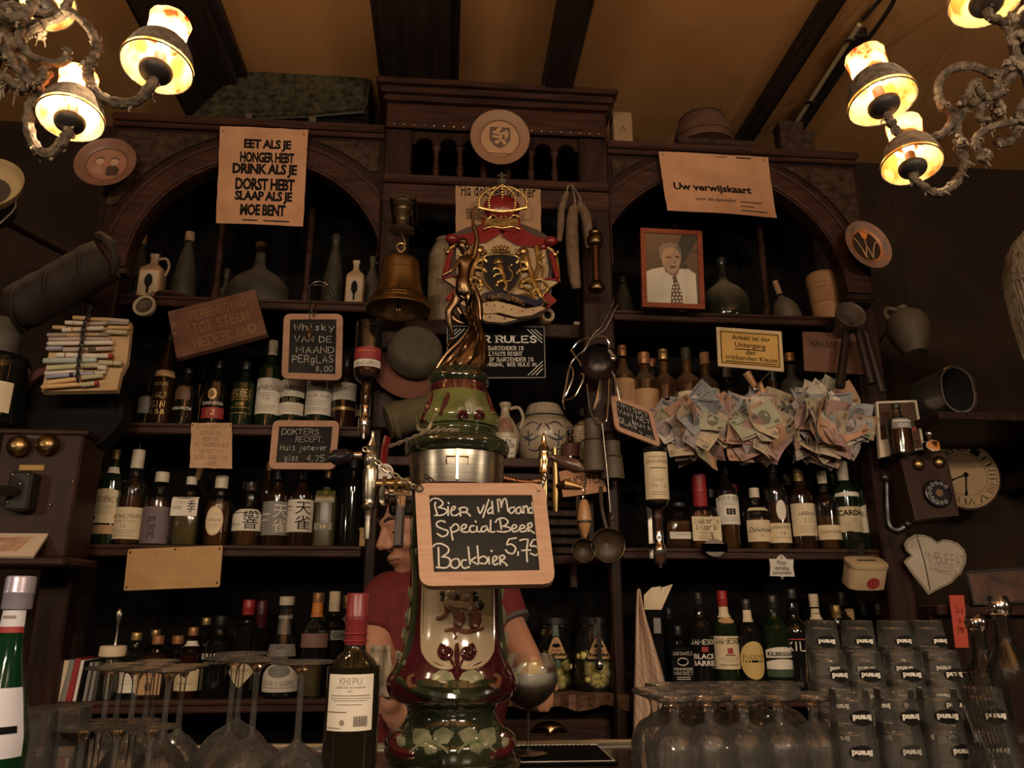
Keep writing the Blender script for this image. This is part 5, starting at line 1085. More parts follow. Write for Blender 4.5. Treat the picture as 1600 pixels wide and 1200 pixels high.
obj('crown_loop', MB().box(-.010, .010, -.008, .008, -.006, .022, .003).tube([(.013*math.cos(k*PI/6), 0, .034+.013*math.sin(k*PI/6)) for k in range(12)], .004, 8, True), BRASS, t)
u0 = P(626, 388, 2.18)-o0
obj('hook', MB().tube(cat([(0, 0, .030), (.012, 0, .04), (.008, 0, .062), (0, 0, .075)], 5), .0035, 8), STEEL, t)
zt_ = (P(626, 318, 2.18)-o0).z
obj('bracket_column', MB().lathe(smooth_prof([(0, .07), (.012, .075), (.036, .085), (.038, .095), (.020, .10), (.018, .115), (.022, .12), (.020, zt_-.03), (.024, zt_-.028), (.026, zt_-.02), (.018, zt_-.018), (.032, zt_-.004), (.034, zt_)], 2), 22), mat('bracket_bronze', (.055, .034, .018), .35, .6, col2=(.10, .07, .035), nscale=30), t)
obj('bracket_capital', MB().box(-.042, .042, -.03, .16, zt_, zt_+.018, .004).box(-.03, .03, .02, .16, zt_-.03, zt_, .004), CARVED, t)

# ------------------------------------------------------------------ carved coat of arms
bd = Board('carved_coat_of_arms', 'carved gilded coat of arms with crown, lions and draped mantle', 'carving', [(690, 300), (870, 300), (870, 510), (690, 510)], [2.27, 2.25], .03)
A = bd.root
def px3(p, y): x, z = bd.px(*p); return (x, y, z)
def slab(nm, pts, m, front, th=.012): return obj(nm, MB().prism([bd.px(*p) for p in pts], th, y0=front), m, A)
def bead(nm, pts, m, y, r, closed=False, k=5, flat_=1.):
    q = [px3(p, y) for p in pts]; q = cat(q, k, closed) if len(q) > 2 else [Vector(a) for a in q]
    return obj(nm, MB().tube(q, r, 8, closed, flat=flat_), m, A)
slab('backboard', [(700, 366), (730, 352), (760, 345), (812, 345), (840, 356), (866, 372), (862, 470), (845, 492), (790, 504), (735, 498), (708, 470)], mat('dark_mantle', (.05, .02, .012), .6), .012)
slab('mantle', [(712, 378), (745, 374), (783, 366), (820, 376), (852, 385), (857, 420), (853, 450), (862, 470), (845, 478), (805, 468), (760, 472), (725, 478), (706, 466), (714, 440)], CREAML, .0, .014)
for pts in ([(740, 384), (736, 410), (742, 440), (734, 468)], [(838, 386), (842, 412), (836, 440), (846, 466)], [(726, 388), (724, 420), (728, 452)], [(849, 392), (850, 424), (846, 455)]): bead('mantle_fold', pts, GOLD if pts[0][0] in (838, 740) else CREAML, -.003, .0085)
for s_ in (0, 1):
    mx = (lambda p: p) if not s_ else (lambda p: (1564-p[0]+2, p[1]+4))
    slab('red_drape', [mx(p) for p in ((783, 366), (760, 380), (735, 384), (712, 378), (706, 372), (735, 366), (752, 352), (755, 338))][::(-1 if s_ else 1)], REDL, -.008, .02)
    obj('drape_knot', MB().ball(px3(mx((706, 376)), -.012), (.022, .018, .017), 14, 9).ball(px3(mx((718, 384)), -.008), (.013, .012, .012), 10, 7), REDL, A)
    bead('drape_cord', [mx(p) for p in ((712, 386), (704, 391), (699, 398), (695, 392))], GOLD, -.016, .005)
    bead('drape_tail', [mx(p) for p in ((705, 392), (700, 412), (695, 432))], REDL, -.006, .009)
    bead('drape_fringe', [mx(p) for p in ((697, 395), (694, 415), (692, 438))], GOLD, -.004, .004)
    slab('mantle_point', [mx(p) for p in ((693, 437), (714, 434), (718, 448), (712, 450))][::(-1 if s_ else 1)], CREAML, -.006, .014)
    bead('red_lining', [mx(p) for p in ((692, 437), (704, 434), (716, 434))], REDL, -.010, .004)
    slab('lower_drape', [mx(p) for p in ((696, 466), (714, 450), (718, 462), (710, 478))][::(-1 if s_ else 1)], REDL, -.004, .014)
# crown
obj('crown_cap', MB().ball(px3((784, 326), -.002), (.062, .030, .048), 20, 12), REDL, A)
slab('crown_band', [(758, 345), (808, 345), (810, 356), (756, 356)], GOLD, -.014, .03)
slab('crown_lining', [(757, 356), (809, 356), (806, 366), (783, 362), (760, 367)], REDL, -.012, .026)
for pts in ([(750, 331), (748, 318), (756, 307), (770, 299), (784, 296)], [(764, 333), (764, 316), (772, 303), (784, 296)], [(784, 334), (784, 315), (784, 296)], [(803, 333), (804, 316), (796, 303), (784, 296)], [(820, 331), (822, 318), (814, 307), (800, 299), (784, 296)]):
    q = cat([px3(p, -.020-.006*math.cos((pts[0][0]-784)/36*1.5)) for p in pts], 5); mb = MB()
    for i, p in enumerate(q): mb.ball(p, (.0055, .005, .0055), 8, 5)
    obj('crown_arch', mb.tube(q, .004, 6), GOLD, A)
mb = MB(); q = cat([px3(p, -.026) for p in ((747, 331), (765, 335), (784, 337), (803, 335), (822, 331))], 5)
for p in q: mb.ball(p, .0048, 8, 5)
obj('crown_circlet', mb.tube(q, .005, 6), GOLD, A)
bead('crown_leaf_band', [(754, 341), (762, 346), (770, 340), (778, 346), (786, 340), (794, 346), (802, 340), (812, 344)], GOLD, -.016, .004, k=3)
bead('crown_lower_band', [(755, 362), (768, 358), (784, 360), (800, 358), (812, 362)], GOLD, -.016, .004)
obj('crown_orb', MB().ball(px3((784, 288), -.012), .016, 12, 8).box(*(lambda c: (c[0]-.003, c[0]+.003, c[1]-.003, c[1]+.003, c[2], c[2]+.038))(px3((784, 288), -.012))).box(*(lambda c: (c[0]-.015, c[0]+.015, c[1]-.003, c[1]+.003, c[2]+.022, c[2]+.028))(px3((784, 288), -.012))), DUSTY, A)
# shield and lions
sh = [(757, 404), (783, 401), (808, 405), (813, 425), (808, 445), (796, 460), (784, 465), (770, 459), (758, 444), (753, 424)]
slab('shield', sh, BLACKL, -.016, .018); bead('shield_rim', sh, GOLD, -.017, .003, True, 3)
def lion(nm, cx, cy, s_, flip, y, r):
    f = -1 if flip else 1; g = lambda *pp: [px3((cx+f*a*s_, cy+b*s_), y) for a, b in pp]; mb = MB()
    for pts, rr in (([(2, 20), (3, 8), (-2, -4), (-4, -14)], [1.5, 1.7, 2.1, 1.8]), ([(-2, -4), (-12, -8), (-17, -4)], [1.2, 1., .8]), ([(-1, 2), (-12, 4), (-16, 9)], [1.2, 1., .8]), ([(3, 14), (-8, 18), (-10, 26)], [1.5, 1.1, .8]), ([(4, 16), (8, 24), (4, 32), (10, 34)], [1.5, 1.2, .9, .7]), ([(5, 16), (16, 14), (18, 0), (12, -8), (18, -14)], [.7, .6, .6, .6, 1.])):
        q = cat(g(*pts), 4); k = len(q)-1; mb.tube(q, [r*(rr[min(len(rr)-1, int(i/k*(len(rr)-1)))]) for i in range(k+1)], 8)
    c = g((-7, -19))[0]; mb.ball(c, (r*2.6, r*2.2, r*2.6), 12, 8)
    for a in range(7): mb.ball((c[0]+r*2.4*math.cos(a*.9), c[1]+r*.4, c[2]+r*2.4*math.sin(a*.9)), r*1.0, 8, 5)
    mb.ball(g((-14, -17))[0], (r*1.3, r*1.2, r), 8, 6)
    return obj(nm, mb, GOLD, A)
lion('shield_lion', 784, 430, .85, False, -.020, .0045)
lion('supporter_lion', 826, 420, 1.25, False, -.012, .0062); lion('supporter_lion', 740, 418, 1.25, True, -.012, .0062)
mb = MB(); q = px3((783, 393), -.014)
for a in (-2, -1, 0, 1, 2): mb.ball((q[0]+a*.011, q[1], q[2]+.008*(1-abs(a)*.3)), (.005, .005, .009), 8, 6)
obj('small_crown', mb.box(q[0]-.028, q[0]+.028, q[1]-.004, q[1]+.004, q[2]-.012, q[2]-.005, .002), GOLD, A)
mb = MB(); rg = random.Random(4)
for pts in ([(752, 452), (738, 460), (726, 452), (732, 440)], [(800, 468), (822, 462), (835, 470), (828, 458)], [(845, 440), (856, 452), (846, 468), (858, 478)], [(812, 448), (826, 455), (836, 448), (830, 438)], [(756, 466), (772, 470), (790, 468), (800, 462)]): mb.tube(cat([px3(p, -.014) for p in pts], 5), .0042, 7)
obj('acanthus_scrolls', mb, GOLD, A)['kind'] = 'stuff'
rib = [(746, 476), (755, 468), (770, 465), (790, 467), (808, 470), (822, 474), (836, 478), (846, 474)]
q = [bd.px(*p) for p in rib]; vs = []; fs = []
for i, p in enumerate(cat([(a, b, 0) for a, b in q], 4)):
    vs += [(p.x, -.022, p.y+.011), (p.x, -.024, p.y-.011), (p.x, -.012, p.y-.011), (p.x, -.012, p.y+.011)]
    if i: fs += [(4*i-4+k, 4*i-4+(k+1) % 4, 4*i+(k+1) % 4, 4*i+k) for k in range(4)]
rb_ = obj('motto_ribbon', MB().add(vs, fs), BLUEL, A)
mb = MB(); B = (bd.px(750, 0+480)[0], bd.px(0+784, 473)[1], bd.px(818, 480)[0], bd.px(784, 464)[1]); words(mb, 'JE MAINTIENDRAI', B, lambda x, z: (x, -.0255, z+.004-1.4*abs(x-bd.px(775, 470)[0])**1.6), font='pen', serif=.4, w=.7, keep=False); obj('lettering', mb, GOLD, rb_, smooth=False)
slab('ermine_fold', [(735, 486), (750, 478), (775, 474), (800, 480), (820, 486), (845, 482), (851, 486), (830, 496), (806, 499), (780, 492), (760, 494)], CREAML, -.018, .022)
slab('ermine_fold', [(742, 494), (770, 492), (790, 498), (808, 501), (786, 506), (760, 504)], CREAML, -.010, .016)
mb = MB()
for p in ((748, 484), (760, 480), (772, 481), (785, 483), (799, 487), (815, 490), (832, 488), (765, 499), (788, 501), (754, 489), (720, 400), (728, 440), (805, 394), (816, 398), (853, 415), (722, 470), (768, 395)): mb.ball(px3(p, -.0185), (.0022, .0015, .003), 6, 4)
obj('ermine_spots', mb, INK, A)['kind'] = 'stuff'
# ------------------------------------------------------------------ things on and around the cabinet
UPD = bpy.context.view_layer.update
def sized(x0, x1, y0, y1, Y): c = P((x0+x1)/2, y1, Y); return c, W(x0, x1, y1, Y), HT((x0+x1)/2, y0, y1, Y)
def lath(name, label, category, x, top, w, z, Y, prof, m, group=None, n=28, part='body', base_py=None):
    b = at_z(x, Y, z) if base_py is None else P(x, base_py, Y); H = P(x, top, Y).z-b.z; r = W(x-w/2, x+w/2, Q(b)[1], Y)/2
    t = thing(name, label, category, tuple(b), group=group)
    obj(part, MB().lathe(smooth_prof(prof, 3), n, Matrix.Diagonal((r, r, H, 1))), m, t); return t, r, H
# long dusty case lying on the left bay
c = P(440, 190, 2.45); t = thing('instrument_case', 'long dusty black case lying on top of the left bay', 'case', (c.x, 2.5, 3.02))
pts = [(P(a, b, 2.42)-Vector((c.x, 0, 3.02))) for a, b in ((285, 193), (330, 155), (365, 126), (428, 99), (500, 104), (565, 108), (580, 122), (575, 165), (570, 176), (480, 186))]
pts = [(p.x, max(.0, p.z)) for p in pts]; n = len(pts); cx_, cz_ = sum(p[0] for p in pts)/n, sum(p[1] for p in pts)/n
vs = []; fs = []
for y, k in ((-.10, .93), (-.085, .985), (-.06, 1), (.10, 1), (.13, .95)): vs += [(cx_+(p[0]-cx_)*k, y, cz_+(p[1]-cz_)*k) for p in pts]
for j in range(4): fs += [(j*n+i, j*n+(i+1) % n, j*n+n+(i+1) % n, j*n+n+i) for i in range(n)]
fs += [tuple(range(n-1, -1, -1)), tuple(range(4*n, 5*n))]
obj('case_shell', MB().add(vs, fs), CASEM, t)
obj('lid_seam', MB().tube([(cx_+(p[0]-cx_)*.99, -.088, cz_+(p[1]-cz_)*.80-.02) for p in (pts[0], pts[-1], pts[-2])], .004, 6), IRON, t)
obj('case_edge', MB().tube([(cx_+(p[0]-cx_)*.985, -.087, cz_+(p[1]-cz_)*.985) for p in pts], .005, 6, True), CASEM, t)
for x in (-.10, .12): obj('clasp', MB().box(x-.012, x+.012, -.108, -.098, .02, .05, .002), DUSTY, t)
# objects on top of the right bay
zt = 2.975+.03
t = thing('wooden_block', 'upright pale wooden block on the right bay beside the cornice', 'block', tuple(at_z(972, 2.42, zt))); h = P(972, 182, 2.42).z-zt; w = W(957, 987, 200, 2.42)/2
obj('block', MB().box(-w, w, -.03, .03, 0, h, .004), mat('pale_block', (.22, .13, .06), .8, col2=(.27, .165, .08), nscale=9), t); obj('carved_mark', MB().tube([(-.01, -.031, h*.45), (0, -.031, h*.58), (.01, -.031, h*.45)], .0018, 5), BRNP, t)
t = thing('display_board', 'narrow dark shelf board under the copper bowl', 'board', tuple(at_z(1113, 2.40, zt))); w = W(1056, 1173, 230, 2.40)/2
obj('plank', MB().box(-w, w, -.05, .10, 0, .028, .004), WOODH, t); obj('edge_strip', MB().box(-w, w, -.055, -.05, .004, .024, .002), CARVED, t)
t = thing('upturned_bowl', 'upturned dull copper bowl on top of the right bay', 'bowl', tuple(at_z(1100, 2.42, zt+.028))); r = W(1056, 1145, 215, 2.42)/2; h = P(1100, 184, 2.42).z-zt-.028
obj('bowl', MB().lathe(smooth_prof([(r, 0), (r*1.02, .004), (r*.96, h*.4), (r*.75, h*.85), (r*.3, h), (0, h)], 3), 36), mat('dull_copper', (.12, .055, .035), .45, .5, col2=(.18, .09, .055), nscale=9, dust=.5), t)
for f, q in ((.22, .99), (.86, .76)): obj('band', MB().tube([(r*q*math.cos(k*PI/18), r*q*math.sin(k*PI/18), h*f) for k in range(36)], .0035, 6, True), CARVED, t)
for x, top, w, lb in ((1237, 197, 36, 'taller dusty box standing on the right end of the right bay'), (1262, 213, 16, 'smaller dusty box at the right end of the right bay')):
    t = thing('dusty_box', lb, 'box', tuple(at_z(x, 2.43, zt))); h = P(x, top, 2.43).z-zt; w = W(x-w/2, x+w/2, 220, 2.43)/2
    obj('box_body', MB().box(-w, w, -.03, .03, 0, h*.93, .003), CARVED, t); obj('lid', MB().box(-w-.002, w+.002, -.032, .032, h*.86, h, .003), CARVED, t)
# top right shelf
t, r, H = lath('clay_pot', 'rough orange terracotta pot at the right end of the top right shelf', 'pot', 1294, 432, 46, zA, 2.50, [(.78, 0), (.84, .03), (.92, .5), (.98, .74), (.98, .78), (1.03, .80), (1.05, .95), (1.0, 1), (.9, .98), (.85, .5), (0, .45)], TERRA)
for f in (.44, .70): obj('throwing_ring', MB().tube([(r*(.90+.1*f)*math.cos(k*PI/14), r*(.90+.1*f)*math.sin(k*PI/14), H*f) for k in range(28)], .0025, 6, True), TERRA, t)
bottle(1236, 438, 40, 'demijohn', STONED, 'small pot bellied flask with a tilted pale neck left of the clay pot', zA, 2.50, cap=(CORK, .70, 1.2), name='flask', lean=(0, -14))
t, r, H = lath('lidded_pot', 'dusty lidded pot with a knob at the corner of the top right shelf', 'pot', 1335, 480, 42, zA-.02, 2.36, [(.6, -.9), (.75, -.7), (.8, -.3), (.95, .0), (1, .2), (.95, .35), (.7, .4)], DUSTB, base_py=481)
obj('lid', MB().lathe(smooth_prof([(r*1.1, H*.38), (r*1.08, H*.46), (r*.8, H*.66), (r*.3, H*.78), (r*.2, H*.82), (r*.28, H*.92), (r*.18, H*1.0), (0, H*1.02)], 3), 24), DUSTB, t)
# speaking trumpets
o0 = P(1330, 490, 2.26); t = thing('speaking_trumpet', 'old horn of a speaking trumpet with two dark tubes below', 'horn', tuple(o0)); r = W(1306, 1351, 495, 2.26)/2
X = RX(78) @ RZ(0)
obj('horn_bell', MB().lathe(smooth_prof([(r, 0), (r*1.03, -.004), (r*.98, -.012), (r*.7, -.045), (r*.45, -.085), (r*.35, -.11), (r*.30, -.11), (r*.6, -.045), (r*.92, -.006), (r, 0)], 3), 36, RX(72), cap=False), mat('tarnished_horn', (.14, .10, .075), .5, .5, col2=(.20, .15, .11), nscale=14), t)
for a, b in (((1322, 520), (1312, 605)), ((1340, 515), (1362, 600)), ((1352, 520), (1378, 612))):
    obj('tube', MB().tube([P(*a, 2.29)-o0, P(*b, 2.27)-o0], [.012, .016], 10), mat('dark_tube', (.03, .022, .018), .3, .5), t)
obj('bracket', MB().box(-.03, .03, .04, .12, -.02, .01, .003), IRON, t)
# hanging jug on the right wall
o0 = P(1408, 482, 2.42); t = thing('hanging_jug', 'round brown jug with a small handle hanging mouth up by the right wall', 'jug', tuple(o0), (R(-14), 0, 0)); w = W(1376, 1436, 520, 2.42)/2; h = HT(1408, 482, 556, 2.42)*1.08
obj('jug_body', MB().lathe(smooth_prof([(0, -h), (w*.5, -h), (w*.55, -h*.97), (w*.85, -h*.7), (w, -h*.42), (w*.8, -h*.2), (w*.35, -h*.10), (w*.28, -h*.03), (w*.32, 0), (w*.2, .002), (0, -.01)], 3), 32), STONED, t)
obj('handle', MB().tube(cat([(-w*.28, 0, -h*.04), (-w*.75, 0, -h*.02), (-w*.95, 0, -h*.14), (-w*.78, 0, -h*.26)]), .008, 8), STONED, t)
obj('hanging_nail', MB().tube([(0, .02, -.01), (0, .40, -.055)], .004, 6), IRON, t)
# steel oval holder on its bracket shelf
c, w, h = sized(1476, 1530, 572, 646, 2.20); t = thing('steel_holder', 'oval open ended steel napkin holder standing on a wall shelf', 'holder', tuple(c)); w *= .5
def stadium(w, h, k=10): return [(w*math.cos(PI-PI*i/k), h-w+w*math.sin(PI-PI*i/k)) for i in range(k+1)]+[(w*math.cos(-PI*i/k), w+w*math.sin(-PI*i/k)) for i in range(k+1)]
so, si = stadium(w, h), [(x*.88, h/2+(z-h/2)*.92) for x, z in stadium(w, h)]; n = len(so); L = .16
vs = [(x, 0, z) for x, z in so]+[(x, 0, z) for x, z in si]+[(x, L, z) for x, z in so]+[(x, L, z) for x, z in si]; fs = []
for i in range(n): j = (i+1) % n; fs += [(i, j, n+j, n+i), (i, 2*n+i, 2*n+j, j), (n+i, n+j, 3*n+j, 3*n+i), (2*n+i, 3*n+i, 3*n+j, 2*n+j)]
obj('steel_sleeve', MB().add(vs, fs), mat('satin_steel', (.34, .32, .31), .35, .9), t); obj('back_plate', MB().prism(si, .003, y0=L-.005), IRON, t)
obj('rim', MB().tube([(x, -.001, z) for x, z in so], .003, 6, True), STEEL, t)
ts = thing('wall_shelf', 'dark wall shelf under the steel holder', 'shelf', tuple(c)); obj('shelf_board', MB().box(-w-.04, .62, -.03, WALLY-2.20-.001, -.028, -.002, .003), WOOD, ts)
for x in (.50, .60): obj('shelf_bracket', MB().box(x, x+.02, .02, WALLY-2.20-.001, -.16, -.028, .003), WOOD, ts)
# framed bottle advertisement and the miniature beside it
bd = Board('framed_advert', 'framed advertisement of a glass bottle standing on the wall telephone', 'picture', [(1368, 628), (1431, 626), (1444, 702), (1374, 716)], [2.31, 2.28], .012)
bd.frame(CAPW, .007, .001, front=-.004, t=.014); pic = bd.sheet(mat('advert_ground', (.035, .018, .012), .4, col2=(.09, .04, .02), nscale=6), 'picture_panel', inset=.005, y0=.001, t=.004)
pts = [bd.uv(u, v) for u, v in ((.02, .98), (.02, .70), (.30, .68), (.32, .98))]; obj('printed_corner', MB().add([(x, -.0006, z) for x, z in pts], [(0, 3, 2, 1)]), PAPERC, pic, smooth=False)
pts = [bd.uv(u, v) for u, v in ((.66, .62), (.9, .52), (.92, .57), (.68, .68))]; obj('printed_ribbon', MB().add([(x, -.0006, z) for x, z in pts], [(0, 3, 2, 1)]), LABR, pic, smooth=False)
t = bottle(1408, 632, 34, 'whisky', GLASSD, 'clear bottle with a curved label standing before the framed advertisement', 0, 2.24, cap=(CAPK, .92), labels=[(652, 668, 60, LABG, [('-', WHTP, .2, .35), ('GIN', WHTP, .5, .9)])], loc=P(1410, 710, 2.24), liquid=WHISKYD, fill=.5)
t = bottle(1454, 676, 22, 'squat', GLASSD, 'miniature bottle with a round orange label on the right wall telephone', 0, 2.22, cap=(STEEL, .9, 1.6), labels=[(686, 704, 64, None, [('o', CAPW, 0, 1, {'u': 1}), ('o', LABO, .08, .92, {'u': .88})])], loc=P(1456, 708, 2.22), liquid=WHISKYD, fill=.7)
# telephones
def bellpair(t, o0, ps, r, Y, m):
    for p in ps:
        q = P(*p, Y)-o0; obj('bell_gong', MB().lathe(smooth_prof([(r, .0), (r*.98, -r*.15), (r*.75, -r*.55), (r*.3, -r*.78), (r*.12, -r*.80), (r*.1, -r*.88), (0, -r*.9)], 3), 28, TR(*q) @ RX(90) @ Matrix.Diagonal((1, 1, -1, 1))), m, t)
Yp = 2.20
c0, c1 = P(4, 672, Yp), P(119, 872, Yp); o0 = Vector((c0.x, Yp, c1.z)); w, h = P(119, 760, Yp).x-c0.x, c0.z-c1.z
t = thing('wall_telephone', 'antique wooden wall telephone with two brass bells, below the drum', 'telephone', tuple(o0))
obj('case', MB().box(0, w, 0, .14, 0, h, .006).box(-.01, w+.012, -.008, .15, h-.012, h+.004, .004), mat('telephone_wood', (.022, .0085, .005), .45, spec=.25, col2=(.040, .016, .009), nscale=6, stretch=(5, 5, 1)), t)
bellpair(t, o0, ((29, 697), (74, 695)), W(10, 46, 697, Yp)/2, Yp-.012, BRASS)
a = P(57, 679, Yp)-o0; obj('name_plate', MB().box(a.x-.02, a.x+.02, -.003, 0, a.z-.009, a.z+.009, .001), IRON, t); obj('plate_edge', MB().tube([(a.x+sx*.02, -.004, a.z+sz*.009) for sx, sz in ((-1, -1), (1, -1), (1, 1), (-1, 1))], .001, 4, True), CAPS, t)
a = P(50, 731, Yp)-o0; obj('brass_plate', MB().box(a.x-.033, a.x+.033, -.004, 0, a.z-.008, a.z+.008, .002), mat('yellow_brass_plate', (.40, .24, .06), .5), t)
a = P(43, 772, Yp)-o0; tr = obj('transmitter_arm', MB().box(a.x-.03, a.x+.03, -.05, 0, a.z-.05, a.z+.055, .006).tube([(a.x, -.04, a.z), (a.x-.03, -.10, a.z-.005)], .014, 10), IRON, t)
obj('mouthpiece', MB().lathe(smooth_prof([(.012, 0), (.014, .02), (.026, .05), (.033, .055), (.028, .05), (.01, .02), (0, .02)], 2), 20, TR(a.x-.03, -.10, a.z-.005) @ RY(-60) @ RX(35)), IRON, tr)
for dx, dz in ((-.02, .045), (.02, .045), (-.02, -.03), (.005, .02)): obj('screw', MB().ball((a.x+dx, -.052, a.z+dz), .004, 8, 5), STEEL, tr)
for p in ((114, 675), (118, 752), (82, 789)): q = P(*p, Yp)-o0; obj('screw', MB().ball((q.x-.006, -.002, q.z), .004, 8, 5), STEEL, t)
obj('writing_shelf', MB().box(-.04, w+.03, -.06, .14, -.024, 0, .006), mat('telephone_wood', (.045, .019, .011)), t)
bd = Board('magazine', 'open magazine with a reddish picture lying on the telephone shelf', 'magazine', [(-40, 823), (82, 824), (52, 869), (-60, 868)], [2.22, 2.13], .006)
bd.sheet(mat('glossy_page', (.62, .50, .36), .35), t=.003); obj('pages', MB().prism(bd.ring(.001), .005, y0=.003), PAPERC, bd.root)
pc = [bd.uv(u, v) for u, v in ((.2, .40), (.85, .34), (.72, .84), (.1, .86))]; obj('printed_picture', MB().add([(x, -.0006, z) for x, z in pc], [(0, 3, 2, 1)]), mat('printed_picture', (.38, .15, .09), .4, col2=(.58, .40, .26), nscale=24), bd.root, smooth=False)
bd.text([('DE BAR', .30, .06, .62, .24)], BRNP, bold=.03)
bd = Board('wall_telephone', 'dark wooden wall telephone with dial and two small bells, at the right bay', 'telephone', [(1407, 712), (1478, 708), (1497, 805), (1430, 811)], [2.27, 2.25], .12)
TW = mat('telephone_wood', (.045, .019, .011)); bd.sheet(TW, 'case', rad=.004); obj('case_edge', MB().tube([(x, 0, z) for x, z in bd.ring(0)], .003, 5, True), WOODH, bd.root)
for p in ((1434, 726), (1466, 723)):
    q = bd.px(*p); obj('bell_gong', MB().ball((q[0], -.004, q[1]), (.020, .016, .020), 18, 10), BRASS, bd.root)
q = bd.px(1463, 772); d = obj('dial', MB().lathe(smooth_prof([(.044, .0), (.044, .010), (.038, .014), (.02, .014), (.0, .014)], 2), 28, TR(q[0], 0, q[1]) @ RX(90)), BLACKL, bd.root)
for k in range(10): obj('finger_hole', MB().lathe([(.004, 0), (.006, .001), (.006, .003), (.004, .003)], 10, TR(q[0]+.031*math.cos(k*.5+.6), -.0145, q[1]+.031*math.sin(k*.5+.6)) @ RX(90), cap=False), CAPS, d)
obj('dial_centre', MB().lathe([(.012, .0), (.012, .003), (0, .004)], 16, TR(q[0], -.0135, q[1]) @ RX(90)), BRNP, d)
UPD(); iv = bd.root.matrix_world.inverted(); L_ = lambda a, b, y: iv @ P(a, b, y)
obj('handset', MB().tube(cat([L_(1377, 745, 2.24), L_(1384, 752, 2.22), L_(1385, 790, 2.22), L_(1388, 820, 2.22), L_(1402, 829, 2.21), L_(1420, 818, 2.2)], 5), [.010]*10+[.012]*16, 10).ball(L_(1383, 746, 2.22), (.02, .015, .02), 12, 8).ball(L_(1418, 819, 2.2), (.018, .015, .018), 12, 8), mat('bakelite', (.008, .006, .005), .3, spec=.3), bd.root)
# clock on the right wall
o0 = P(1508, 742, 2.60); r = W(1458, 1556, 742, 2.60)/2; t = thing('wall_clock', 'old round clock face with roman numerals behind the right telephone', 'clock', tuple(o0), (0, 0, R(-6)))
obj('clock_body', MB().lathe([(r*1.06, 0), (r*1.06, -.10), (0, -.10)], 40, RX(90)), WOOD, t); obj('clock_face', MB().lathe([(r, .002), (0, .002)], 40, RX(90), cap=False), mat('clock_cream', (.36, .24, .12), .6, col2=(.30, .19, .09), nscale=8), t)
mb = MB()
for k, s_ in enumerate(('XII', 'I', 'II', 'III', 'IIII', 'V', 'VI', 'VII', 'VIII', 'IX', 'X', 'XI')):
    a = R(90-30*k); ca, sa = math.cos(a), math.sin(a); words(mb, s_, (-r*.14, -r*.1, r*.14, r*.1), lambda x, z: (ca*(r*.80+z)+sa*x, -.0035, sa*(r*.80+z)-ca*x), font='pen', w=.8, keep=False)
obj('numerals', mb, INK, t, smooth=False)
for k in range(2): obj('minute_track', MB().tube([(r*(.94-.3*k)*math.cos(i*PI/24), -.003, r*(.94-.3*k)*math.sin(i*PI/24)) for i in range(48)], .0008, 4, True), BRNP, t)
for a, L in ((R(200), .5), (R(262), .62)): obj('clock_hand', MB().tube([(0, -.007, 0), (r*L*.7*math.cos(a), -.007, r*L*.7*math.sin(a)), (r*L*math.cos(a), -.007, r*L*math.sin(a))], [.003, .002, .006], 5), INK, t)
obj('hub', MB().ball((0, -.007, 0), (.009, .004, .009), 10, 6), INK, t)
# right edge: hanging straw lampshade, dark picture, red card, dark rack
o0 = P(1648, 345, 1.75); t = thing('straw_lampshade', 'grey straw pendant shade with a long fringe at the right edge', 'lamp', tuple(o0)); r = W(1568, 1728, 430, 1.75)/2; hh = HT(1648, 345, 440, 1.75)
obj('woven_dome', MB().lathe(smooth_prof([(.02, .02), (r*.45, -.01), (r*.8, -hh*.35), (r*.97, -hh*.75), (r, -hh), (r*.96, -hh)], 3), 40, cap=False, wob=lambda a, z: 1+.02*math.sin(a*20+z*90)), mat('grey_straw', (.20, .16, .11), .95, col2=(.34, .28, .19), nscale=60, bump=.8), t)
mb = MB(); rg = random.Random(5)
for i in range(70):
    a = 2*PI*i/70; q = r*.97; mb.tube([(q*math.cos(a), q*math.sin(a), -hh), (q*.97*math.cos(a+.02), q*.97*math.sin(a+.02), -hh-.10), (q*.9*math.cos(a+.03), q*.9*math.sin(a+.03), -hh-.17-.04*rg.random())], [.005, .004, .0015], 5)
obj('straw_fringe', mb, mat('grey_straw', (.2, .16, .11)), t)['kind'] = 'stuff'
obj('cord', MB().tube([(0, 0, .02), (0, 0, CEIL-o0.z)], .005, 6), IRON, t)
bd = Board('dark_picture', 'small dark picture of shrimps in a thin frame at the right edge', 'picture', [(1508, 893), (1640, 884), (1650, 940), (1520, 946)], [2.3, 2.28], .012); bd.frame(IRON, .006, .001, t=.014); bd.sheet(mat('dark_picture', (.02, .010, .006), .5, col2=(.10, .042, .02), nscale=22), 'picture_panel', inset=.004, y0=.001, t=.004)
ts = thing('side_cupboard', 'dark cupboard at the right edge behind the beer tumblers', 'cupboard', tuple(at_z(1600, 2.3, 0)))
xl = cR.x+rR+.115-ts.location.x
obj('carcass', MB().box(xl, .7, .04, .45, 0, 1.38, .004), WOOD, ts); obj('cupboard_top', MB().box(xl, .72, .0, .46, 1.38, 1.41, .004), WOODH, ts)
bd = Board('red_card', 'upright orange red card with black handwriting above the beer tumblers', 'card', [(1483, 930), (1506, 930), (1514, 1012), (1493, 1012)], [2.28, 2.26], .002); bd.sheet(mat('vermilion', (.42, .055, .028), .7))
bd.text([('Cafe', .25, .20, .85, .36, {'font': 'pen', 'jit': .6, 'w': .8}), ('de', .3, .42, .75, .54, {'font': 'pen', 'jit': .6, 'w': .8}), ('Ster', .25, .58, .85, .74, {'font': 'pen', 'jit': .6, 'w': .8})], INK)
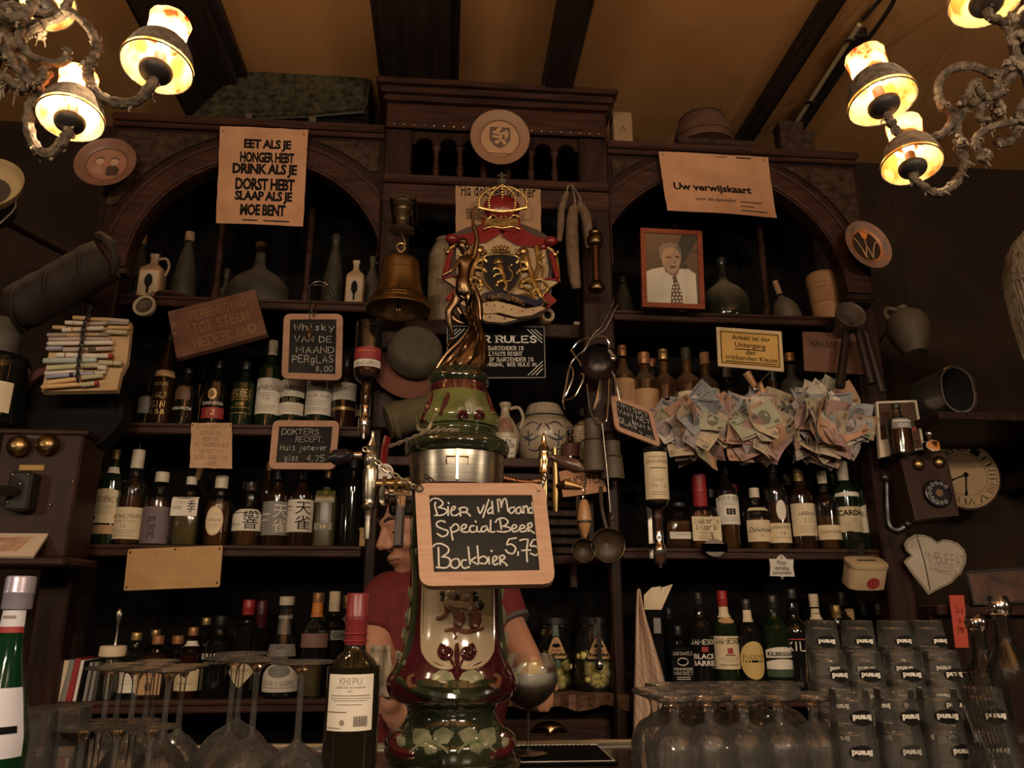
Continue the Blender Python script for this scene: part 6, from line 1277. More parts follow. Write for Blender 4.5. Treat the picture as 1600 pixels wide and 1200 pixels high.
# collecting tin
o0 = P(1348, 915, 2.34); w = W(1321, 1378, 895, 2.34)/2; h = HT(1348, 872, 915, 2.34); t = thing('collecting_tin', 'rusty cream collecting tin with slotted lid under the third right shelf', 'tin', tuple(o0), (R(28), 0, 0))
pr = [(.95, 0), (1, .03), (1, .80), (.97, .84)]; G = Matrix.Diagonal((w, w*.62, h, 1))
obj('tin_body', MB().lathe(pr, 32, G, sq=4), mat('cream_tin', (.46, .36, .22), .4, col2=(.38, .26, .14), nscale=8), t); ld = obj('lid', MB().lathe([(1.03, .82), (1.05, .86), (1.03, .97), (.9, 1.0), (0, 1.0)], 32, G, sq=4), mat('cream_tin', (.46, .36, .22)), t)
obj('coin_slot', MB().box(-w*.5, w*.5, -w*.05, w*.05, h, h+.0015), IRON, ld); obj('printed_emblem', MB().add([(x, -w*.63, z) for x, z in ell(.01, h*.3, w*.35, h*.22)], [tuple(range(20))]), LABR, t, smooth=False)
obj('tin_strap', MB().box(-.01, .01, w*.62, w*.62+.004, -.01, h+.05).box(-.01, .01, w*.62, .11, h+.04, h+.05), IRON, t)
ts = thing('metal_flap', 'dull steel flap hanging under the right end of the optic bottle', 'flap', tuple(P(1118, 870, 2.37))); obj('flap', MB().prism(stadium(.04, .055), .012), mat('dull_steel', (.12, .10, .085), .4, .7), ts); obj('flap_hook', MB().tube([(0, .006, .04), (0, .02, .075)], .0015, 5), STEEL, ts)

# ------------------------------------------------------------------ middle bay
t, r, H = lath('stoneware_crock', 'tall brown stoneware crock half behind the coat of arms', 'crock', 694, 376, 56, zE, 2.50, [(.86, 0), (.96, .04), (1, .3), (1, .7), (.95, .82), (.72, .93), (.6, .97), (.62, 1), (.5, .99)], STONE)
obj('crock_lid', MB().lathe(smooth_prof([(r*.60, H*.985), (r*.62, H*1.0), (r*.5, H*1.02), (r*.12, H*1.03), (r*.14, H*1.06), (0, H*1.07)], 2), 20), STONED, t)
mb = MB(); words(mb, 'POM', (-.03, H*.40, .01, H*.46), lambda x, z: (r*math.sin(x/r)*1.01, -r*math.cos(x/r)*1.01, z), font='pen', serif=.5, w=.8); obj('stamped_letters', mb, INK, t, smooth=False)
o0 = P(856, 492, 2.30); t = thing('clay_roll', 'thick clay tube with a round hole below the coat of arms', 'tube', tuple(o0)); r = W(843, 868, 492, 2.3)/2; e = P(815, 512, 2.42)-o0
d = (P(835, 512, 2.44)-o0); Mq = (d.normalized().to_track_quat('Z', 'Y').to_matrix().to_4x4())
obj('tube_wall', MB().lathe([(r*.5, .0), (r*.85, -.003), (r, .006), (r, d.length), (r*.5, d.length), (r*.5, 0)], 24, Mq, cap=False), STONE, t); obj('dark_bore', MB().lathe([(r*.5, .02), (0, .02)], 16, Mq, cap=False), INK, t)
t = thing('matchbox', 'tiny pale matchbox on the shelf right of the clay roll', 'box', tuple(at_z(901, 2.47, zE))); obj('sleeve', MB().box(-.011, .011, -.012, .012, 0, .013, .001), LABT, t); obj('tray', MB().box(-.009, .009, -.016, .012, .002, .011, .001), PAPERC, t)
# dried sausages
SA = mat('dusty_sausage', (.10, .060, .036), .95, spec=.1, col2=(.16, .105, .066), nscale=30, bump=.8)
for pts, rr, lb in (([(897, 322), (894, 345), (894, 385), (897, 425), (901, 452)], 11.5, 'longest straight dried sausage in the dusty bunch'), ([(905, 318), (914, 335), (919, 360), (921, 388)], 9, 'short curved dried sausage on the right of the bunch'), ([(886, 300), (878, 325), (876, 350), (874, 378)], 6.5, 'thin knotted dried sausage on the left of the bunch')):
    Y = 2.25; o0 = P(*pts[0], Y); t = thing('dried_sausage', lb, 'sausage', tuple(o0), group='dusty sausages hanging on the cabinet'); q = cat([P(*p, Y)-o0 for p in pts], 7); n = len(q); rw = W(0, rr, 400, Y); rg = random.Random(n)
    obj('sausage_skin', MB().tube(q, [rw*(.35+.65*min(1, math.sin(PI*min(1, max(0, (i+.3)/(n-.4)))))**.35)*(1+.05*rg.uniform(-1, 1)) for i in range(n)], 14), SA, t)
    obj('string', MB().tube(cat([q[0]+Vector((0, 0, -.004)), q[0]+Vector((.003, -.003, .02)), P(893, 288, 2.29)-o0], 5), .003, 6), FLUFF, t)
# brass lantern
o0 = P(932, 448, 2.24); t = thing('brass_lantern', 'small brass lantern with crowned lid hanging beside the sausages', 'lantern', tuple(o0)); r = W(917, 943, 440, 2.24)/2; h = HT(932, 355, 448, 2.24)
DB = mat('dark_brass', (.16, .105, .045), .3, 1., col2=(.09, .06, .03), nscale=24)
obj('lantern_base', MB().lathe(smooth_prof([(r*.3, -.02), (r*.9, -.014), (r*.95, .004), (r*.6, .014), (r*.45, .02)], 3), 22), DB, t)
obj('lantern_glass', MB().lathe([(r*.5, .018), (r*.55, h*.35), (r*.6, h*.68)], 18, cap=False), GLASSB, t); obj('lantern_core', MB().lathe([(r*.35, .015), (r*.4, h*.7)], 14), BRASS, t)
obj('lantern_lid', MB().lathe(smooth_prof([(r*.6, h*.66), (r*.95, h*.70), (r*1.0, h*.80), (r*.8, h*.86), (r*.85, h*.90), (r*.4, h*.97), (r*.15, h*1.02), (0, h*1.04)], 3), 22), DB, t)
for k in range(4): obj('guard_rod', MB().tube([(r*.62*math.cos(k*PI/2+.5), r*.62*math.sin(k*PI/2+.5), .012), (r*.66*math.cos(k*PI/2+.5), r*.66*math.sin(k*PI/2+.5), h*.68)], .002, 5), DB, t)
obj('lantern_hook', MB().tube(cat([(0, 0, h*1.03), (.006, .01, h*1.14), (0, .08, h*1.18)], 5), .003, 6), IRON, t)
# bunch of bar tools
o0 = P(925, 545, 2.22); t = thing('bar_tool_bunch', 'hanging bunch of steel bar tools with a round dark ladle bowl', 'tools', tuple(o0))
def wire(nm, pts, r_, m=STEEL, Y=2.20, k=6, rt=t, oo=o0): return obj(nm, MB().tube(cat([P(p[0], p[1], Y+(p[2] if len(p) > 2 else 0))-oo for p in pts], k), r_, 8), m, rt)
q = P(937, 566, 2.24)-o0; r = W(908, 966, 566, 2.24)/2
obj('ladle_bowl', MB().lathe(smooth_prof([(r, .0), (r*1.03, .003), (r*.95, .02), (r*.6, .04), (0, .045), (0, .042), (r*.55, .036), (r*.9, .016), (r*.98, .0)], 3), 32, TR(*q) @ RX(-75), cap=False), mat('dark_pan', (.03, .018, .015), .35, .5), t)
wire('tongs_arm', [(959, 464, .02), (957, 476), (943, 503), (936, 514), (925, 525), (913, 546), (893, 566), (885, 600), (880, 625), (882, 640)], .0035); wire('tongs_arm', [(970, 474, .02), (963, 480), (948, 510), (938, 520), (922, 531)], .003, STEELB)
wire('steel_loop', [(922, 528), (905, 533), (894, 545), (896, 553), (905, 566), (908, 572)], .0035); wire('steel_loop', [(930, 527), (944, 527), (952, 537), (950, 545)], .004)
wire('whisk_wire', [(951, 547), (957, 555), (961, 561)], .007, STEELB); wire('whisk_wire', [(890, 570), (896, 585), (886, 612), (880, 622)], .003); wire('whisk_wire', [(908, 583), (912, 590), (902, 612), (894, 622), (882, 625)], .003); wire('whisk_wire', [(956, 580), (964, 600), (971, 622)], .003)
obj('hinge_pin', MB().ball(P(958, 560, 2.19)-o0, (.010, .006, .009), 10, 6), STEEL, t)
t2 = thing('cocktail_skewer', 'long steel skewer with a forked top hanging behind the small slate', 'skewer', tuple(P(940, 660, 2.24))); oo = P(940, 660, 2.24)
wire('fork', [(917, 600), (922, 640), (930, 657), (940, 661), (948, 655), (951, 620), (952, 592)], .003, STEEL, 2.24, 6, t2, oo); wire('rod', [(941, 662), (944, 690), (949, 740), (953, 790), (954, 800)], .0026, STEELB, 2.24, 6, t2, oo); wire('hook_tip', [(954, 800), (958, 806), (956, 812), (962, 814)], .003, STEEL, 2.24, 6, t2, oo)
obj('reflecting_shaft', MB().tube([P(938, 595, 2.23)-oo, P(934, 622, 2.23)-oo, P(928, 640, 2.23)-oo], [.006, .008, .003], 8), STEEL, t2)
for x, y0, y1, w, lb in ((928, 655, 735, 36, 'dusty dark tin beaker hanging left of the skewer'), (958, 690, 748, 36, 'second dusty dark beaker hanging below the small slate')):
    c = P(x, y1, 2.28); t = thing('tin_beaker', lb, 'beaker', tuple(c)); r = W(x-w/2, x+w/2, y1, 2.28)/2; h = HT(x, y0, y1, 2.28)
    obj('beaker_body', MB().lathe(smooth_prof([(r*.9, 0), (r, .004), (r*.85, h*.55), (r*.80, h*.6), (r*.72, h*.62), (r*.7, h*.95), (r*.6, h), (0, h)], 2), 22), STONED, t); obj('beaker_hook', MB().tube([(0, 0, h), (0, .05, h+.03)], .002, 5), IRON, t); obj('band', MB().tube([(r*.84*math.cos(k*PI/12), r*.84*math.sin(k*PI/12), h*.58) for k in range(24)], .003, 5, True), DUSTB, t)
for x, y, rx, lb in ((950, 852, 26, 'round dark sieve hanging below the skewer'), (912, 860, 18, 'dark wooden spoon hanging below the pear shaped float')):
    c = P(x, y, 2.27); t = thing('hanging_ladle', lb, 'ladle', tuple(c)); r = W(x-rx, x+rx, y, 2.27)/2
    obj('ladle_bowl', MB().lathe(smooth_prof([(r, .0), (r, .004), (r*.8, .02), (r*.4, .032), (0, .034), (0, .030), (r*.7, .016), (r*.94, 0)], 3), 26, RX(-70), cap=False), mat('dark_wood_spoon', (.06, .038, .02), .5), t)
    obj('ladle_rim', MB().tube([(r*math.cos(k*PI/14), -.001, r*math.sin(k*PI/14)) for k in range(28)], .0016, 5, True), STEELB, t)
    obj('ladle_handle', MB().tube(cat([(0, .01, r), (-.01, .02, r+.06), (-.004, .06, r+.13)], 5), .006, 8), mat('dark_wood_spoon', (.06, .038, .02)), t)
o0 = P(914, 842, 2.20); t = thing('wooden_float', 'pear shaped varnished wooden float with a dark band, hung on a chain', 'float', tuple(o0)); r = W(903, 925, 810, 2.2)/2; h = HT(914, 781, 842, 2.2)
LW = mat('varnished_pear', (.40, .20, .08), .3, col2=(.46, .26, .12), nscale=8, coat=.5)
obj('float_body', MB().lathe(smooth_prof([(0, h*.0), (r*.35, h*.06), (r*.98, h*.42), (r, h*.55), (r*.75, h*.85), (r*.42, h), (0, h)], 3), 24), LW, t); obj('dark_band', MB().lathe([(r*.99, h*.40), (r*1.03, h*.41), (r*1.03, h*.45), (r*.99, h*.46)], 24, cap=False), IRON, t)
chain('chain', [(0, 0, h), P(913, 762, 2.2)-o0, P(915, 745, 2.26)-o0], t, STEEL, .012)
# jars on the middle shelf
t, r, H = lath('ginger_jar', 'large pale stoneware jar with blue painted sprigs and a ribbed lid', 'jar', 851, 655, 96, zG, 2.52, [(.62, 0), (.70, .03), (.93, .30), (1, .62), (.94, .84), (.72, .97), (.62, 1.0)], STONEP, n=40)
obj('jar_lid', MB().lathe(smooth_prof([(r*.74, H*.97), (r*.76, H*1.02), (r*.66, H*1.07), (r*.60, H*1.18), (r*.57, H*1.22), (r*.5, H*1.30), (r*.15, H*1.33), (0, H*1.34)], 2), 36), STONEP, t); obj('dark_collar', MB().lathe([(r*.765, H*.985), (r*.775, H*1.0), (r*.765, H*1.015)], 36, cap=False), BLUEL, t)
mb = MB()
def onjar(u, v): a = u; zz = H*v; rr = r*prof_r([(.62, 0), (.70, .03), (.93, .30), (1, .62), (.94, .84), (.72, .97), (.62, 1)], v)+.0022; return (rr*math.sin(a), -rr*math.cos(a), zz)
for sx in (-1, 1):
    for pts in ([(.1, .72), (.4, .80), (.7, .70)], [(.12, .5), (.45, .42), (.8, .55)], [(.5, .3), (.5, .62)], [(.62, .52), (.4, .40)], [(.35, .55), (.65, .42)], [(.9, .35), (.95, .6)], [(0.05, .28), (.3, .2), (.6, .26)], [(.8, .7), (1.1, .74)], [(.2, .62), (.05, .76)]):
        q = cat([onjar(sx*a-.15, b) for a, b in pts], 4); mb.tube(q, [.0008+.0022*math.sin(PI*(i+.5)/len(q)) for i in range(len(q))], 5)
obj('painted_sprigs', mb, mat('cobalt', (.05, .05, .075), .4), t)['kind'] = 'stuff'
t = jug(789, 630, 46, 'delft jug with painted medallion and a lettered label', zG, 2.46, False, 1, None, m=STONEP, name='delft_jug'); r = W(766, 812, 690, 2.46)/2; H = P(789, 630, 2.46).z-zG
pf = lambda zz: r*prof_r([(.6, 0), (.7, .03), (1, .35), (.95, .5), (.6, .68), (.34, .78), (.3, .9), (.4, 1)], zz/H)
obj('medallion', patch(pf, H*.44, H*.70, .55, off=.003), mat('sepia_print', (.13, .06, .035), .5, col2=(.30, .17, .10), nscale=40), t); lb_ = obj('label', patch(pf, H*.04, H*.34, .8, off=.003), LABW, t)
mb = MB(); [words(mb, s_, (-r*.6, H*a, r*.6, H*b), lambda x, z: ((pf(z)+.0045)*math.sin(x/r), -(pf(z)+.0045)*math.cos(x/r), z), font='pen', w=.8) for s_, a, b in (('OUDE', .26, .32), ('JENEVER', .18, .25), ('HULSTKAMP', .07, .12))]; obj('lettering', mb, INK, lb_, smooth=False)
bottle(914, 640, 34, 'wine', mat('ochre_bottle', (.16, .10, .035), .2, col2=(.20, .13, .05), nscale=10), 'ochre bottle with cream label between the jar and the beakers', zG, 2.50, cap=(DUSTB, .86), labels=[(657, 690, 70, LABC, fine(BRNP, .2, 5, .14))])
bottle(892, 672, 30, 'squat', BOTN, 'small dark bottle with reddish label in front of the ginger jar', zG, 2.43, cap=(CAPK, .88), labels=[(690, 712, 60, mat('oxblood_label', (.10, .025, .02), .6), [])])
# slatted box under the middle shelf
o0 = P(872, 866, 2.42); w = W(770, 948, 866, 2.42); h = zG-.035-o0.z; t = thing('slatted_box', 'old dark slatted wooden box with a round knob under the jars', 'box', (.25, 2.45, o0.z)); w = .20
obj('box_back', MB().box(-w, w, .02, .2, 0, h-.006), PANEL, t)
for k in range(9): zz = h*(k+.1)/9; obj('slat', MB().box(-w, w, -.0, .02, zz, zz+h/9*.72, .003), WOOD, t)
obj('box_end', MB().box(w-.001, w+.02, -.004, .2, 0, h-.004, .003), WOOD, t); obj('box_end', MB().box(-w-.02, -w+.001, -.004, .2, 0, h-.004, .003), WOOD, t)
obj('knob', MB().lathe(smooth_prof([(.012, 0), (.020, .004), (.020, .014), (.010, .018), (0, .018)], 2), 18, TR(.03, 0, h*.38) @ RX(90)), IRON, t)
sh_ = thing('hanging_shelf_board', 'plain dark board carrying the slatted box', 'shelf', (.25, 2.45, o0.z-.0006)); obj('board', MB().box(-w-.035, w+.035, -.005, .25, -.03, 0, .004), WOODH, sh_); [obj('bracket', MB().box(x-.012, x+.012, 0, .25, -.10, -.03, .003), WOOD, sh_) for x in (-.15, .15)]
# hat, canvas roll, red strap, bottle dispensers
o0 = P(648, 553, 2.30); t = thing('flat_cap', 'dark round hat hanging crown down with a reddish brim, left of the statue', 'hat', tuple(o0), (R(72), 0, R(14))); r = W(604, 690, 553, 2.3)/2
HT_ = mat('felt_dark', (.045, .036, .022), .95, col2=(.065, .052, .032), nscale=30, bump=.3)
obj('crown', MB().lathe(smooth_prof([(0, .055), (r*.7, .052), (r*.92, .04), (r, .01), (r*.98, -.02), (r*.7, -.05)], 3), 32, TR(0, 0, 0)), HT_, t)
obj('brim', MB().lathe(smooth_prof([(r*.8, -.045), (r*1.15, -.055), (r*1.42, -.070), (r*1.43, -.074), (r*1.1, -.062), (r*.75, -.052)], 3), 32, RX(-8), cap=False, a0=PI*.9, a1=PI*2.0), mat('felt_red', (.13, .045, .025), .9, col2=(.10, .035, .02), nscale=30), t)
q = [P(606, 660, 2.30), P(640, 650, 2.31), P(690, 640, 2.33)]; o0 = q[1]; t = thing('canvas_roll', 'rolled green canvas tucked beside the neck of the beer column', 'roll', tuple(o0)); r = W(0, 30, 650, 2.3)
CV = mat('olive_canvas', (.065, .050, .022), .9, col2=(.09, .07, .032), nscale=18, bump=.4); obj('roll', MB().tube(cat([p-o0 for p in q], 6), [r*.96, r*1.02, r*.98, r, r*1.03, r, r*.98, r, r*1.02, r, r, r*.98, r*.97], 18), CV, t)
obj('seam_band', MB().tube([q[0]-o0+Vector((.020, 0, 0)), q[0]-o0+Vector((.034, 0, .003))], r*1.06, 18), CV, t); obj('hanging_strap', MB().tube([q[1]-o0+Vector((0, 0, r)), q[1]-o0+Vector((0, .06, r+.05))], .004, 6), LEATH, t)
o0 = P(603, 690, 2.28); t = thing('red_strap', 'red strap with a round white tag lettered in red', 'strap', tuple(o0)); q = [P(606, 682, 2.28)-o0, P(602, 700, 2.28)-o0, P(599, 730, 2.27)-o0, P(600, 772, 2.28)-o0]
obj('strap', MB().tube(cat(q, 5), .014, 8, flat=.2), REDL, t); c = P(601, 738, 2.26)-o0; rr = W(587, 615, 738, 2.26)/2
tg = obj('round_tag', MB().prism([(c.x+a, c.z+b) for a, b in ell(0, 0, rr, rr)], .003, y0=c.y), LABW, t); mb = MB(); words(mb, 'DIRECT', (c.x-rr*.75, c.z-.002, c.x+rr*.8, c.z+.010), lambda x, z: (x, c.y-.001, z), font='pen', w=.8); words(mb, 'IN', (c.x-.006, c.z-.017, c.x+.010, c.z-.007), lambda x, z: (x, c.y-.001, z), font='pen', w=.8); obj('lettering', mb, REDP, tg, smooth=False)
def optic(x, top, bot, w, Y, glass, liq, label, lbs, tail):
    a = P(x, top, Y); H = HT(x, top, bot, Y); r = W(x-w/2, x+w/2, top+30, Y)/2; t = thing('bottle_dispenser', label, 'bottle', tuple(a)); U = RX(180)
    pr = [(q, h_) for q, h_ in KIND['bulge']]; obj('upturned_bottle', MB().lathe([(q*r, h_*H) for q, h_ in smooth_prof(pr, 2)], 24, U), glass, t, sharp=50)
    obj('liquor', MB().lathe([(q*r*.93, h_*H) for q, h_ in smooth_prof(pr, 2) if h_ > .42], 24, U), liq, t, sharp=50)
    for y0, y1, m, rows in lbs:
        z0, z1 = P(x, y1, Y).z-a.z, P(x, y0, Y).z-a.z; lb = obj('label', patch(lambda zz: r, z0, z1, R(74)), m, t)
        for s_, mm, v0, v1 in rows:
            mb = MB()
            if s_ == '-': strips(mb, [(-.7, z1+(z0-z1)*v0), (.7, z1+(z0-z1)*v0), (.7, z1+(z0-z1)*v1), (-.7, z1+(z0-z1)*v1)], lambda u, zz: ((r+.0014)*math.sin(u), -(r+.0014)*math.cos(u), zz))
            else: words(mb, s_, (-r*.95, z1+(z0-z1)*v1, r*.95, z1+(z0-z1)*v0), lambda c_, z: ((r+.0014)*math.sin(c_/r), -(r+.0014)*math.cos(c_/r), z), font='pen', serif=.5, w=.7)
            obj('lettering', mb, mm, lb, smooth=False)
    zb = -H; obj('spigot', MB().lathe(smooth_prof([(.010, zb+.02), (.014, zb+.01), (.013, zb-.02), (.018, zb-.03), (.018, zb-.05), (.008, zb-.06), (.006, zb-.09), (0, zb-.09)], 2), 16), STEEL, t)
    obj('measure_glass', MB().lathe([(.017, zb-.03), (.019, zb-.034), (.019, zb-.072), (.014, zb-.08)], 16, cap=False), GLASS, t); obj('measure_drink', MB().lathe([(.0, zb-.074), (.015, zb-.074), (.016, zb-.052), (0, zb-.052)], 14), WHISKY if tail else WHISKYD, t)
    obj('bracket', MB().box(-.008, .008, .01, 2.36-Y, zb-.03, zb-.015, .002).box(-.008, .008, 2.352-Y, 2.36-Y, zb-.06, zb+.10, .002), STEELB, t)
    return t
optic(578, 505, 640, 42, 2.27, GLASSD, WHISKYD, 'upturned bottle with red band in a steel dispenser beside the bell', [(548, 566, LABR, [('-', LABO, .3, .36)]), (567, 578, LABW, [('BACARDI', INK, .3, .8)])], True)
optic(1022, 700, 838, 37, 2.26, GLASSD, WHISKYD, 'upturned bottle with a long cream label in a dispenser under the small slate', [(709, 782, LABC, [('Single Malt', BRNP, .08, .14), ('IRISH WHISKEY', INK, .18, .24), ('-', INK, .34, .355), ('CASK', GRYP, .56, .63), ('No 12', GRYP, .67, .75), ('-', GRYP, .85, .86), ('-', GRYP, .9, .91)])], False)

# ------------------------------------------------------------------ left corner
qs = [(18, 492), (50, 470), (95, 446), (140, 420), (168, 405)]; Y = 2.16; o0 = P(95, 446, Y); t = thing('leather_bag', 'dusty rolled leather bag above the bundle of cigar tubes', 'bag', tuple(o0)); rg = random.Random(2)
q = cat([P(*p, Y)-o0 for p in qs], 6); n = len(q); r = W(0, 38, 440, Y)
obj('bag_body', MB().tube(q, [r*(.6+.4*min(1, (i+1)/4))*(1+.018*math.sin(i*1.7))*(1-.12*max(0, (i-n+4)/4)) for i in range(n)], 22), LEATH, t)
e = q[-1]; obj('folded_mouth', MB().tube(cat([e+Vector((-.02, -.05, .05)), e+Vector((.02, -.06, .03)), e+Vector((.045, -.05, -.02)), e+Vector((.035, -.03, -.06))], 5), [.008, .014, .017, .015, .013, .016, .018, .016, .013, .012, .014, .013, .011, .009, .008, .006], 10), LEATH, t)
for a in range(3): obj('strap', MB().tube([q[4+a*7]+Vector((0, r*1.02*math.cos(k*PI/9), r*1.02*math.sin(k*PI/9))) for k in range(18)], .006, 6, True), LEATH, t)
obj('wall_peg', MB().tube([q[n//2]+Vector((0, .06, .02)), q[n//2]+Vector((0, .5, .05))], .012, 8), WOOD, t)
# drum behind the cigar tubes
o0 = P(105, 640, 2.27); r = W(13, 197, 640, 2.27)/2; t = thing('hoop_drum', 'dark round drum with a maroon hoop under the cigar tubes', 'drum', tuple(o0))
obj('maroon_hoop', MB().lathe(smooth_prof([(r*.84, .0), (r*.86, -.02), (r*.98, -.026), (r, -.01), (r, .10), (r*.84, .10)], 2), 48, RX(90) @ Matrix.Diagonal((1, .82, -1, 1)), cap=False, a0=R(115), a1=R(300)), mat('maroon_hoop', (.085, .025, .022), .4, col2=(.11, .035, .03), nscale=7), t); obj('drum_skin', MB().lathe([(r*.98, .06), (r*.97, -.0), (r*.85, .0), (r*.84, .012), (0, .006)], 48, RX(90) @ Matrix.Diagonal((1, .82, -1, 1)), cap=False), INK, t)  # hoop built as left arc only; its shaded right side is left out as black
obj('hoop_rivet', MB().ball((-r*.84, -.026, r*.36), .006, 8, 5), BRASS, t)
# cigar tubes
bd = Board('cigar_tube_bundle', 'bundle of striped cigar tubes chained to a wooden backing', 'cigars', [(95, 492), (202, 500), (185, 608), (60, 608)], [2.20, 2.14], .02)
obj('backing', MB().prism([bd.px(*p) for p in ((112, 497), (203, 500), (196, 562), (186, 580), (180, 606), (62, 608), (75, 540))], .02, y0=.012), mat('raw_card', (.42, .27, .13), .85, col2=(.48, .32, .17), nscale=12), bd.root)
cols = [((.50, .34, .16), (.36, .22, .09)), ((.52, .46, .36), (.60, .54, .44)), ((.16, .14, .11), (.30, .26, .2)), ((.34, .25, .20), (.42, .33, .27)), ((.30, .34, .30), (.40, .44, .36)), ((.46, .42, .26), (.36, .32, .18)), ((.52, .30, .12), (.60, .42, .2)), ((.22, .22, .28), (.3, .3, .36))]
def tb(x0, y0, x1, y1, rr, c, bands=()):
    a, b = bd.px(x0/6.667, 440+y0/6.667), bd.px(x1/6.667, 440+y1/6.667); A_, B_ = Vector((a[0], -.004, a[1])), Vector((b[0], -.004, b[1])); r = W(0, rr/6.667, 550, 2.15)
    m = mat('cigar_wrap_%d' % c, cols[c][0], .45, col2=cols[c][1], nscale=18, stretch=(1, 6, 6)); d = B_-A_
    o = obj('cigar_tube', MB().tube([A_+d*f for f in (0, .012, .03, .5, .97, .988, 1)], [r*.4, r*.8, r, r, r, r*.8, r*.4], 12), m, bd.root)
    for f, w, cm in bands: obj('paper_band', MB().tube([A_+d*f, A_+d*(f+w)], r*1.05, 12), cm, o)
TBS = [(765, 385, 935, 392, 26, 0, []), (950, 400, 1150, 405, 24, 0, []), (1140, 405, 1350, 420, 22, 3, []), (685, 435, 915, 445, 26, 1, [(.4, .06, LABT)]), (945, 450, 1130, 440, 24, 3, []), (1135, 440, 1340, 445, 20, 2, []), (560, 485, 700, 492, 26, 0, []), (655, 512, 895, 505, 28, 1, [(.42, .08, LABO)]), (915, 500, 1090, 495, 28, 1, []), (1130, 485, 1365, 492, 22, 6, []), (1130, 530, 1335, 540, 28, 5, []),
    (495, 565, 860, 565, 26, 2, [(.6, .35, CREAML)]), (905, 560, 1130, 560, 22, 2, [(.1, .5, CREAML)]), (510, 610, 880, 605, 24, 3, []), (890, 605, 1160, 610, 24, 3, []), (495, 655, 1190, 645, 26, 1, []), (490, 705, 660, 705, 26, 7, []), (665, 718, 870, 715, 28, 3, []), (900, 715, 1180, 705, 26, 3, [(.1, .3, STEEL)]), (600, 775, 840, 775, 30, 1, [(.35, .07, CAPO)]), (860, 780, 1180, 785, 28, 1, [(.88, .12, CAPR)]),
    (455, 835, 1015, 825, 34, 4, []), (1035, 850, 1280, 862, 30, 5, [(.6, .04, BRNP)]), (490, 910, 880, 885, 32, 5, []), (880, 885, 1035, 880, 30, 5, []), (470, 965, 870, 940, 22, 1, []), (480, 1000, 990, 960, 26, 7, [(.5, .08, BLUEL)]), (1000, 965, 1110, 950, 18, 1, []), (505, 1060, 850, 1020, 28, 6, []), (850, 1010, 1085, 985, 28, 5, []), (435, 1110, 870, 1075, 26, 6, []), (850, 1085, 1030, 1065, 28, 5, [(.82, .18, CAPR)]), (1030, 900, 1118, 910, 30, 1, [])]
for b in TBS: tb(*b)
chain('chain', [(bd.px(x/6.667, 440+y/6.667)[0], -.020, bd.px(x/6.667, 440+y/6.667)[1]) for x, y in ((965, 290), (950, 380), (900, 520), (890, 640), (865, 760), (855, 840), (840, 960), (840, 1080))], bd.root, IRON, .016, .0022)
# big bottle, hat and shell pipe
bottle(-20, 500, 92, 'bulge', BOTB, 'magnum bottle with foil shoulders cut off by the left edge', 0, 2.20, labels=[(592, 640, 62, LABC, [('nor', WHTP, -.25, -.05)])], loc=P(-20, 668, 2.20)+Vector((0, 0, .004)), cap=(mat('grey_foil', (.05, .04, .028), .7, .2, col2=(.08, .065, .045), nscale=20, dust=.6), .66, 1.25))
o0 = P(-22, 300, 2.0); t = thing('brimmed_hat', 'dusty hat with a pale brim cut off by the left edge', 'hat', tuple(o0), (R(70), R(20), 0)); r = W(-82, 38, 300, 2.0)/2
obj('brim', MB().lathe(smooth_prof([(r*.6, .0), (r*.85, .006), (r, .03), (r*1.02, .032), (r*.85, .0), (r*.6, -.006)], 3), 36, cap=False), mat('pale_brim', (.40, .29, .13), .9, col2=(.30, .21, .10), nscale=20), t); obj('crown', MB().lathe(smooth_prof([(r*.6, 0), (r*.58, -.06), (r*.4, -.10), (0, -.105)], 3), 32), LEATH, t)
obj('chin_cord', MB().tube(cat([(r*.95, .0, .02), (r*1.0, -.02, .0), (r*.95, -.08, -.01)], 5), .002, 5), FLUFF, t); obj('hat_peg', MB().tube([(0, 0, -.10), (0, .3, -.62)], .01, 6), WOOD, t)
o0 = P(225, 477, 2.28); r = W(207, 242, 477, 2.28)/2; t = thing('horn_spoon', 'pale round bowled horn spoon hanging below the square jug', 'spoon', tuple(o0), (R(-18), R(-25), 0))
obj('spoon_bowl', MB().lathe(smooth_prof([(r*.78, .0), (r, -.003), (r*1.04, .004), (r*.85, .02), (r*.4, .034), (0, .036), (0, .03), (r*.7, .012)], 3), 28, RX(-90) @ Matrix.Diagonal((1, 1.15, 1, 1)), cap=False), mat('pale_horn', (.30, .235, .145), .4), t); obj('spoon_hollow', MB().lathe([(r*.78, .004), (0, .012)], 24, RX(-90), cap=False), mat('brown_hollow', (.06, .035, .02), .6), t)
obj('spoon_handle', MB().tube(cat([(0, .01, r), (.01, .03, r+.03), (.02, .06, r+.07)], 5), [.008]*3+[.006]*8, 8), CREAMG, t)
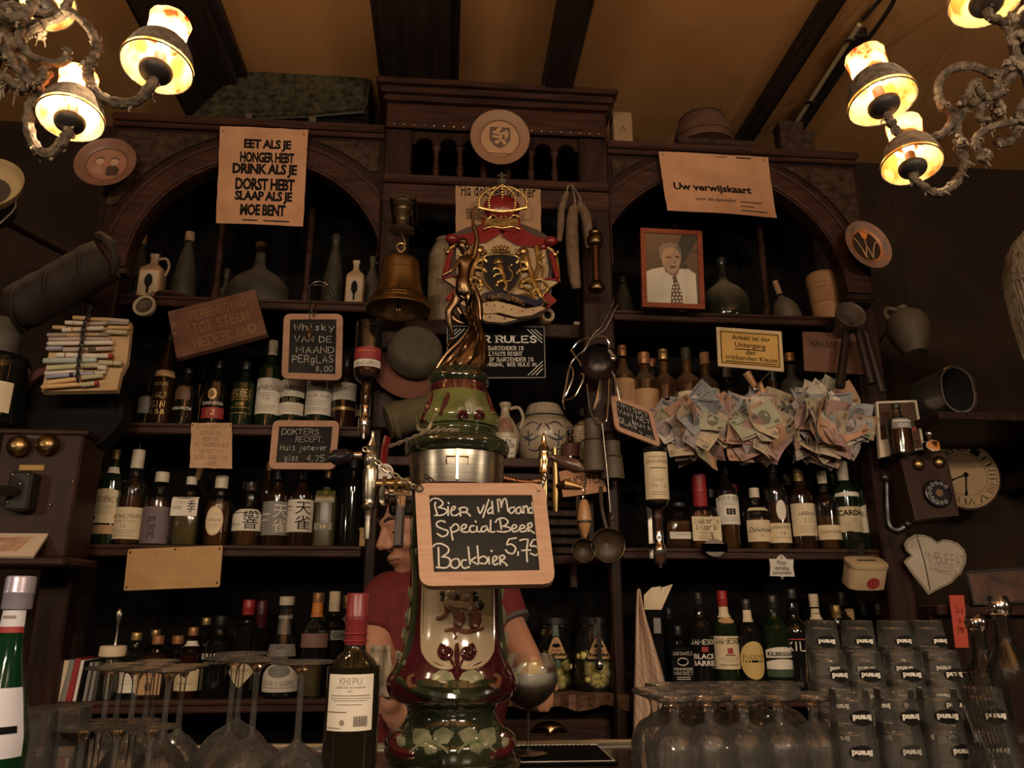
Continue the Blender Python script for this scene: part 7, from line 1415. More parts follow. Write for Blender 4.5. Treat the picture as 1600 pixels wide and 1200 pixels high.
# bank notes
NC = [((.42, .27, .22), (.30, .18, .16)), ((.50, .41, .28), (.38, .29, .19)), ((.20, .21, .22), (.30, .30, .29)), ((.30, .30, .20), (.40, .38, .27)), ((.50, .24, .13), (.42, .30, .2)), ((.27, .22, .21), (.36, .30, .28)), ((.52, .46, .36), (.44, .38, .3))]
NM = [mat('note_%d' % i, a, .8, col2=b, nscale=70, detail=8) for i, (a, b) in enumerate(NC)]; NP = [mat('note_print_%d' % i, tuple(v*.45 for v in a), .8) for i, (a, b) in enumerate(NC)]
def note_mesh(k, ci):
    rg = random.Random(k); bx_, by_ = rg.uniform(-9, 9), rg.uniform(-5, 5); tw = rg.uniform(-3, 3); w, h = .074, .039; N, Mv = 8, 4; f = lambda x, z: bx_*x*x+by_*z*z*2+tw*x*z*3+.004*math.sin(x*60+k); vs = []; fs = []
    for y_ in (0, .0006):
        for j in range(Mv+1):
            for i in range(N+1): x, z = -w+2*w*i/N, -h+2*h*j/Mv; vs.append((x, f(x, z)+y_, z))
    K = (N+1)*(Mv+1)
    for j in range(Mv):
        for i in range(N): a = j*(N+1)+i; fs += [(a, a+1, a+N+2, a+N+1), (K+a, K+a+N+1, K+a+N+2, K+a+1)]
    nb = len(fs)
    def add(pts):
        n0 = len(vs); vs.extend([(x, f(x, z)-.0006, z) for x, z in pts]); fs.append(tuple(range(n0, n0+len(pts))))
    add(ell(w*.45, 0, w*.24, h*.62, 12))
    for a, b, c, d in ((-.92, .62, -.70, .88), (.70, -.88, .92, -.62), (-.90, -.85, -.1, -.78), (-.90, .45, -.15, .5), (-.2, -.6, -.12, .6)): add([(w*a, h*b), (w*c, h*b), (w*c, h*d), (w*a, h*d)])
    me = bpy.data.meshes.new('banknote'); me.from_pydata(vs, [], fs); me.materials.append(NM[ci]); me.materials.append(NP[ci]); me.polygons.foreach_set('material_index', [0]*nb+[1]*(len(fs)-nb)); me.polygons.foreach_set('use_smooth', [True]*len(fs)); return me
NMS = [note_mesh(k, k % 7) for k in range(21)]
for cx_, cy_, rx, ry, nn, lb in ((1083, 668, 46, 38, 38, 'left bunch of crumpled bank notes below the gold stoppered bottle'), (1174, 672, 38, 36, 34, 'middle bunch of crumpled bank notes below the wooden pegs'), (1280, 664, 58, 42, 52, 'wide right bunch of crumpled bank notes with grey notes in front')):
    Y = 2.33; o0 = P(cx_, cy_, Y); t = thing('banknote_bunch', lb, 'bank notes', tuple(o0), group='bunches of bank notes on the second right shelf'); rg = random.Random(cx_)
    for k in range(nn):
        a = rg.uniform(0, 2*PI); q = math.sqrt((k+.5)/nn); p = P(cx_+rx*q*math.cos(a), cy_+ry*q*math.sin(a), Y+.045*q-.005*rg.random())-o0
        o = bpy.data.objects.new('banknote', NMS[(k*5+cx_) % 21]); COL.objects.link(o); o.parent = t; o.location = (p.x, -.055+.08*q*q+rg.uniform(-.008, .008), p.z)
        o.rotation_euler = (R(rg.uniform(-30, 25)+18*math.sin(a)), R(-math.degrees(a)*(.8 if rg.random() < .6 else 0)+rg.uniform(-40, 40)), R(rg.uniform(-25, 25)-22*math.cos(a)*q))
    obj('holding_pin', MB().tube([(0, -.02, 0), (0, .06, .0)], .004, 6), STEEL, t)
t = thing('wooden_pegs', 'pair of turned wooden pegs tied together above the bank notes', 'pegs', tuple(P(1186, 608, 2.34))); o0 = P(1186, 608, 2.34)
for a, b in (((1166, 582), (1186, 615)), ((1187, 598), (1196, 630))): obj('peg', MB().tube([P(*a, 2.34)-o0, P(a[0]*.5+b[0]*.5, a[1]*.5+b[1]*.5, 2.34)-o0, P(*b, 2.34)-o0], [.014, .011, .006] if a[0] < 1170 else [.008, .013, .012], 12), LW, t)
obj('tie', MB().tube(cat([P(1182, 605, 2.325)-o0, P(1190, 594, 2.325)-o0, P(1203, 582, 2.33)-o0], 4), .002, 5), STEELB, t); obj('peg_ring', MB().tube([P(1183+5*math.cos(k), 606+4*math.sin(k), 2.325)-o0 for k in range(6)], .003, 6, True), STEEL, t)
bd = Board('printed_strip', 'blue grey printed strip with red figure behind the middle bank notes', 'paper', [(1119, 621), (1184, 620), (1186, 650), (1112, 660)], 2.37, .002); bd.sheet(mat('pale_blue_print', (.20, .24, .27), .6, col2=(.32, .30, .28), nscale=14)); pts = [bd.uv(u, v) for u, v in ((.45, .35), (.8, .3), (.95, .5), (.8, .75), (.4, .8))]; obj('printed_figure', MB().add([(x, -.0006, z) for x, z in pts], [(0, 4, 3, 2, 1)]), LABR, bd.root, smooth=False)
bd.text([('airborne', .2, .06, .6, .3, {'shear': .4, 'bold': .02})], INK)
bd = Board('dark_folder', 'black card folder behind the left bank notes', 'card', [(1037, 621), (1106, 621), (1106, 650), (1037, 650)], 2.375, .004); bd.sheet(LABK); bd.frame(mat('sign_edge', (.05, .045, .04)), .003)
# papers in a black box, napkin, jars of onions
o0 = at_z(1024, 2.44, zD); h = P(1024, 953, 2.44).z-zD; t = thing('paper_box', 'black box holding folded white papers beside the striped napkin', 'box', tuple(o0)); w = W(1010, 1037, 980, 2.44)/2
obj('box_body', MB().box(-w, w, -.03, .05, 0, h, .003), LABK, t); obj('box_label', MB().box(-w*.1, w*.7, -.032, -.030, h*.72, h*.9), LABG, t)
for k, (a, b) in enumerate((((1006, 930), (1018, 918)), ((1018, 918), (1034, 916)), ((1026, 922), (1042, 920)), ((1036, 918), (1054, 912)))):
    q = [P(*a, 2.45)-o0, P(*b, 2.45)-o0]; x0_ = -w*.8+w*.4*k; y = .0+.006*k; obj('folded_paper', MB().add([(x0_, y, h-.03), (x0_+w*.4, y, h-.03), (q[1].x, y+.01, q[1].z), (q[0].x, y+.01, q[0].z), (x0_, y+.0015, h-.03), (x0_+w*.4, y+.0015, h-.03), (q[1].x, y+.0115, q[1].z), (q[0].x, y+.0115, q[0].z)], [(0, 1, 2, 3), (7, 6, 5, 4), (0, 3, 7, 4), (1, 5, 6, 2), (3, 2, 6, 7)]), PAPERC, t, smooth=False)
def cloth():
    m = bpy.data.materials.new('checked_cloth'); m.use_nodes = True; nt = m.node_tree; b = nt.nodes['Principled BSDF']; b.inputs['Roughness'].default_value = .9; tc = nt.nodes.new('ShaderNodeUVMap'); last = None
    rp = nt.nodes.new('ShaderNodeMixRGB'); rp.inputs[1].default_value = (.48, .36, .25, 1); rp.inputs[2].default_value = (.30, .08, .06, 1)
    mx = nt.nodes.new('ShaderNodeMath'); mx.operation = 'MAXIMUM'
    for k, (ax, sc) in enumerate((('X', 2.6), ('Y', 3.2))):
        w = nt.nodes.new('ShaderNodeTexWave'); w.bands_direction = ax; w.inputs['Scale'].default_value = sc; nt.links.new(tc.outputs[0], w.inputs['Vector']); g = nt.nodes.new('ShaderNodeMath'); g.operation = 'GREATER_THAN'; g.inputs[1].default_value = .985; nt.links.new(w.outputs['Fac'], g.inputs[0]); nt.links.new(g.outputs[0], mx.inputs[k])
    nt.links.new(mx.outputs[0], rp.inputs[0]); nt.links.new(rp.outputs[0], b.inputs['Base Color']); return m
N, Mv = 24, 20; vs = []; fs = []; o0 = P(996, 920, 2.30)
Lf = cat([(996, 920, 0), (993, 960, 0), (991, 1010, 0), (989, 1080, 0), (988, 1172, 0)], 5); Rt = cat([(999, 920, 0), (1007, 945, 0), (1022, 995, 0), (1040, 1060, 0), (1047, 1172, 0)], 5)
for j in range(Mv+1):
    a, b = Lf[j], Rt[j]; v = j/Mv
    for i in range(N+1):
        u = i/N; p = P(a.x*(1-u)+b.x*u, a.y, 2.30); vs.append((p.x-o0.x, -.016*min(1, v*2+.2)*math.sin(u*9+.6*math.sin(v*3))-.01*v, p.z-o0.z))
for j in range(Mv):
    for i in range(N): a = j*(N+1)+i; fs.append((a, a+1, a+N+2, a+N+1))
t = thing('bar_napkin', 'cream napkin with red check lines hanging from the cabinet post', 'napkin', tuple(o0)); me = bpy.data.meshes.new('cloth'); me.from_pydata(vs, [], fs); uv = me.uv_layers.new()
for lp in me.loops: k = lp.vertex_index; i, j = k % (N+1), k//(N+1); uv.data[lp.index].uv = ((i/N-.4)*(.35+j/Mv*.65)*1.3+.3*j/Mv, j/Mv*1.6-(i/N)*.5)
me.polygons.foreach_set('use_smooth', [True]*len(fs)); me.materials.append(cloth()); so_ = obj('cloth', me, None, t); md = so_.modifiers.new('thick', 'SOLIDIFY'); md.thickness = .002; obj('hook', MB().tube(cat([(0, .0, -.005), (0, -.006, .01), (0, .06, .015)], 4), .002, 5), STEEL, t)
def pickles(x, top, w, Y, label, glassm, n, seed, dim=False):
    b = at_z(x, Y, zD+.012); H = P(x, top, Y).z-b.z; r = W(x-w/2, x+w/2, 1050, Y)/2; t = thing('pickle_jar', label, 'jar', tuple(b), group='jars of pickled onions on the rough shelf')
    pr = [(.86, 0), (1, .05), (1, .35), (.92, .6), (.76, .82), (.70, .86), (.70, .9)]; obj('glass', MB().lathe([(q*r, h_*H) for q, h_ in smooth_prof(pr, 3)], 30), glassm, t); obj('lid', MB().lathe([(r*.72, H*.89), (r*.76, H*.9), (r*.76, H*.99), (r*.7, H), (0, H)], 26), CAPK, t)
    om = mat('pickled_onion', (.78, .66, .20), .3, col2=(.84, .76, .34), nscale=12, coat=.4); rg = random.Random(seed); base = None
    for k in range(n):
        for _ in range(20):
            a, q, zz = rg.uniform(0, 2*PI), math.sqrt(rg.random())*r*.84, .016+rg.random()*H*.42
            if math.sin(a) < .35: break
        if base is None: base = obj('pickled_onion', MB().ball((0, 0, 0), (.0150, .0150, .0140), 12, 8), om, t); o = base
        else: o = bpy.data.objects.new('pickled_onion', base.data); COL.objects.link(o); o.parent = t
        o.location = (q*math.cos(a), q*math.sin(a), zz); o.rotation_euler = (rg.random()*3, rg.random()*3, 0)
    rf = lambda zz: r*prof_r(pr, min(.9, zz/H)); obj('green_strap', patch(rf, H*.30, H*.9, .19, off=.001), mat('strap_green', (.025, .09, .045), .5), t)
    z0, z1 = H*.42, H*.74
    def tri(s_, off, m, nm):
        mb = MB(); pts = [(-.5, 0), (.5, 0), (.56, .08), (.2, .9), (.1, 1), (-.1, 1), (-.2, .9), (-.56, .08)]; zm = (z0+z1)/2
        strips(mb, [(p[0]*1.05*s_, zm+(z0+(z1-z0)*p[1]-zm)*s_) for p in pts], lambda a, zz: ((rf(zz)+off)*math.sin(a), -(rf(zz)+off)*math.cos(a), zz), 12, 4); return obj(nm, mb, m, t, smooth=False)
    tri(1.0, .0035, INK, 'label_border'); lb = tri(.90, .0045, mat('onion_label', (.52, .32, .14), .6), 'label'); f = lambda x, z: ((rf(z)+.0058)*math.sin(x/r), -(rf(z)+.0058)*math.cos(x/r), z); mb = MB()
    words(mb, 'Kesbeke', (-r*.46, z0+(z1-z0)*.16, r*.46, z0+(z1-z0)*.32), f, bold=.03); obj('lettering', mb, INK, lb, smooth=False); mb = MB(); words(mb, 'familie', (-r*.26, z0+(z1-z0)*.36, r*.26, z0+(z1-z0)*.46), f, bold=.03); obj('lettering', mb, REDP, lb, smooth=False)
    hd = MB(); hd.add([f(a, z0+(z1-z0)*.78+b) for a, b in ell(0, 0, r*.11, (z1-z0)*.09, 12)], [tuple(range(12))]); obj('printed_head', hd, LABT, lb, smooth=False); hd = MB(); hd.add([f(a*r, z0+(z1-z0)*b) for a, b in ((-.24, .56), (0, .50), (.24, .56), (.14, .68), (-.14, .68))], [tuple(range(5))]); obj('printed_collar', hd, INK, lb, smooth=False)
    return t, r, H
pickles(866, 964, 62, 2.50, 'dim jar of pickled onions, behind the gin glass', GLASSD, 34, 3)
t, r, H = pickles(931, 964, 68, 2.47, 'bright jar of yellow pickled onions with a steel spoon in front', GLASS, 80, 8)
o0 = P(937, 1038, 2.375); t = thing('olive_spoon', 'narrow steel spoon hanging in front of the bright onion jar', 'spoon', tuple(o0)); h = HT(937, 968, 1040, 2.375)
obj('shaft', MB().box(-.007, .007, -.002, .0, 0, h, .001), STEEL, t); obj('hanging_lip', MB().box(-.012, .012, -.003, .025, h, h+.004, .001), STEEL, t); obj('spoon_bowl', MB().ball((0, -.002, -.004), (.010, .004, .014), 12, 8), STEEL, t)
t = thing('small_cup', 'small dark glass cup beside the bright onion jar', 'cup', tuple(at_z(979, 2.44, zD+.012))); obj('cup', MB().lathe(smooth_prof([(.016, 0), (.022, .01), (.026, .05), (.024, .05), (.019, .012), (0, .008)], 2), 20), BOTN, t); obj('cup_handle', MB().tube(cat([(.022, 0, .04), (.04, 0, .036), (.038, 0, .016), (.02, 0, .012)], 4), .003, 6), BOTN, t)
# ------------------------------------------------------------------ grown figures
def grow(pts, edges, root=0, sub=2):
    """pts: (point, radius[, radius2]); returns a mesh grown round the skeleton"""
    me = bpy.data.meshes.new('body'); me.from_pydata([p[0] for p in pts], edges, []); o = bpy.data.objects.new('body', me); COL.objects.link(o)
    md = o.modifiers.new('skin', 'SKIN'); md.use_smooth_shade = True; sv = me.skin_vertices[0].data
    for i, p in enumerate(pts): sv[i].radius = (p[1], p[2] if len(p) > 2 else p[1]); sv[i].use_root = i == root
    if sub: s_ = o.modifiers.new('sub', 'SUBSURF'); s_.levels = sub; s_.render_levels = sub
    UPD(); out = bpy.data.meshes.new_from_object(o.evaluated_get(bpy.context.evaluated_depsgraph_get())); bpy.data.objects.remove(o)
    out.polygons.foreach_set('use_smooth', [True]*len(out.polygons)); return out
def meshobj(nm, me, m, parent): me.materials.clear(); me.materials.append(m); o = bpy.data.objects.new(nm, me); COL.objects.link(o); o.parent = parent; return o

# ------------------------------------------------------------------ the ceramic beer column
YT = 1.55; tb0 = at_z(704, YT, CZ); tw = thing('beer_column', 'tall glazed ceramic beer column in green and maroon with a bronze statue on top', 'beer tap', tuple(tb0))
def lv(py, hw): return (W(704-hw, 704+hw, py, YT)/2, P(708, py, YT).z-CZ)
def seg(nm, prof, m, k=3, n=48, **kw): return obj(nm, MB().lathe(smooth_prof([lv(*p) for p in prof], k), n, **kw), m, tw, sharp=50)
LV = [(1196, 104), (1190, 106), (1184, 100), (1174, 103), (1162, 104), (1148, 100), (1138, 88), (1130, 76), (1112, 70), (1098, 76), (1090, 92), (1080, 100), (1068, 102), (1056, 99), (1040, 90), (1010, 80), (985, 74), (950, 70), (900, 68), (850, 70), (800, 72), (770, 72)]
seg('foot_ring', [(1200, 106), (1195, 108), (1189, 106), (1186, 98)], STEELB); seg('base_bulge', [(1187, 97), (1180, 102), (1165, 104), (1150, 101), (1140, 90), (1136, 82)], DKGREEN)
seg('base_neck', [(1138, 84), (1128, 75), (1112, 69), (1098, 75), (1092, 86)], DKGREEN); bodyprof = [(1094, 88), (1086, 97), (1070, 103), (1056, 100), (1040, 90), (1010, 79), (985, 74), (950, 71), (900, 69), (850, 70), (800, 72), (764, 73)]
seg('ceramic_body', bodyprof, MAROON); seg('steel_collar', [(768, 71), (760, 72), (740, 73), (706, 75), (700, 74)], STEELB, 1)
seg('green_rim', [(716, 76), (712, 80), (702, 82), (694, 78), (688, 68), (682, 61), (676, 60), (672, 64)], DKGREEN)
domeprof = [(676, 60), (668, 65), (658, 66), (646, 61), (632, 53), (618, 47), (610, 45)]
seg('glazed_dome', domeprof, GREEN); seg('maroon_drip', [(620, 47.5), (613, 46.4), (606, 45), (602, 44)], MAROON); seg('top_ring', [(606, 43), (602, 47), (596, 48), (590, 46), (584, 40), (580, 36), (578, 20), (577, 0)], DKGREEN)
allp = smooth_prof([lv(*p) for p in [(1187, 97), (1180, 102), (1165, 104), (1150, 101), (1140, 90), (1128, 75), (1112, 69), (1098, 75)]+bodyprof+[(716, 79)]+domeprof+[(602, 47)]], 3)
def rad(z):
    for (r0, z0), (r1, z1) in zip(allp, allp[1:]):
        if z0 <= z <= z1 and z1 > z0: return r0+(r1-r0)*(z-z0)/(z1-z0)
    return allp[-1][0]
def onT(px, py, off=0.):   # the point of the column's skin seen at a pixel
    z = P(708, py, YT-.1).z-CZ
    for _ in range(4):
        r = rad(z)+off; d = ray(px, py); ox, oy = EYE.x-tb0.x, EYE.y-tb0.y; a = d.x**2+d.y**2; b = ox*d.x+oy*d.y; c = ox*ox+oy*oy-r*r; D = b*b-a*c
        t = (-b-math.sqrt(max(D, 0)))/a; p = EYE+d*t; z = p.z-CZ
    return Vector((p.x-tb0.x, p.y-tb0.y, z))
def relief(nm, pts, r, m, off=.0, n=8, closed=False, k=5):
    q = cat([onT(a, b, off) for a, b in pts], k, closed); L = len(q); rr = [r*(1 if closed else .45+.55*math.sin(PI*min(1, max(0, (i+.6)/L)))**.6) for i in range(L)]
    return obj(nm, MB().tube(q, rr, n, closed), m, tw)
def leaf(px, py, w, h, ang, m=LEAFG, nm='relief_leaf', lift=.006):
    vs = []; fs = []; N, Mv = 8, 6; ca, sa = math.cos(R(ang)), math.sin(R(ang))
    for j in range(Mv+1):
        t = j/Mv; wd = math.sin(PI*min(1, t*.92+.08))**.8*(1-.25*t)
        for i in range(N+1):
            u = -1+2*i/N; x, y = u*w*wd*(1+.10*math.sin(t*14)), -h/2+h*t
            vs.append(onT(px+x*ca-y*sa, py-(x*sa+y*ca), lift*(1-.75*u*u)*math.sin(PI*min(1, t*.9+.1))**.5-.002*abs(math.sin(u*5+t*3))))
    for j in range(Mv):
        for i in range(N): a = j*(N+1)+i; fs.append((a, a+1, a+N+2, a+N+1))
    return obj(nm, MB().add(vs, fs), m, tw)
# cartouche with figures
vs = []; fs = []; N, Mv = 16, 20
for j in range(Mv+1):
    py = 1045-(1045-775)*j/Mv; cut = 54 if py < 1015 else 54*math.sqrt(max(0.04, 1-((py-1015)/31)**2))
    for i in range(N+1): vs.append(onT(715+cut*(-1+2*i/N), py, .0015))
for j in range(Mv):
    for i in range(N): a = j*(N+1)+i; fs.append((a, a+1, a+N+2, a+N+1))
obj('cream_cartouche', MB().add(vs, fs), CREAMG, tw)
relief('cartouche_edge', [(662, 775), (661, 900), (659, 1000), (664, 1025), (680, 1041), (700, 1045), (713, 1040), (728, 1045), (750, 1041), (766, 1025), (771, 1000), (770, 900), (769, 775)], .0035, CREAMG, .002)
for s_ in (-1, 1):
    cx_ = 714+s_*17; relief('scroll_volute', [(cx_+s_*-1*(3+.022*a*.8)*math.cos(R(a+90)), 1020-(3+.022*a*.8)*math.sin(R(a+90))*-1) for a in range(0, 560, 40)]+[(714+s_*3, 1046)], .0042, MAROON, .004, k=3)
relief('scroll_stem', [(714, 1006), (714, 1024), (714, 1050)], .005, MAROON, .003)
BR = mat('brown_glaze', (.07, .022, .012), .15, col2=(.13, .055, .03), nscale=30, coat=1.); DR = mat('tan_glaze', (.34, .24, .15), .2, col2=(.26, .17, .10), nscale=20, coat=1.)
fg = MB()
for px_, py_, r_ in ((704, 930, .011), (726, 934, .010), (700, 938, .008), (722, 925, .012)): fg.ball(onT(px_, py_, .004), (r_, .008, r_), 10, 7)
obj('relief_heads', fg, DR, tw)['kind'] = 'stuff'
relief('relief_bodice', [(697, 938), (708, 948), (726, 950), (738, 957)], .012, DR, .003); relief('relief_skirt', [(735, 952), (742, 964), (740, 982)], .013, BR, .004); relief('relief_skirt', [(712, 956), (718, 968), (712, 980)], .011, BR, .004); relief('relief_arm', [(695, 942), (698, 958), (690, 966), (681, 966)], .0045, BR, .004)
relief('relief_ground', [(695, 986), (712, 984), (730, 988), (748, 984), (756, 982)], .0045, BR, .003); relief('relief_tail', [(708, 986), (713, 994), (710, 1000)], .003, BR, .003)
for a, b in ((688, 926), (700, 918), (740, 926), (748, 940)): relief('relief_foliage', [(a, b), (a+5, b+6), (a+2, b+14)], .005, DKGREEN, .002)
leaf(690, 1062, 18, 40, 78); leaf(738, 1062, 18, 40, -78); leaf(713, 1080, 15, 32, 180)
relief('green_band', [(622, 1062), (650, 1078), (690, 1088), (738, 1088), (780, 1076)], .010, DKGREEN, -.003); relief('side_volute', [(770, 1056), (780, 1060), (776, 1074), (764, 1070)], .005, BR, .003); relief('side_volute', [(648, 1056), (640, 1060), (640, 1072), (652, 1074)], .005, BR, .003)
relief('dark_panel', [(650, 1070), (690, 1074), (738, 1074), (776, 1068)], .016, DKGREEN, -.010)
for a in ((658, 1152, 17, 36, 40), (672, 1170, 13, 28, 150), (694, 1150, 15, 34, -75), (731, 1150, 15, 34, 75), (762, 1152, 17, 38, -35), (745, 1168, 13, 28, 200), (625, 1156, 9, 24, 20), (792, 1158, 9, 24, -20)): leaf(*a)
relief('maroon_lobe', [(628, 1148), (616, 1162), (626, 1176), (650, 1180)], .012, MAROON, -.004); relief('maroon_lobe', [(780, 1148), (795, 1162), (785, 1176), (762, 1180)], .012, MAROON, -.004); relief('vine_stem', [(640, 1176), (665, 1160), (690, 1168), (700, 1178)], .003, LEAFG, .003); relief('vine_stem', [(715, 1178), (728, 1164), (750, 1158), (775, 1176)], .003, LEAFG, .003)
for a in ((643, 930, 7, 30, 15), (640, 962, 8, 36, -5), (634, 995, 8, 30, 10), (625, 1028, 8, 28, 25), (645, 860, 7, 34, 5), (783, 925, 6, 30, -10), (785, 960, 7, 34, 5), (788, 1000, 7, 30, -12)): leaf(*a)
relief('side_ridge', [(650, 775), (648, 850), (650, 920), (646, 980), (632, 1030), (618, 1055)], .008, DKGREEN, .0); relief('side_ridge', [(778, 920), (780, 980), (790, 1030)], .008, DKGREEN, .0)
# dome ornaments
for pts in ([(700, 616), (697, 628), (688, 650)], [(760, 616), (764, 630), (770, 648)], [(676, 616), (668, 640), (658, 662)]): relief('maroon_runnel', pts, .0065, MAROON, -.001)
leaf(735, 632, 10, 26, 0); leaf(720, 642, 8, 20, 65); leaf(748, 642, 8, 20, -65)
for c in (722, 748): relief('dome_volute', [(c+(1+.018*a)*math.cos(R(a)), 650+(1+.018*a)*math.sin(R(a))) for a in range(0, 420, 40)], .0045, MAROON, .004, k=3)
relief('dome_volute', [(652, 664), (656, 672), (668, 672), (674, 662), (680, 648)], .004, CREAMG, .002); relief('dome_volute', [(657, 660), (661, 654), (665, 660), (661, 664)], .003, MAROON, .003)
relief('beaded_ring', [(662, 678), (685, 684), (712, 686), (740, 684), (766, 678)], .004, DKGREEN, .002)
# seam on the collar
obj('collar_seam', MB().box(-.004, .004, -lv(730, 74)[0]-.002, -lv(730, 74)[0]+.004, lv(762, 70)[1], lv(708, 70)[1], .001), STEELB, tw); z_ = lv(738, 70)[1]; obj('collar_plate', MB().tube([(a, -lv(738, 74)[0]-.001, z_+b) for a, b in ((-.022, 0), (-.022, .014), (.022, .014), (.022, 0))], .0012, 5), BRASS, tw)
# bronze statue
def sp(px, py, dy=0.): return P(px, py, YT+dy)-tb0
rw = lambda a: W(0, a, 450, YT)
S = [(sp(726, 452), rw(12)), (sp(724, 432, -.005), rw(11)), (sp(729, 410), rw(11)), (sp(728, 398), rw(5)), (sp(721, 385, -.01), rw(8)), (sp(722, 376, -.01), rw(6)),      # pelvis..head
     (sp(741, 400), rw(6)), (sp(746, 372), rw(5)), (sp(738, 346), rw(3.2)), (sp(739, 330), rw(3)), (sp(744, 322), rw(1.6)),                                         # raised arm
     (sp(717, 408, -.01), rw(5)), (sp(704, 424, -.02), rw(4)), (sp(690, 432, -.02), rw(2.6)),                                                                     # other arm
     (sp(714, 468, -.01), rw(9)), (sp(700, 487, -.015), rw(7)), (sp(703, 510, -.01), rw(5)), (sp(708, 530), rw(3.4)), (sp(699, 541, -.012), rw(3)),                   # bent leg
     (sp(735, 470), rw(10)), (sp(737, 495), rw(7)), (sp(736, 520), rw(5.5)), (sp(742, 545), rw(5))]                                                               # standing leg
E_ = [(0, 1), (1, 2), (2, 3), (3, 4), (4, 5), (2, 6), (6, 7), (7, 8), (8, 9), (9, 10), (2, 11), (11, 12), (12, 13), (0, 14), (14, 15), (15, 16), (16, 17), (17, 18), (0, 19), (19, 20), (20, 21), (21, 22)]
st = meshobj('statue', grow(S, E_), BRONZE, tw); st['label'] = 'bronze statue of a woman with one arm raised'
def fold(pts, r, rt=st, nm='drapery', flat_=.5):
    q = cat([sp(*p) for p in pts], 5); n = len(q); return obj(nm, MB().tube(q, [rw(r)*(.5+.5*math.sin(PI*(i+1)/(n+1))) for i in range(n)], 8, flat=flat_), BRONZE, rt)
for pts, r in (([(742, 490), (738, 512), (722, 535), (700, 556), (684, 577)], 8), ([(744, 500), (742, 525), (728, 548), (708, 566), (690, 582)], 9), ([(746, 515), (748, 545), (736, 565), (722, 580)], 9), ([(748, 505), (756, 540), (756, 565), (750, 584)], 9), ([(735, 545), (730, 565), (738, 582)], 9), ([(712, 440), (722, 452), (738, 448), (742, 436)], 5), ([(715, 450), (712, 470), (722, 490)], 6), ([(738, 440), (750, 470), (752, 500)], 5), ([(700, 560), (712, 570), (730, 574), (748, 578)], 8), ([(688, 570), (697, 563), (705, 560)], 6), ([(744, 322), (735, 335), (738, 350)], 3)): fold(pts, r)
obj('hair', MB().ball(sp(723, 379, -.004), (rw(10), rw(9), rw(9)), 12, 8).ball(sp(729, 386), (rw(6), rw(6), rw(7)), 10, 7).ball(sp(714, 382), (rw(4), rw(4), rw(5)), 8, 6), BRONZE, st)
vs = []; fs = []; NA, NB = 16, 18
cA = cat([sp(*p) for p in ((734, 462, -.02), (726, 492, -.025), (733, 512, -.02), (712, 545, -.03), (686, 576, -.03))], 8); cB = cat([sp(*p) for p in ((744, 455, .0), (750, 490, -.0), (754, 525, -.005), (757, 560, -.01), (752, 582, -.01))], 8)
for sd in (0, 1):
    for j in range(NB+1):
        a, b = cA[int(j*(len(cA)-1)/NB)], cB[int(j*(len(cB)-1)/NB)]
        for i in range(NA+1): u = i/NA; p = a.lerp(b, u); vs.append((p.x, p.y-.016*math.sin(PI*u)-.007*math.sin(u*17+j*.25)+sd*.006, p.z))
K = (NA+1)*(NB+1)
for j in range(NB):
    for i in range(NA): a = j*(NA+1)+i; fs += [(a, a+1, a+NA+2, a+NA+1), (K+a, K+a+NA+1, K+a+NA+2, K+a+1)]
    for i in (0, NA): a = j*(NA+1)+i; fs.append((a, a+NA+1, K+a+NA+1, K+a))
obj('robe', MB().add(vs, fs), BRONZE, st)
for pts, r in (([(718, 418), (724, 436), (733, 452), (742, 462)], 7), ([(712, 432), (720, 446), (730, 458)], 7), ([(716, 452), (726, 462), (740, 468)], 8), ([(712, 462), (702, 480), (712, 498), (726, 505)], 6)): fold(pts, r)
rock = MB(); rg = random.Random(9)
for k in range(26): rock.ball(sp(690+rg.random()*62, 572+rg.random()*12, rg.uniform(-.05, .05)), (rw(9)*rg.uniform(.6, 1.1), rw(8), rw(7)*rg.uniform(.5, 1)), 8, 6)
obj('rocky_base', rock, BRONZE, st)['kind'] = 'stuff'
# taps
def tp(px, py, y): return P(px, py, y)-tb0
def turned(nm, px, pys, hws, Y, m, rt=tw, n=18, k=2): # a turned upright piece given by half widths at heights
    b = P(px, pys[0], Y); return obj(nm, MB().lathe(smooth_prof([(W(0, h_, y, Y), P(px, y, Y).z-b.z) for y, h_ in zip(pys, hws)], k), n, TR(*(b-tb0))), m, rt)
Y1 = 1.50
tL = turned('tap_body', 574, [846, 842, 820, 800, 795, 790, 785, 770, 735, 728, 722, 712, 705, 697, 690, 682, 675, 672], [0, 6, 6.5, 7, 11, 13, 10, 12.5, 13, 10, 13, 12, 7, 10, 6, 4, 3.5, 0], Y1, STEELB)
obj('tap_pipe', MB().tube([tp(585, 756, Y1), tp(612, 756, Y1), tp(640, 755, Y1+.01)], [.009, .010, .009], 12), BRASS, tw); [obj('pipe_nut', MB().tube([tp(x, 756, Y1), tp(x+6, 756, Y1)], .014, 8), BRASS, tw) for x in (598, 616, 634)]
hd = obj('tap_handle', MB().tube([tp(562, 712, Y1), tp(552, 712, Y1), tp(540, 712, Y1-.01), tp(522, 715, Y1-.02), tp(513, 716, Y1-.022)], [.007, .008, .014, .015, .006], 14), BLACKL, tw); obj('handle_ferrule', MB().tube([tp(566, 712, Y1), tp(552, 712, Y1)], .008, 12), STEEL, hd)
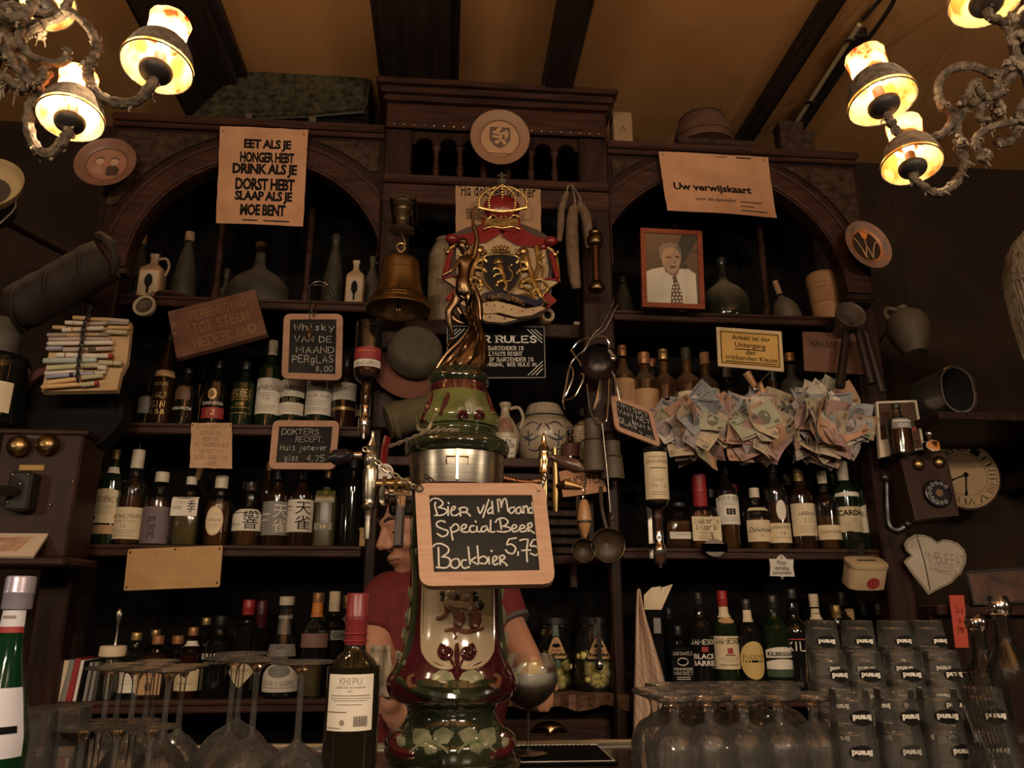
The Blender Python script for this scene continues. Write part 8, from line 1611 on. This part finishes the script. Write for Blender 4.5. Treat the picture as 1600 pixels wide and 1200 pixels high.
sm = obj('small_tap', MB().tube([tp(602, 774, Y1-.02), tp(606, 774, Y1-.02), tp(640, 776, Y1)], [.016, .013, .012], 14), STEEL, tw); obj('small_tap_knob', MB().tube([tp(600, 774, Y1-.025), tp(606, 774, Y1-.02)], .020, 16), STEEL, sm); obj('small_tap_neck', MB().tube([tp(627, 780, Y1-.02), tp(626, 795, Y1-.03)], [.012, .009], 12), STEEL, sm); obj('tap_lever', MB().tube([tp(626, 792, Y1-.03), tp(622, 854, Y1-.05)], [.0085, .0095], 10), mat('grey_lever', (.11, .11, .11), .35, .5), sm)
obj('bracket_block', MB().box(*(lambda c: (c.x-.03, c.x+.05, c.y-.01, c.y+.05, c.z-.02, c.z+.02))(tp(632, 790, Y1+.02)), .006), DKGREEN, tw)
tR = turned('tap_body', 851, [800, 795, 770, 742, 738, 730, 715, 706, 700, 694, 686, 680, 676], [0, 5, 6.5, 7, 10, 8.5, 10, 8, 10, 5, 4, 3.5, 0], Y1, BRASSP)
hr = obj('tap_handle', MB().tube([tp(858, 713, Y1), tp(868, 716, Y1), tp(882, 722, Y1-.01), tp(900, 729, Y1-.015), tp(911, 734, Y1-.018)], [.005, .007, .013, .014, .006], 14), mat('walnut', (.06, .03, .018), .3, coat=.5), tw); obj('handle_tip', MB().ball(tp(910, 733, Y1-.018), .005, 10, 7), BRASSP, hr)
q = [tp(788, 748, Y1), tp(806, 752, Y1-.01), tp(830, 754, Y1-.01), tp(848, 752, Y1)]; n_ = 40; qq = [Vector(q[0]).lerp(q[1], i/13) if i < 13 else (Vector(q[1]).lerp(q[2], (i-13)/14) if i < 27 else Vector(q[2]).lerp(q[3], (i-27)/12)) for i in range(n_)]
obj('ribbed_hose', MB().tube(qq, [.0075 if i % 2 else .0055 for i in range(n_)], 10), mat('copper_hose', (.45, .27, .15), .25, 1.), tw)
obj('second_tap', MB().tube([tp(866, 700, Y1+.12), tp(868, 760, Y1+.12), tp(868, 800, Y1+.12)], [.006, .008, .007], 10).tube([tp(868, 760, Y1+.12), tp(884, 757, Y1+.10), tp(908, 762, Y1+.1)], [.005, .012, .005], 10), BRASS, tw)
# the slate hung on the front
bd = Board('slate_board', 'large wood framed slate chalked Bier v/d Maand Special Beer Bockbier 5,75', 'chalkboard', [(648, 757), (850, 757), (868, 914), (656, 918)], [1.385, 1.315], .012)
bd.frame(mat('slate_frame_pale', (.36, .205, .125), .6, col2=(.43, .26, .165), nscale=10, stretch=(2, 14, 14), bump=.1), .0245, .022, front=-.005, t=.016); bd.sheet(SLATE, 'slate', inset=.020, y0=.001, t=.007)
CHK = [[(215,285),(240,262),(285,258),(335,285),(345,320),(300,352)],[(272,300),(262,330),(290,430)],[(300,352),(370,368),(385,402),(335,432),(262,434)],[(402,302)],[(400,345),(402,435)],[(425,392),(465,370),(475,345),(450,345),(430,385),(440,430),(480,435),(515,415)],[(525,355),(530,440)],[(512,368),(560,350),(600,365),(590,395),(545,402),(600,410),(632,440)],
 [(710,350),(735,415),(775,330)],[(825,270),(765,455)],[(850,350),(815,385),(825,415),(860,400)],[(858,290),(868,418)],[(928,395),(916,268)],[(916,275),(945,272),(955,350)],[(955,350),(975,275),(1003,268),(1025,390)],[(1090,350),(1045,360),(1040,400),(1065,412),(1095,380),(1090,350),(1112,412)],[(1150,345),(1115,365),(1112,405),(1135,415),(1160,390),(1150,345),(1175,410)],[(1185,340),(1190,410)],[(1188,360),(1215,335),(1230,360),(1235,408)],[(1280,352),(1248,362),(1245,400),(1268,412),(1288,385)],[(1275,300),(1290,410)],
 [(370,505),(330,490),(285,510),(285,545),(340,575),(395,595),(390,635),(340,655),(290,625)],[(425,560),(450,690)],[(425,575),(470,525),(510,545),(500,590),(440,612)],[(530,592),(580,565),(590,535),(560,530),(540,560),(545,600),(590,610),(630,595)],[(670,545),(640,545),(625,580),(650,610),(690,600)],[(685,495)],[(700,550),(705,600),(735,605)],[(800,545),(760,555),(745,590),(770,605),(805,575),(800,545),(825,605)],[(845,485),(845,600),(885,605)],
 [(895,505),(925,470),(990,465),(1025,500),(1000,535),(960,547)],[(940,480),(955,575)],[(960,547),(1038,560),(1045,590),(990,607),(915,600)],[(1055,582),(1110,562),(1105,535),(1075,540),(1065,580),(1085,605),(1125,595)],[(1135,582),(1195,562),(1190,540),(1160,540),(1145,580),(1165,605),(1215,595)],[(1235,520),(1240,600)],[(1225,540),(1260,510),(1275,535),(1260,560),(1215,575),(1255,588),(1300,620)],
 [(245,760),(270,735),(330,730),(400,770),(400,820),(340,866)],[(300,770),(305,970)],[(340,866),(410,880),(420,940),(380,980),(280,975)],[(480,885),(435,910),(435,965),(480,985),(520,950),(510,895),(480,885)],[(590,900),(550,905),(540,950),(570,985),(620,970)],[(610,765),(630,940)],[(690,870),(635,905)],[(635,905),(710,945)],[(705,755),(720,930)],[(720,885),(770,860),(810,890),(790,935),(720,932)],[(850,800)],[(825,870),(830,940)],[(865,922),(905,892),(900,860),(875,870),(865,920),(890,950),(920,935)],[(940,860),(945,945)],[(930,868),(975,850),(990,880),(950,905),(985,925),(1015,955)],
 [(1110,670),(1035,682)],[(1035,682),(1012,738),(1060,735),(1105,775),(1080,830),(1030,825),(1000,795)],[(1130,815),(1130,850)],[(1150,695),(1190,684),(1235,688)],[(1235,688),(1220,800),(1225,915)],[(1170,800),(1260,795)],[(1340,680),(1285,690)],[(1285,690),(1258,752),(1310,755),(1345,800),(1320,850),(1260,830)]]
bd.strokes(CHK, .0029, CHALK, lambda p: (640+p[0]/6.667, 740+p[1]/6.667), y=.0002); UPD(); iv = bd.root.matrix_world.inverted()
def loc_(px, py, y): return iv @ P(px, py, y)
chain('chain', [loc_(569, 700, 1.47), loc_(590, 722, 1.44), loc_(612, 740, 1.42), loc_(638, 755, 1.40), loc_(655, 766, 1.375)], bd.root, STEELB, .015, .0018); chain('chain', [loc_(853, 738, 1.47), loc_(848, 754, 1.42), loc_(841, 767, 1.375)], bd.root, STEELB, .012, .0018)
obj('hook_ring', MB().tube([loc_(655+6*math.cos(k), 763+6*math.sin(k), 1.373) for k in range(6)], .0016, 6, True), IRON, bd.root)
t = thing('twisted_cord', 'pale twisted cord slung round the rim of the beer column', 'cord', tuple(P(608, 698, 1.5))); o0 = P(608, 698, 1.5)
q = cat([(608, 698, 0), (630, 690, 0), (655, 680, 0), (675, 674, 0), (700, 672, 0), (716, 673, 0)], 7)
for ph in (0, PI): obj('strand', MB().tube([P(p.x, p.y+2.2*math.sin(i*.9+ph), 1.5-.09*min(1, max(0, (p.x-608)/60))+.004*math.cos(i*.9+ph))-o0 for i, p in enumerate(q)], .0022, 6), FLUFF, t)

# ------------------------------------------------------------------ the bartender behind the column
YP = 2.10
hx = P(652, 828, YP); foot = Vector((P(690, 960, YP).x, YP, 0)); pn = thing('person', 'person in a red shirt behind the beer column, looking down to the side', 'person', tuple(foot))
def bp(px, py, dy=0.): return P(px, py, YP+dy)-foot
ch = bp(690, 985); x_ = ch.x
BD = [(Vector((x_, .02, .96)), .150, .11), (Vector((x_, .02, 1.10)), .145, .105), (Vector((x_+.01, .01, 1.24)), .165, .11), (bp(690, 935, -.0), .16, .10), (bp(672, 905), .060, .055), (bp(662, 878), .056, .052),
      (bp(770, 938, -.0), .062), (bp(797, 985, -.03), .046), (bp(826, 1035, -.10), .036), (bp(836, 1052, -.12), .030, .020), (bp(842, 1066, -.13), .032, .018),
      (bp(612, 940, -.01), .062), (bp(590, 1000, -.06), .046), (bp(604, 1060, -.12), .036), (bp(608, 1082, -.13), .030, .020), (bp(612, 1096, -.14), .032, .018),
      (Vector((x_+.09, .02, .86)), .085), (Vector((x_+.10, .0, .48)), .058), (Vector((x_+.10, .03, .09)), .042), (Vector((x_+.11, -.10, .035)), .035), (Vector((x_-.09, .02, .86)), .085), (Vector((x_-.10, .0, .48)), .058), (Vector((x_-.10, .03, .09)), .042), (Vector((x_-.11, -.10, .035)), .035)]
def fingers(tip, base, up, sgn):
    d = (tip-base).normalized(); s_ = d.cross(up).normalized(); mb = MB()
    for k, (L, off) in enumerate(((.068, -.024), (.078, -.008), (.074, .008), (.058, .023))):
        b = tip+s_*off-d*.012; q = [b, b+d*L*.45-up*.002, b+d*L*.75-up*.014, b+d*L*.95-up*.03]; mb.tube(cat(q, 3), [.0088]*4+[.0082]*3+[.0078]*2+[.0066], 8)
    b = base+s_*sgn*.022; mb.tube(cat([b, b+s_*sgn*.022+d*.022, b+s_*sgn*.026+d*.05-up*.012], 3), [.011, .011, .010, .0098, .009, .0088, .0075], 8); return mb
ex = MB(); f1 = fingers(BD[10][0], BD[9][0], Vector((.3, -.6, .5)).normalized(), -1); f2 = fingers(BD[15][0], BD[14][0], Vector((-.3, -.6, .5)).normalized(), 1); ex.add(f1.v, f1.f); ex.add(f2.v, f2.f)
HM = TR(*(hx-foot)) @ RZ(-58) @ RX(16) @ TR(0, 0, .0)
hd = MB(); hd.ball((0, .008, .020), (.074, .094, .098), 24, 18); hd.ball((0, -.030, -.058), (.056, .056, .056), 20, 14); hd.ball((0, -.070, -.094), (.026, .020, .020), 12, 9)
hd.ball((0, -.052, .012), (.062, .044, .060), 16, 12); hd.tube([(0, -.092, .030), (0, -.103, .008), (0, -.116, -.018), (0, -.112, -.026)], [.009, .011, .0145, .010], 10); hd.ball((.011, -.100, -.024), (.009, .010, .008), 8, 6); hd.ball((-.011, -.100, -.024), (.009, .010, .008), 8, 6)
hd.tube(cat([(-.05, -.068, .036), (-.02, -.088, .040), (0, -.090, .036), (.02, -.088, .040), (.05, -.068, .036)], 3), .010, 8); hd.tube(cat([(-.026, -.080, -.056), (-.01, -.094, -.050), (0, -.093, -.052), (.01, -.094, -.050), (.026, -.080, -.056)], 3), .0066, 8); hd.tube(cat([(-.022, -.080, -.064), (0, -.092, -.066), (.022, -.080, -.064)], 3), .0075, 8)
for s_ in (-1, 1): hd.ball((s_*.040, -.062, -.022), (.024, .022, .022), 12, 8); hd.ball((s_*.077, .012, -.004), (.010, .022, .034), 12, 9); hd.ball((s_*.055, -.02, -.070), (.018, .030, .022), 10, 7)
ex.add([HM @ Vector(v) for v in hd.v], hd.f)
def rings(mb, cs, n=24):   # a trunk of level oval rings (centre, half width, half depth)
    vs = []; fs = []; C_ = cat([c[0] for c in cs], 4); A_ = cat([(c[1], c[2], 0) for c in cs], 4)
    for c, q in zip(C_, A_): vs += [(c.x+q.x*math.cos(2*PI*i/n), c.y+q.y*math.sin(2*PI*i/n), c.z) for i in range(n)]
    for j in range(len(C_)-1): fs += [(j*n+i, j*n+(i+1) % n, j*n+n+(i+1) % n, j*n+n+i) for i in range(n)]
    fs += [tuple(range(n-1, -1, -1)), tuple(range((len(C_)-1)*n, len(C_)*n))]; return mb.add(vs, fs)
def limb(mb, ks, BDx, grow_=0.):
    q = cat([BDx[k][0] for k in ks], 5); rr = [v.x for v in cat([(BDx[k][1]+grow_, 0, 0) for k in ks], 5)]; mb.tube(q, rr, 16)
    for e in (0, -1): mb.ball(q[e], rr[e]*.98, 14, 10)
    return mb
def fuse(mb, voxel, smooth):
    m2 = bpy.data.meshes.new('body'); m2.from_pydata(mb.v, [], mb.f); o = bpy.data.objects.new('body', m2); COL.objects.link(o)
    rm = o.modifiers.new('rm', 'REMESH'); rm.mode = 'VOXEL'; rm.voxel_size = voxel; sm = o.modifiers.new('sm', 'SMOOTH'); sm.iterations = smooth; sm.factor = .5
    UPD(); out = bpy.data.meshes.new_from_object(o.evaluated_get(bpy.context.evaluated_depsgraph_get())); bpy.data.objects.remove(o)
    bm = bmesh.new(); bm.from_mesh(out); left = set(bm.verts); best = []   # one continuous skin
    while left:
        st_ = [left.pop()]; isl = list(st_)
        while st_:
            for e in st_.pop().link_edges:
                for v in e.verts:
                    if v in left: left.discard(v); st_.append(v); isl.append(v)
        if len(isl) > len(best): best = isl
    keep = set(best); bmesh.ops.delete(bm, geom=[v for v in bm.verts if v not in keep], context='VERTS'); bm.to_mesh(out); bm.free()
    out.polygons.foreach_set('use_smooth', [True]*len(out.polygons)); return out
V3 = Vector; TRK = [(V3((x_, .02, .84)), .150, .105), (V3((x_, .02, .96)), .165, .115), (V3((x_, .02, 1.10)), .148, .105), (V3((x_+.01, .01, 1.24)), .168, .115), (BD[3][0]+V3((0, 0, -.03)), .178, .105), (BD[3][0]+V3((-.01, 0, .03)), .120, .085), (BD[4][0]+V3((0, 0, -.005)), .062, .060), (BD[5][0], .054, .056)]
rings(ex, TRK)
for ks in ((6, 7, 8, 9, 10), (11, 12, 13, 14, 15), (16, 17, 18), (20, 21, 22)): limb(ex, ks, BD)
for k in (6, 11): ex.tube([BD[3][0]+V3((0, 0, .0)), BD[k][0]], [.075, .062], 14)
for k in (18, 22): ex.tube([BD[k][0], BD[k+1][0]], [.042, .035], 12); ex.ball(BD[k+1][0], .036, 12, 8)
meshobj('body', fuse(ex, .0062, 2), SKIN, pn)
for s_ in (-1, 1):
    e = obj('eye', MB().ball(tuple(HM @ Vector((s_*.030, -.0745, .014))), .0125, 14, 10), mat('eye_white', (.6, .55, .48), .25), pn); c = HM @ Vector((s_*.030-.0, -.0852, .011)); obj('iris', MB().ball(tuple(c), .0055, 10, 7), mat('eye_iris', (.03, .02, .012), .15), e)
    obj('eyebrow', MB().tube([HM @ Vector(p) for p in ((s_*.014, -.098, .043), (s_*.032, -.094, .050), (s_*.05, -.078, .044))], [.0035, .0045, .002], 6), mat('hair_dark', (.035, .022, .014), .7), pn)
obj('mouth_line', MB().tube([HM @ Vector(p) for p in ((-.026, -.0855, -.0585), (-.01, -.0985, -.0575), (0, -.0985, -.0585), (.01, -.0985, -.0575), (.026, -.0855, -.0585))], .0022, 6), mat('lip', (.20, .07, .05), .5), pn)
hr_ = MB(); hr_.ball((0, .022, .036), (.081, .096, .096), 22, 16); mv = []
hv = [HM @ Vector((v[0], max(v[1], -.060+.9*max(0, .055-v[2])), v[2])) for v in hr_.v]; obj('hair', MB().add(hv, hr_.f), mat('hair_dark', (.035, .022, .014), .7), pn)
sh_m = MB(); rings(sh_m, [(c, a_+.016, b_+.016) for c, a_, b_ in TRK[:6]]+[(BD[4][0]+V3((0, 0, -.02)), .074, .070)])
for k, k2 in ((6, 7), (11, 12)):
    sh_m.tube([BD[3][0], BD[k][0]], [.090, .078], 16); sh_m.ball(BD[k][0], .079, 14, 10); e_ = BD[k][0].lerp(BD[k2][0], .86); sh_m.tube([BD[k][0], BD[k][0].lerp(e_, .5)+V3((0, 0, .004)), e_], [.078, .070, .062], 16)
meshobj('shirt', fuse(sh_m, .009, 5), SHIRT, pn)
a, b = BD[6][0], BD[7][0]; obj('cuff', MB().tube([a.lerp(b, .80), a.lerp(b, .90)], [.066, .064], 18), mat('grey_cuff', (.10, .09, .09), .8), pn)
tr_m = MB(); rings(tr_m, [(c, a_+.012, b_+.012) for c, a_, b_ in ((V3((x_, .02, .80)), .15, .11), (V3((x_, .02, .90)), .168, .118), (V3((x_, .02, .99)), .160, .115))])
for ks in ((16, 17, 18), (20, 21, 22)): limb(tr_m, ks, BD, .016)
meshobj('trousers', fuse(tr_m, .010, 4), mat('dark_cloth', (.015, .015, .02), .9), pn)
for k in (18, 22): p = BD[k][0]; obj('shoe', MB().ball((p.x, p.y-.07, .042), (.048, .125, .042), 16, 10), LEATH, pn)
# towel over the bartender's hand
t = thing('bar_towel', 'pale crumpled towel held low beside the red capped wine bottle', 'towel', tuple(P(592, 1085, 1.93))); o0 = P(592, 1085, 1.93); vs = []; fs = []
for j in range(13):
    for i in range(11):
        u, v = i/10, j/12; p = P(578+ (32+10*v)*u, 1008+78*v, 1.93)-o0; vs.append((p.x, .018*math.sin(u*10+v*4)+.010*math.sin(v*9)-.01, p.z))
for j in range(12):
    for i in range(10): a = j*11+i; fs.append((a, a+1, a+12, a+11))
so_ = obj('cloth', MB().add(vs, fs), mat('towel_cream', (.50, .42, .31), .95, col2=(.42, .35, .25), nscale=30, bump=.3), t); md = so_.modifiers.new('thick', 'SOLIDIFY'); md.thickness = .004; obj('hem', MB().tube([vs[k] for k in range(12*11, 13*11)], .003, 6), mat('towel_cream', (.5, .42, .31)), t)

# ------------------------------------------------------------------ on the counter
t = thing('bar_mat', 'black rubber bar mat with pale edge beside the beer column', 'mat', tuple(P(878, 1182, 1.69))); t.location.z = CZ; xa, xb = at_z(808, 1.62, CZ).x-t.location.x, at_z(950, 1.70, CZ).x-t.location.x
t.location.y = 0; obj('mat', MB().box(xa, xb, 1.60, 1.80, .0005, .007, .003), LABK, t); obj('pale_edge', MB().tube([(xa+.006, 1.607, .0075), (xb-.006, 1.607, .0075), (xb-.006, 1.793, .0075), (xa+.006, 1.793, .0075)], .0015, 5, True), WHTP, t)
st_ = MB(); [st_.box(xa+.02+k*.009, xa+.026+k*.009, 1.62+.0, 1.625, .007, .0105) for k in range(int((xb-xa-.04)/.009))]; [st_.box(xa+.02+k*.009, xa+.026+k*.009, 1.772, 1.777, .007, .0105) for k in range(int((xb-xa-.04)/.009))]; obj('rubber_studs', st_, LABK, t)['kind'] = 'stuff'
# gin glass
o0 = at_z(826, 1.67, CZ+.011); t = thing('gin_glass', 'balloon glass of clear drink with ice and citrus on the bar mat', 'glass', tuple(o0)); gr = lambda w, py: (W(820-w, 820+w, py, 1.67)/2, P(822, py, 1.67).z-o0.z)
gl = MB().lathe(smooth_prof([(.036, 0), (.036, .0015), (.012, .004), (.004, .010), (.0038, gr(0, 1122)[1]), (.006, gr(0, 1110)[1]), gr(26, 1096), gr(42, 1075), gr(46, 1056), gr(43, 1034), gr(39, 1022)], 4), 36, cap=True)
gl.f = gl.f[:-1]; obj('glass', gl, GLASS, t); obj('drink', MB().lathe(smooth_prof([(.003, gr(0, 1109)[1]), gr(25, 1095), gr(40, 1075), gr(44.5, 1058), gr(44, 1050)], 3)+[(0, gr(0, 1050)[1])], 32), mat('pale_drink', (.74, .70, .60), .1, trans=.12, ior=1.33, col2=(.56, .51, .42), nscale=45, detail=6), t)
b_ = _M['pale_drink'].node_tree.nodes['Principled BSDF']; b_.inputs['Subsurface Weight'].default_value = .85; b_.inputs['Subsurface Radius'].default_value = (1, .95, .85); b_.inputs['Subsurface Scale'].default_value = .05
rg = random.Random(3); zc = gr(0, 1050)[1]
for k in range(8):
    a = k*.8; M = TR(.022*math.cos(a)*(1+.2*rg.random()), .022*math.sin(a), zc+rg.uniform(-.022, .004)) @ Euler((rg.random()*3, rg.random()*3, rg.random()*3)).to_matrix().to_4x4(); obj('ice_cube', MB().box(-.012, .012, -.012, .012, -.012, .012, .003, M), mat('ice', (.72, .70, .64), .15, trans=.3, ior=1.31), t)
for k, (x, y, tz, c) in enumerate(((.01, -.03, 30, LABO), (-.012, -.028, -40, PAPERC), (.022, -.015, 60, PAPERC))): obj('citrus_slice', MB().lathe([(.017, 0), (.018, .002), (.017, .004), (0, .004)], 20, TR(x, y, zc+.004) @ RX(60) @ RY(tz), cap=True), mat('citrus', (.52, .36, .16), .4, col2=(.6, .46, .26), nscale=40), t)
# wine bottle in front
t = bottle(538, 927, 86, 'wine', BOTR, 'red capsuled wine bottle with cream label in front on the counter', CZ, 1.10, cap=(mat('wine_red_capsule', (.16, .018, .02), .35), .785, 1.06), n=36,
    labels=[(1054, 1143, 52, LABW, [('KHIPU', GRYP, .06, .18, {'font': 'pen', 'serif': .6, 'w': .6, 'u': .45}), ('CABERNET SAUVIGNON', GRYP, .21, .25, {'u': .6}), ('2021', GRYP, .28, .31, {'u': .2}), ('-', GRYP, .37, .385, {'u': .82}), ('-', GRYP, .42, .43, {'u': .85}), ('-', GRYP, .46, .47, {'u': .7}), ('-', GRYP, .53, .54, {'u': .5}), ('-', BRNP, .66, .675, {'u': (-.95, -.1)})]+[('-', INK, .74, .92, {'u': (.2+.035*k, .2+.035*k+(.012 if k % 3 else .022))}) for k in range(16)]+[('o', GRYP, .80, .90, {'u': (-.35, -.15)}), ('-', GRYP, .94, .955, {'u': (-.95, -.3)})])])
for k in (.80, .83, .9): obj('capsule_ring', MB().tube([(.0165*math.cos(i*PI/14), .0165*math.sin(i*PI/14), (P(548, 927, 1.1).z-CZ)*k) for i in range(28)], .0006, 5, True), CAPR, t)
# green bottle at the left edge
t = bottle(-66, 900, 106, 'slope', mat('bright_green_glass', (.004, .034, .012), .08, trans=.2, coat=.5), 'green bottle with red and white bands cut off by the left edge', CZ, .84, cap=(mat('silver_blue_foil', (.30, .28, .36), .3, .5, col2=(.38, .36, .42), nscale=9), .90, 1.3), n=32,
    labels=[(944, 950, 80, LABR, []), (950, 980, 80, mat('cool_white_label', (.50, .50, .54), .6), [('-', GRYP, .4, .55, {'u': .4})]), (980, 990, 80, LABR, []), (1078, 1190, 80, mat('cool_white_label', (.5, .5, .54)), [('-', LABK, .55, .65, {'u': (.1, .8)})])])

# ------------------------------------------------------------------ glasses
def glass(name, label, prof, loc, group, n=28, logo=None, cat_='glass', k=3, m=None, proto=None):
    if proto: r = dup(proto, tuple(loc), None, label); return r
    t = thing(name, label, cat_, tuple(loc), group=group); mb = MB().lathe(smooth_prof(prof, k), n, cap=False); obj('glass', mb, m or GLASSW, t, sharp=60); return t
ORD = ['first', 'second', 'third', 'fourth', 'fifth', 'sixth', 'seventh', 'eighth', 'ninth', 'tenth']
# upturned wine glasses on the left
def wineprof(H, R_, foot): return [(R_*.82, 0), (R_*.94, H*.10), (R_, H*.24), (R_*.93, H*.36), (R_*.62, H*.47), (R_*.22, H*.535), (.0052, H*.57), (.0042, H*.64), (.0042, H*.86), (.006, H*.93), (foot*.4, H*.972), (foot, H*.988), (foot, H), (foot*.96, H*1.002), (foot*.3, H*.992), (0, H*.99)]
g = 'wine glasses standing upside down on the left of the counter'
pr = None
for k, (px_, Y) in enumerate(((168, 1.34), (189, 1.24), (214, 1.32), (243, 1.22), (269, 1.30), (146, 1.27), (228, 1.42))):
    b = at_z(px_-6, Y, CZ); pr0 = pr; t = glass('wine_glass', 'upside-down slim wine glass, %s on the left' % ['second from the left and far', 'third from the left and near', 'fourth from the left and far', 'sixth from the left and near', 'rightmost', 'leftmost', 'fifth and rearmost'][k], wineprof(.205, .040, .034), b, g, proto=pr); pr = pr or t
pr = None
for k, (px_, Y) in enumerate(((347, 1.20), (362, 1.32), (384, 1.16), (457, 1.10))):
    b = at_z(px_-5, Y, CZ); t = glass('wine_glass', 'upside-down balloon wine glass, %s' % ['leftmost of the three big ones close together', 'middle rear one of the three big ones', 'right hand front one of the three big ones', 'alone beside the red capsuled bottle'][k], wineprof(.222, .058, .040), b, 'big wine glasses standing upside down', n=34, proto=pr); pr = pr or t
pr = None
for k, px_ in enumerate((104, 132, 160, 188, 216)):
    b = at_z(px_-6, 1.02+.05*(k % 2), CZ); t = glass('port_glass', 'small upside-down stemmed glass, %s from the left in the near left row' % ORD[k], wineprof(.155, .030, .030), b, 'small stemmed glasses in the near left row', proto=pr); pr = pr or t
pr = None
TUM = [(.0325, .001), (.034, 0), (.0345, .001), (.0335, .03), (.0285, .110), (.0280, .121), (.0265, .1245), (.024, .125), (.012, .1235), (0, .123), (0, .113), (.022, .112), (.0265, .108)]
for k, (px_, Y) in enumerate(((18, 1.02), (72, 1.05))):
    b = at_z(px_-14, Y, CZ); t = glass('long_glass', 'tall upside-down water glass %s at the left edge' % ['behind the green bottle', 'right of the green bottle'][k], [(.040, 0), (.039, .05), (.034, .160), (.033, .172), (.029, .176), (0, .1755)], b, 'tall water glasses at the left edge', proto=pr); pr = pr or t
t = thing('glass_tray', 'pale wooden tray under the upturned glasses on the left', 'tray', (at_z(180, 1.2, CZ).x, 1.2, CZ+.0003)); obj('tray_front', MB().box(-.45, .35, -.22, -.20, 0, .012, .003), PAPERY, t); obj('tray_mat', MB().box(-.45, .35, -.20, .26, .0, .0004), LABK, t)
# beer goblets on the right
def brand(t, r0, z, w, h, mm=INK, back=None, flip=True):
    f = lambda x, zz: ((r0+.0012)*math.sin(x/r0), -(r0+.0012)*math.cos(x/r0), zz)
    if back: mb = MB(); strips(mb, [(a, z+b) for a, b in ell(0, 0, w*.62, h*1.25, 22)], f); bk = obj('logo_oval', mb, back, t, smooth=False); f0 = f; f = lambda x, zz: tuple(Vector(f0(x, zz))*1.0+Vector((0, -.0006, 0)))
    mb = MB(); words(mb, 'Brand', (-w/2, z-h/2, w/2, z+h/2), (lambda x, zz: f(-x, 2*z-zz)) if flip else f, bold=.05, keep=False); return obj('logo_lettering', mb, mm, t, smooth=False)
GOB = [(.032, 0), (.0375, .022), (.041, .060), (.0385, .092), (.026, .112), (.011, .121), (.0075, .128), (.0075, .138), (.012, .147), (.033, .155), (.036, .158), (.036, .1615), (.030, .163), (0, .1615)]
pr = None; g = 'beer goblets standing upside down on the right'
for j, (Y, n_, x0) in enumerate(((1.24, 5, 1046), (1.33, 6, 1030), (1.42, 6, 1048))):
    for i in range(n_):
        b = at_z(x0+i*[51, 40, 38][j], Y, CZ) if j else at_z(1062+i*56, Y, CZ)
        lb = 'upside-down stemmed beer goblet, %s from the left in the %s row' % (ORD[i], ['front', 'middle', 'rear'][j]); t = glass('beer_goblet', lb, GOB, b, g, n=30, proto=pr)
        if pr is None: pr = t; brand(pr, .0385, .024, .042, .011)
pr = None; g = 'nested beer tumblers standing upside down on the right'
for j, (Y, lv_, xs) in enumerate(((1.47, 4, (1291, 1349, 1407, 1464)), (1.33, 3, (1296, 1358, 1420, 1482)), (1.20, 2, (1330, 1402, 1474, 1546)))):
    for i, x in enumerate(xs):
        for k in range(lv_):
            b = at_z(x, Y, CZ)+Vector((.0015*((k*7+i) % 3-1), .001*((k+i) % 2), .0475*k)); b.x = at_z(x+18, Y, CZ).x+.0012*((k*7+i) % 3-1)
            lb = 'upside-down straight beer tumbler, %s up in the %s stack from the left, %s row' % (ORD[k], ORD[i], ['rear', 'middle', 'front'][j])
            t = glass('beer_tumbler', lb, TUM, b, g, n=26, proto=pr, m=GLASST)
            if pr is None: pr = t; brand(pr, .0305, .088, .030, .0085, WHTP, INK); PT = pr
            t.rotation_euler = (0, 0, R([-6, 5, 12, -10][(i+k) % 4]))
# tall clear bottles and tongs jar at the right edge
for x, top, w, Y, lb in ((1592, 932, 62, 1.42, 'clear glass bottle with bright neck at the right edge'), (1548, 960, 56, 1.52, 'clear ribbed carafe behind the last tumbler stack')):
    b = at_z(x+14, Y, CZ); H = P(x-14, top, Y).z-CZ; r = W(x-w/2, x+w/2, 1050, Y)/2; t = thing('carafe', lb, 'carafe', tuple(b)); obj('glass', MB().lathe(smooth_prof([(r*.9, 0), (r, .01), (r, H*.5), (r*.85, H*.62), (r*.42, H*.74), (r*.36, H*.88), (r*.5, H*.9), (r*.5, H*.97), (r*.42, H)], 3), 30, cap=False), GLASSD, t); obj('pouring_ring', MB().lathe([(r*.5, H*.9), (r*.56, H*.92), (r*.56, H*.95), (r*.5, H*.97)], 24, cap=False), STEEL, t); obj('base_disc', MB().lathe([(0, .001), (r*.9, .001), (r*.9, .008), (0, .006)], 24), GLASSD, t)
b = at_z(1590, 1.12, CZ); t = thing('tongs_jar', 'glass jar with clear sticks standing in it at the right edge', 'jar', tuple(b)); obj('glass', MB().lathe([(.045, 0), (.047, .004), (.047, .10), (.045, .10)], 28, cap=False), GLASS, t)
for k in range(4): obj('clear_stick', MB().tube([(.01*k-.015, 0, .004), (.02*k-.055, .01*k, .20)], .004, 8), GLASSD, t)
